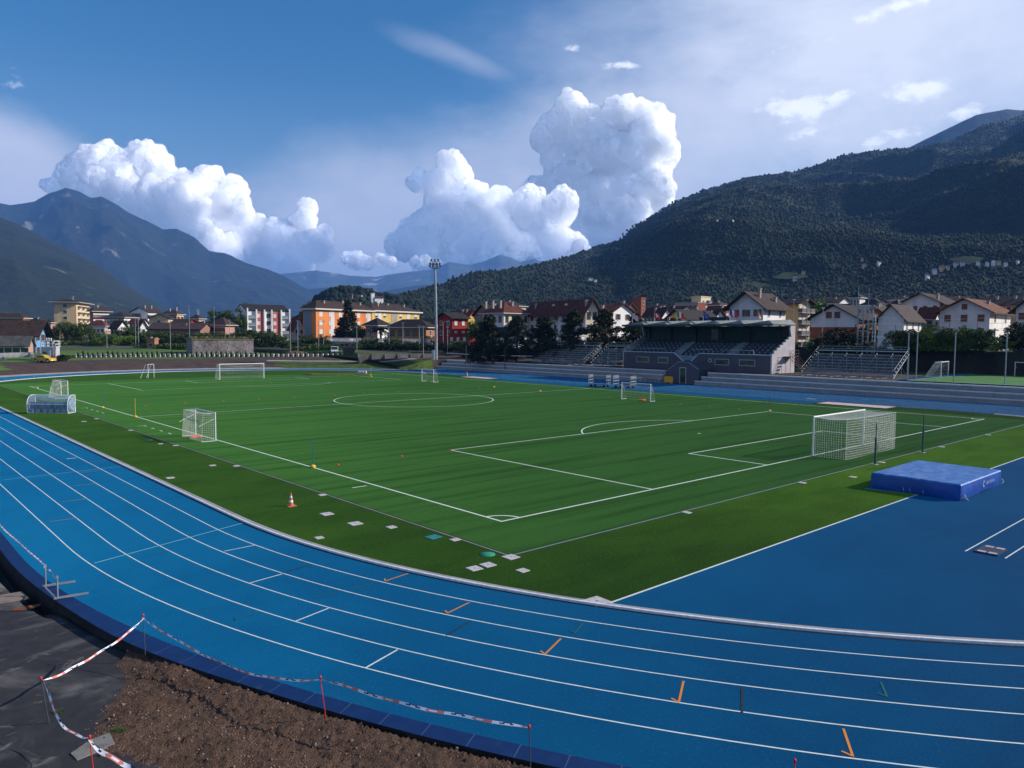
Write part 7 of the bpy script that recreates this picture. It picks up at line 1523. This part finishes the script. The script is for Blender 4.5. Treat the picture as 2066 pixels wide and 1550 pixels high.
# scoreboard hut
p = at(104, 748, 151); g = thing('scoreboard_hut', 'white two-storey scoreboard hut with railed top beside the yellow car', 'hut', (p[0], p[1], H(p[0], p[1])), math.atan2(RT[1], RT[0])-.15)
q = MB(); q.b2((-1.5, -.8, 0), (1.3, .8, 2.7)); q.build('cabin', mat('grey white panel', (.42, .44, .48, 1), (.33, .35, .38, 1), 2, .7), g)
q = MB(); q.b2((-1.1, -.84, 1.45), (-.85, -.805, 1.75)); q.b2((-.8, -.84, 1.4), (-.55, -.805, 1.6)); q.b2((-.95, -.84, 1.65), (-.6, -.805, 1.8)); q.b2((-.45, -.84, 1.4), (-.25, -.805, 1.7)); q.build('black_marks', m_black, g)
q = MB()
for x in (-1.5, -1.1, .0, 1.0, 1.35):
    q.b2((x-.05, -.85, 2.7), (x+.05, -.75, 3.95)); q.b2((x-.05, .75, 2.7), (x+.05, .85, 3.95))
for z in (2.75, 3.3, 3.9):
    q.b2((-1.55, -.86, z), (1.4, -.78, z+.1)); q.b2((-1.55, .78, z), (1.4, .86, z+.1)); q.b2((-1.55, -.78, z), (-1.47, .78, z+.1)); q.b2((1.32, -.78, z), (1.4, .78, z+.1))
q.build('railing', m_whitemetal, g)
q = MB(); q.b2((.35, -1.0, 0), (.75, -.9, 2.1)); q.build('open_door', m_whitemetal, g); q = MB(); q.b2((1.45, -.9, 0), (1.75, -.8, 3.4)); q.build('ladder_side', mat('pale red ladder', (.42, .22, .20, 1), rough=.7), g); q = MB(); q.b2((1.3, -.98, 2.1), (2.0, -.93, 3.0)); q.build('notice', m_whitemetal, g)
for i, x in enumerate((-1.2, -.7, -.2)): q = MB(); q.lathe([(0, 3.98), (.12, 3.98), (.12, 4.35), (.05, 4.55), (0, 4.58)], (x, .4, .0), 8); tag(q.build('bottle', m_whitemetal, None, None), None); o = COL.objects[-1]; o.parent = g; o.name = 'finial'
# signs and lamp posts
def rsign(u, vt, vb, d, mt, lb, r=.42, panel=True):
    p = at(u, vb, d); z = H(p[0], p[1]); top = float(at(u, vt, d)[2])-z; g = thing('road_sign', lb, 'sign', (p[0], p[1], z), math.atan2(RT[1], RT[0]))
    q = MB(); q.tube([(0, .05, 0), (0, .05, top)], .04, 6); q.build('pole', m_galv, g); q = MB(); q.tube([(0, 0, top-r), (0, -.04, top-r)], r, 20); s = q.build('disc', mt, g)
    if panel:
        q = MB(); q.prism([(-.06, -.05, top-r-.2), (.06, -.05, top-r-.2), (.06, -.05, top-r+.05), (.16, -.05, top-r+.05), (0, -.05, top-r+.25), (-.16, -.05, top-r+.05), (-.06, -.05, top-r+.05)], (0, -.01, 0)); q.build('arrow', m_whitemetal, s); q = MB(); q.b2((-.4, -.03, top-2*r-.4), (.4, 0, top-2*r-.05)); q.build('lower_plate', m_lblue, g)
rsign(31, 703, 738, 175, mat('sign blue', (.01, .06, .32, 1), rough=.4), 'round blue road sign with white arrow at the left', .5)
rsign(8, 720, 757, 146, mat('sign back grey', (.30, .30, .32, 1), rough=.5), 'grey back of a round sign at the far left edge', .4, False)
def lamp(u, vt, d, lb, vb=None, arm=1.0, group='lamp posts along the road', r=.07):
    p = at(u, 700, d); z = H(p[0], p[1]) if vb is None else float(at(u, vb, d)[2]); h = float(at(u, vt, d)[2])-z; g = thing('street_lamp', lb, 'street lamp', (p[0], p[1], z), math.atan2(RT[1], RT[0])+.3, group)
    q = MB(); q.tube([(0, 0, 0), (0, 0, h)], [r*1.3, r*.8], 7); q.build('pole', m_galv, g)
    q = MB()
    if arm: q.tube([(0, 0, h), (arm*.5, 0, h+.15), (arm, 0, h+.1)], .04, 5); q.box((arm+.25, 0, h+.08), (.6, .22, .12))
    else: q.box((0, 0, h), (.7, .2, .18))
    q.build('lamp_head', m_galv, g)
for u, vt, d, lb, arm in ((216, 646, 225, 'grey lamp post right of the willows', 0), (274, 640, 235, 'left of two close lamp posts before the white gable', 0), (280, 645, 226, 'right of two close lamp posts before the white gable', 0), (344, 644, 215, 'grey lamp post before the dark thicket', .8), (383, 618, 222, 'tall lamp post at the left end of the stone hall', 0), (433, 620, 240, 'tall lamp post before the pale round tree', 0), (464, 646, 205, 'lamp post rising behind the stone hall', .0),
                          (586, 650, 190, 'lamp post at the right end of the red panelled flats', 0), (601, 648, 200, 'lamp post before the small red-roofed house', 0), (643, 650, 205, 'lamp post below the orange corner', .8), (653, 648, 215, 'thin post before the orange flats', 0), (720, 660, 195, 'lamp post at the foot of the tall fir', 0), (785, 652, 205, 'lamp post left of the tan house', 0), (813, 652, 195, 'white pole before the tan house', 0), (846, 658, 190, 'left of a pair of white poles right of the tan house', 0), (854, 659, 186, 'right of a pair of white poles right of the tan house', 0), (894, 650, 192, 'curved lamp post before the red house', .9), (903, 660, 186, 'thin white pole before the red house', 0),
                          (1138, 650, 175, 'thin pole before the long villa', 0), (87, 690, 152, 'thin flagpole beside the scoreboard hut', 0), (63, 717, 150, 'short pale post left of the yellow car', 0), (1599, 605, 165, 'brown pole in front of the ochre flats', 0), (1626, 606, 150, 'white pole at the lit corner of the ochre flats', 0), (1658, 622, 150, 'grey pole before the brick gable house', 0), (1811, 612, 145, 'pole before the slanting brown roof', 0)):
    lamp(u, vt, d, lb, arm=arm)
# fence along road, low
q = MB(); A_, B_ = at(640, 690, 226), at(872, 694, 205); Lp = float(np.linalg.norm((B_-A_)[:2])); g = thing('concrete_fence', 'pale slatted concrete fence in front of the orange and yellow flats', 'fence', (A_[0], A_[1], float(A_[2])), math.atan2((B_-A_)[1], (B_-A_)[0]))
q.b2((0, -.1, -2.5), (Lp, .1, .25)); q.build('base_wall', m_conc, g); q = MB()
for k in range(int(Lp/.45)): q.b2((k*.45, -.05, .25), (k*.45+.2, .05, 1.15))
q.b2((0, -.07, 1.15), (Lp, .07, 1.3)); q.build('slats', m_conctop, g)
# dark retaining wall beyond the second pitch
m_dwall = layered('dark mossy wall', [(.035, .030, .026, 1), ((.018, .016, .014, 1), .3, (1, 1, .5), .4, .65, .9), ((.07, .06, .055, 1), .7, (1, 1, .5), .6, .75, .6)], .95, .8, 3, .2)
g = thing('retaining_wall', 'long dark mossy retaining wall behind the second pitch and the right bleachers', 'wall', (111.2, 0, 1.8)); q = MB()
nw = 60
for i in range(nw):
    y0_, y1_ = -45+i*2, -43+i*2+.01; tp = 3.9+.25*math.sin(i*1.7)+.2*math.sin(i*.6); q.b2((0, y0_, 0), (1.0, y1_-.012, tp))
q.b2((.4, -45, 0), (1.0, 75, 3.6)); q.build('masonry', m_dwall, g)
q = MB(); q.b2((.2, -45, 3.2), (16, 75, 3.75)); struct(q.build('bank_top', m_ground, None, (111.2, 0, 1.8)))
for i, (u, vt, vb) in enumerate(((1652, 670, 705), (1678, 672, 706), (1702, 672, 708), (1725, 672, 708), (1746, 672, 708), (1768, 672, 700), (1787, 673, 700), (1805, 656, 698), (1860, 652, 697), (1914, 652, 697), (1970, 652, 697))):
    b = onx(u, vb, 111.6); tpz = float(onx(u, vt, 111.6)[2]); g = thing('fence_post', 'thin dark fence post on the retaining wall', 'post', (111.6, b[1], 5.4), 0, 'thin fence posts along the retaining wall'); q = MB(); q.tube([(0, 0, 0), (0, 0, tpz-5.4)], .05, 5); q.build('rod', m_darkpost, g)
# steel mast structure (switch yard)
p = at(1745, 702, 124); g = thing('steel_gantry', 'cluster of grey steel masts with cross beams and insulators behind the bleachers', 'gantry', (p[0], p[1], 5.0), math.atan2(RT[1], RT[0])); sc_ = 124/FPX
def zq(v): return float(at(1745, v, 124)[2])-5.0
for x, vt in ((-1.35, 620), (-1.28, 578), (-.5, 622), (.35, 620), (.42, 583), (1.1, 625), (1.5, 640)):
    q = MB(); q.tube([(x, 0 if vt > 600 else .2, 0), (x, 0 if vt > 600 else .2, zq(vt))], .07 if vt > 600 else .04, 6)
    if vt > 600:
        q.tube([(x+.3, .3, 0), (x+.3, .3, zq(vt))], .05, 5)
        for k in range(9): zz_ = .5+k*.68; q.tube([(x, 0, zz_), (x+.3, .3, zz_+.34), (x, 0, zz_+.68)], .025, 4)
    q.build('mast', m_galv, g)
q = MB()
for v, a_, b_ in ((619, -1.7, 1.5), (636, -1.6, .2), (622, -1.4, 1.7), (650, -1.9, -.6), (655, 0, 1.8), (668, -1.2, .4)): q.box(((a_+b_)/2, .1, zq(v)), (b_-a_, .22, .16))
q.build('cross_beam', m_galv, g)
for x, v in ((-1.2, 628), (-.9, 628), (.1, 628), (.8, 628), (1.3, 645), (-1.7, 658), (.2, 662), (1.3, 662)):
    q = MB(); q.lathe([(.05, 0), (.13, .08), (.05, .16), (.13, .24), (.05, .32), (.13, .4), (.05, .48), (.13, .56), (.04, .64)], (x, -.15, zq(v)-.3), 8); q.build('insulator', m_darksteel, g)
for v, x0_ in ((640, -1.2), (652, -1.1), (664, -1.2)):
    o = MB(); o.tube([p+np.array([0, 0, -float(p[2])+5+zq(v)]), at(1900, v+6, 135), at(2100, v-4, 140)], .022, 4); tag(o.build('power_line', m_darksteel), {640: 'highest of the thin wires running right from the steel masts', 652: 'middle of the thin wires running right from the steel masts', 664: 'lowest of the thin wires running right from the steel masts'}[v], 'wire')
# white tape along the far bend, stakes
def far_pt(u, v, d): return at(u, v, d)+np.array([0, 0, .22])
tape([far_pt(-10, 758, 136), far_pt(120, 749.5, 147)], 'long white barrier tape before the yellow car', .02, w=.28, twist=.15, white=True, seed_=11)
tape([far_pt(122, 749, 147), far_pt(228, 745, 154)], 'white barrier tape sagging between stakes on the far left bend', .35, w=.2, twist=.2, white=True, seed_=12)
tape([far_pt(228, 745, 154), far_pt(247, 741, 156)], 'short white barrier tape piece by the knot on the far left bend', .0, w=.26, twist=.2, white=True, seed_=13)
tape([far_pt(247, 741, 156), far_pt(305, 740, 160)], 'white barrier tape right of the knot on the far left bend', .02, w=.2, twist=.2, white=True, seed_=14)
tape([far_pt(770, 722, 176), far_pt(815, 720, 174)], 'white tape along the panel wall', .05, w=.12, white=True, seed_=15); tape([far_pt(812, 719, 174), far_pt(856, 736, 170)], 'white tape dropping to the mast', .1, w=.12, white=True, seed_=16)
tape([far_pt(900, 714.5, 166), far_pt(1075, 721, 150)], 'pale tape on the path behind the bare terraces', .12, w=.09, white=True, seed_=17)
# distant person in the meadow
p = at(222, 708, 238); pg = bpy.data.meshes.new('person'); import bmesh
bm = bmesh.new(); sk = [(0, 0, .92), (0, 0, 1.15), (0, 0, 1.42), (0, 0, 1.52), (0, .02, 1.66), (.09, 0, .88), (.12, .05, .5), (.12, 0, .06), (.12, -.12, .03), (-.09, 0, .88), (-.12, -.1, .5), (-.13, .08, .06), (-.13, -.04, .03), (.19, 0, 1.40), (.26, .03, 1.12), (.24, -.06, .88), (-.19, 0, 1.40), (-.26, -.03, 1.12), (-.24, .06, .88)]
vv = [bm.verts.new(c) for c in sk]
for a_, b_ in ((0, 1), (1, 2), (2, 3), (3, 4), (0, 5), (5, 6), (6, 7), (7, 8), (0, 9), (9, 10), (10, 11), (11, 12), (2, 13), (13, 14), (14, 15), (2, 16), (16, 17), (17, 18)): bm.edges.new((vv[a_], vv[b_]))
bm.to_mesh(pg); bm.free(); po = bpy.data.objects.new('person', pg); COL.objects.link(po); po.location = (p[0], p[1], H(p[0], p[1])); po.rotation_euler = (0, 0, 1.0)
pg.materials.append(m_whitemetal); md = po.modifiers.new('skin', 'SKIN'); R_ = [.13, .12, .15, .06, .10, .09, .06, .045, .04, .09, .06, .045, .04, .07, .045, .035, .07, .045, .035]
for sv_, r in zip(pg.skin_vertices[0].data, R_): sv_.radius = (r, r*.8)
pg.skin_vertices[0].data[0].use_root = True; po.modifiers.new('smooth', 'SUBSURF').levels = 1; tag(po, 'tiny distant person in a white shirt walking along the meadow hedge', 'person')
# soil mounds and slabs near the block row
p = at(597, 718, 192); V_, F_ = ICO3; Pm = V_*np.array([3.6, 2, 1.0])*(.7+.6*fbm(V_[:, 0]*2, V_[:, 1]*2, V_[:, 2]*2, 3))[:, None]; o = npmesh('soil_mound', Pm, F_, m_dirt, smooth=True); o.location = (p[0], p[1], H(p[0], p[1])-.1); tag(o, 'dark soil mound on the meadow behind the block row', 'mound')
q = MB(); L2 = [at(513, 700.5, 250), at(560, 702, 235), at(620, 706, 215), at(700, 711, 196)]; L2 = [np.array([c[0], c[1]]) for c in L2]
for i in range(len(L2)-1):
    a_, b_ = L2[i], L2[i+1]; t__ = (b_-a_)/np.linalg.norm(b_-a_); n__ = np.array([-t__[1], t__[0]])*1.8
    q.face([(*(c), H(c[0], c[1])+.12) for c in (a_-n__, b_-n__, b_+n__, a_+n__)])
struct(q.build('lane', m_path))
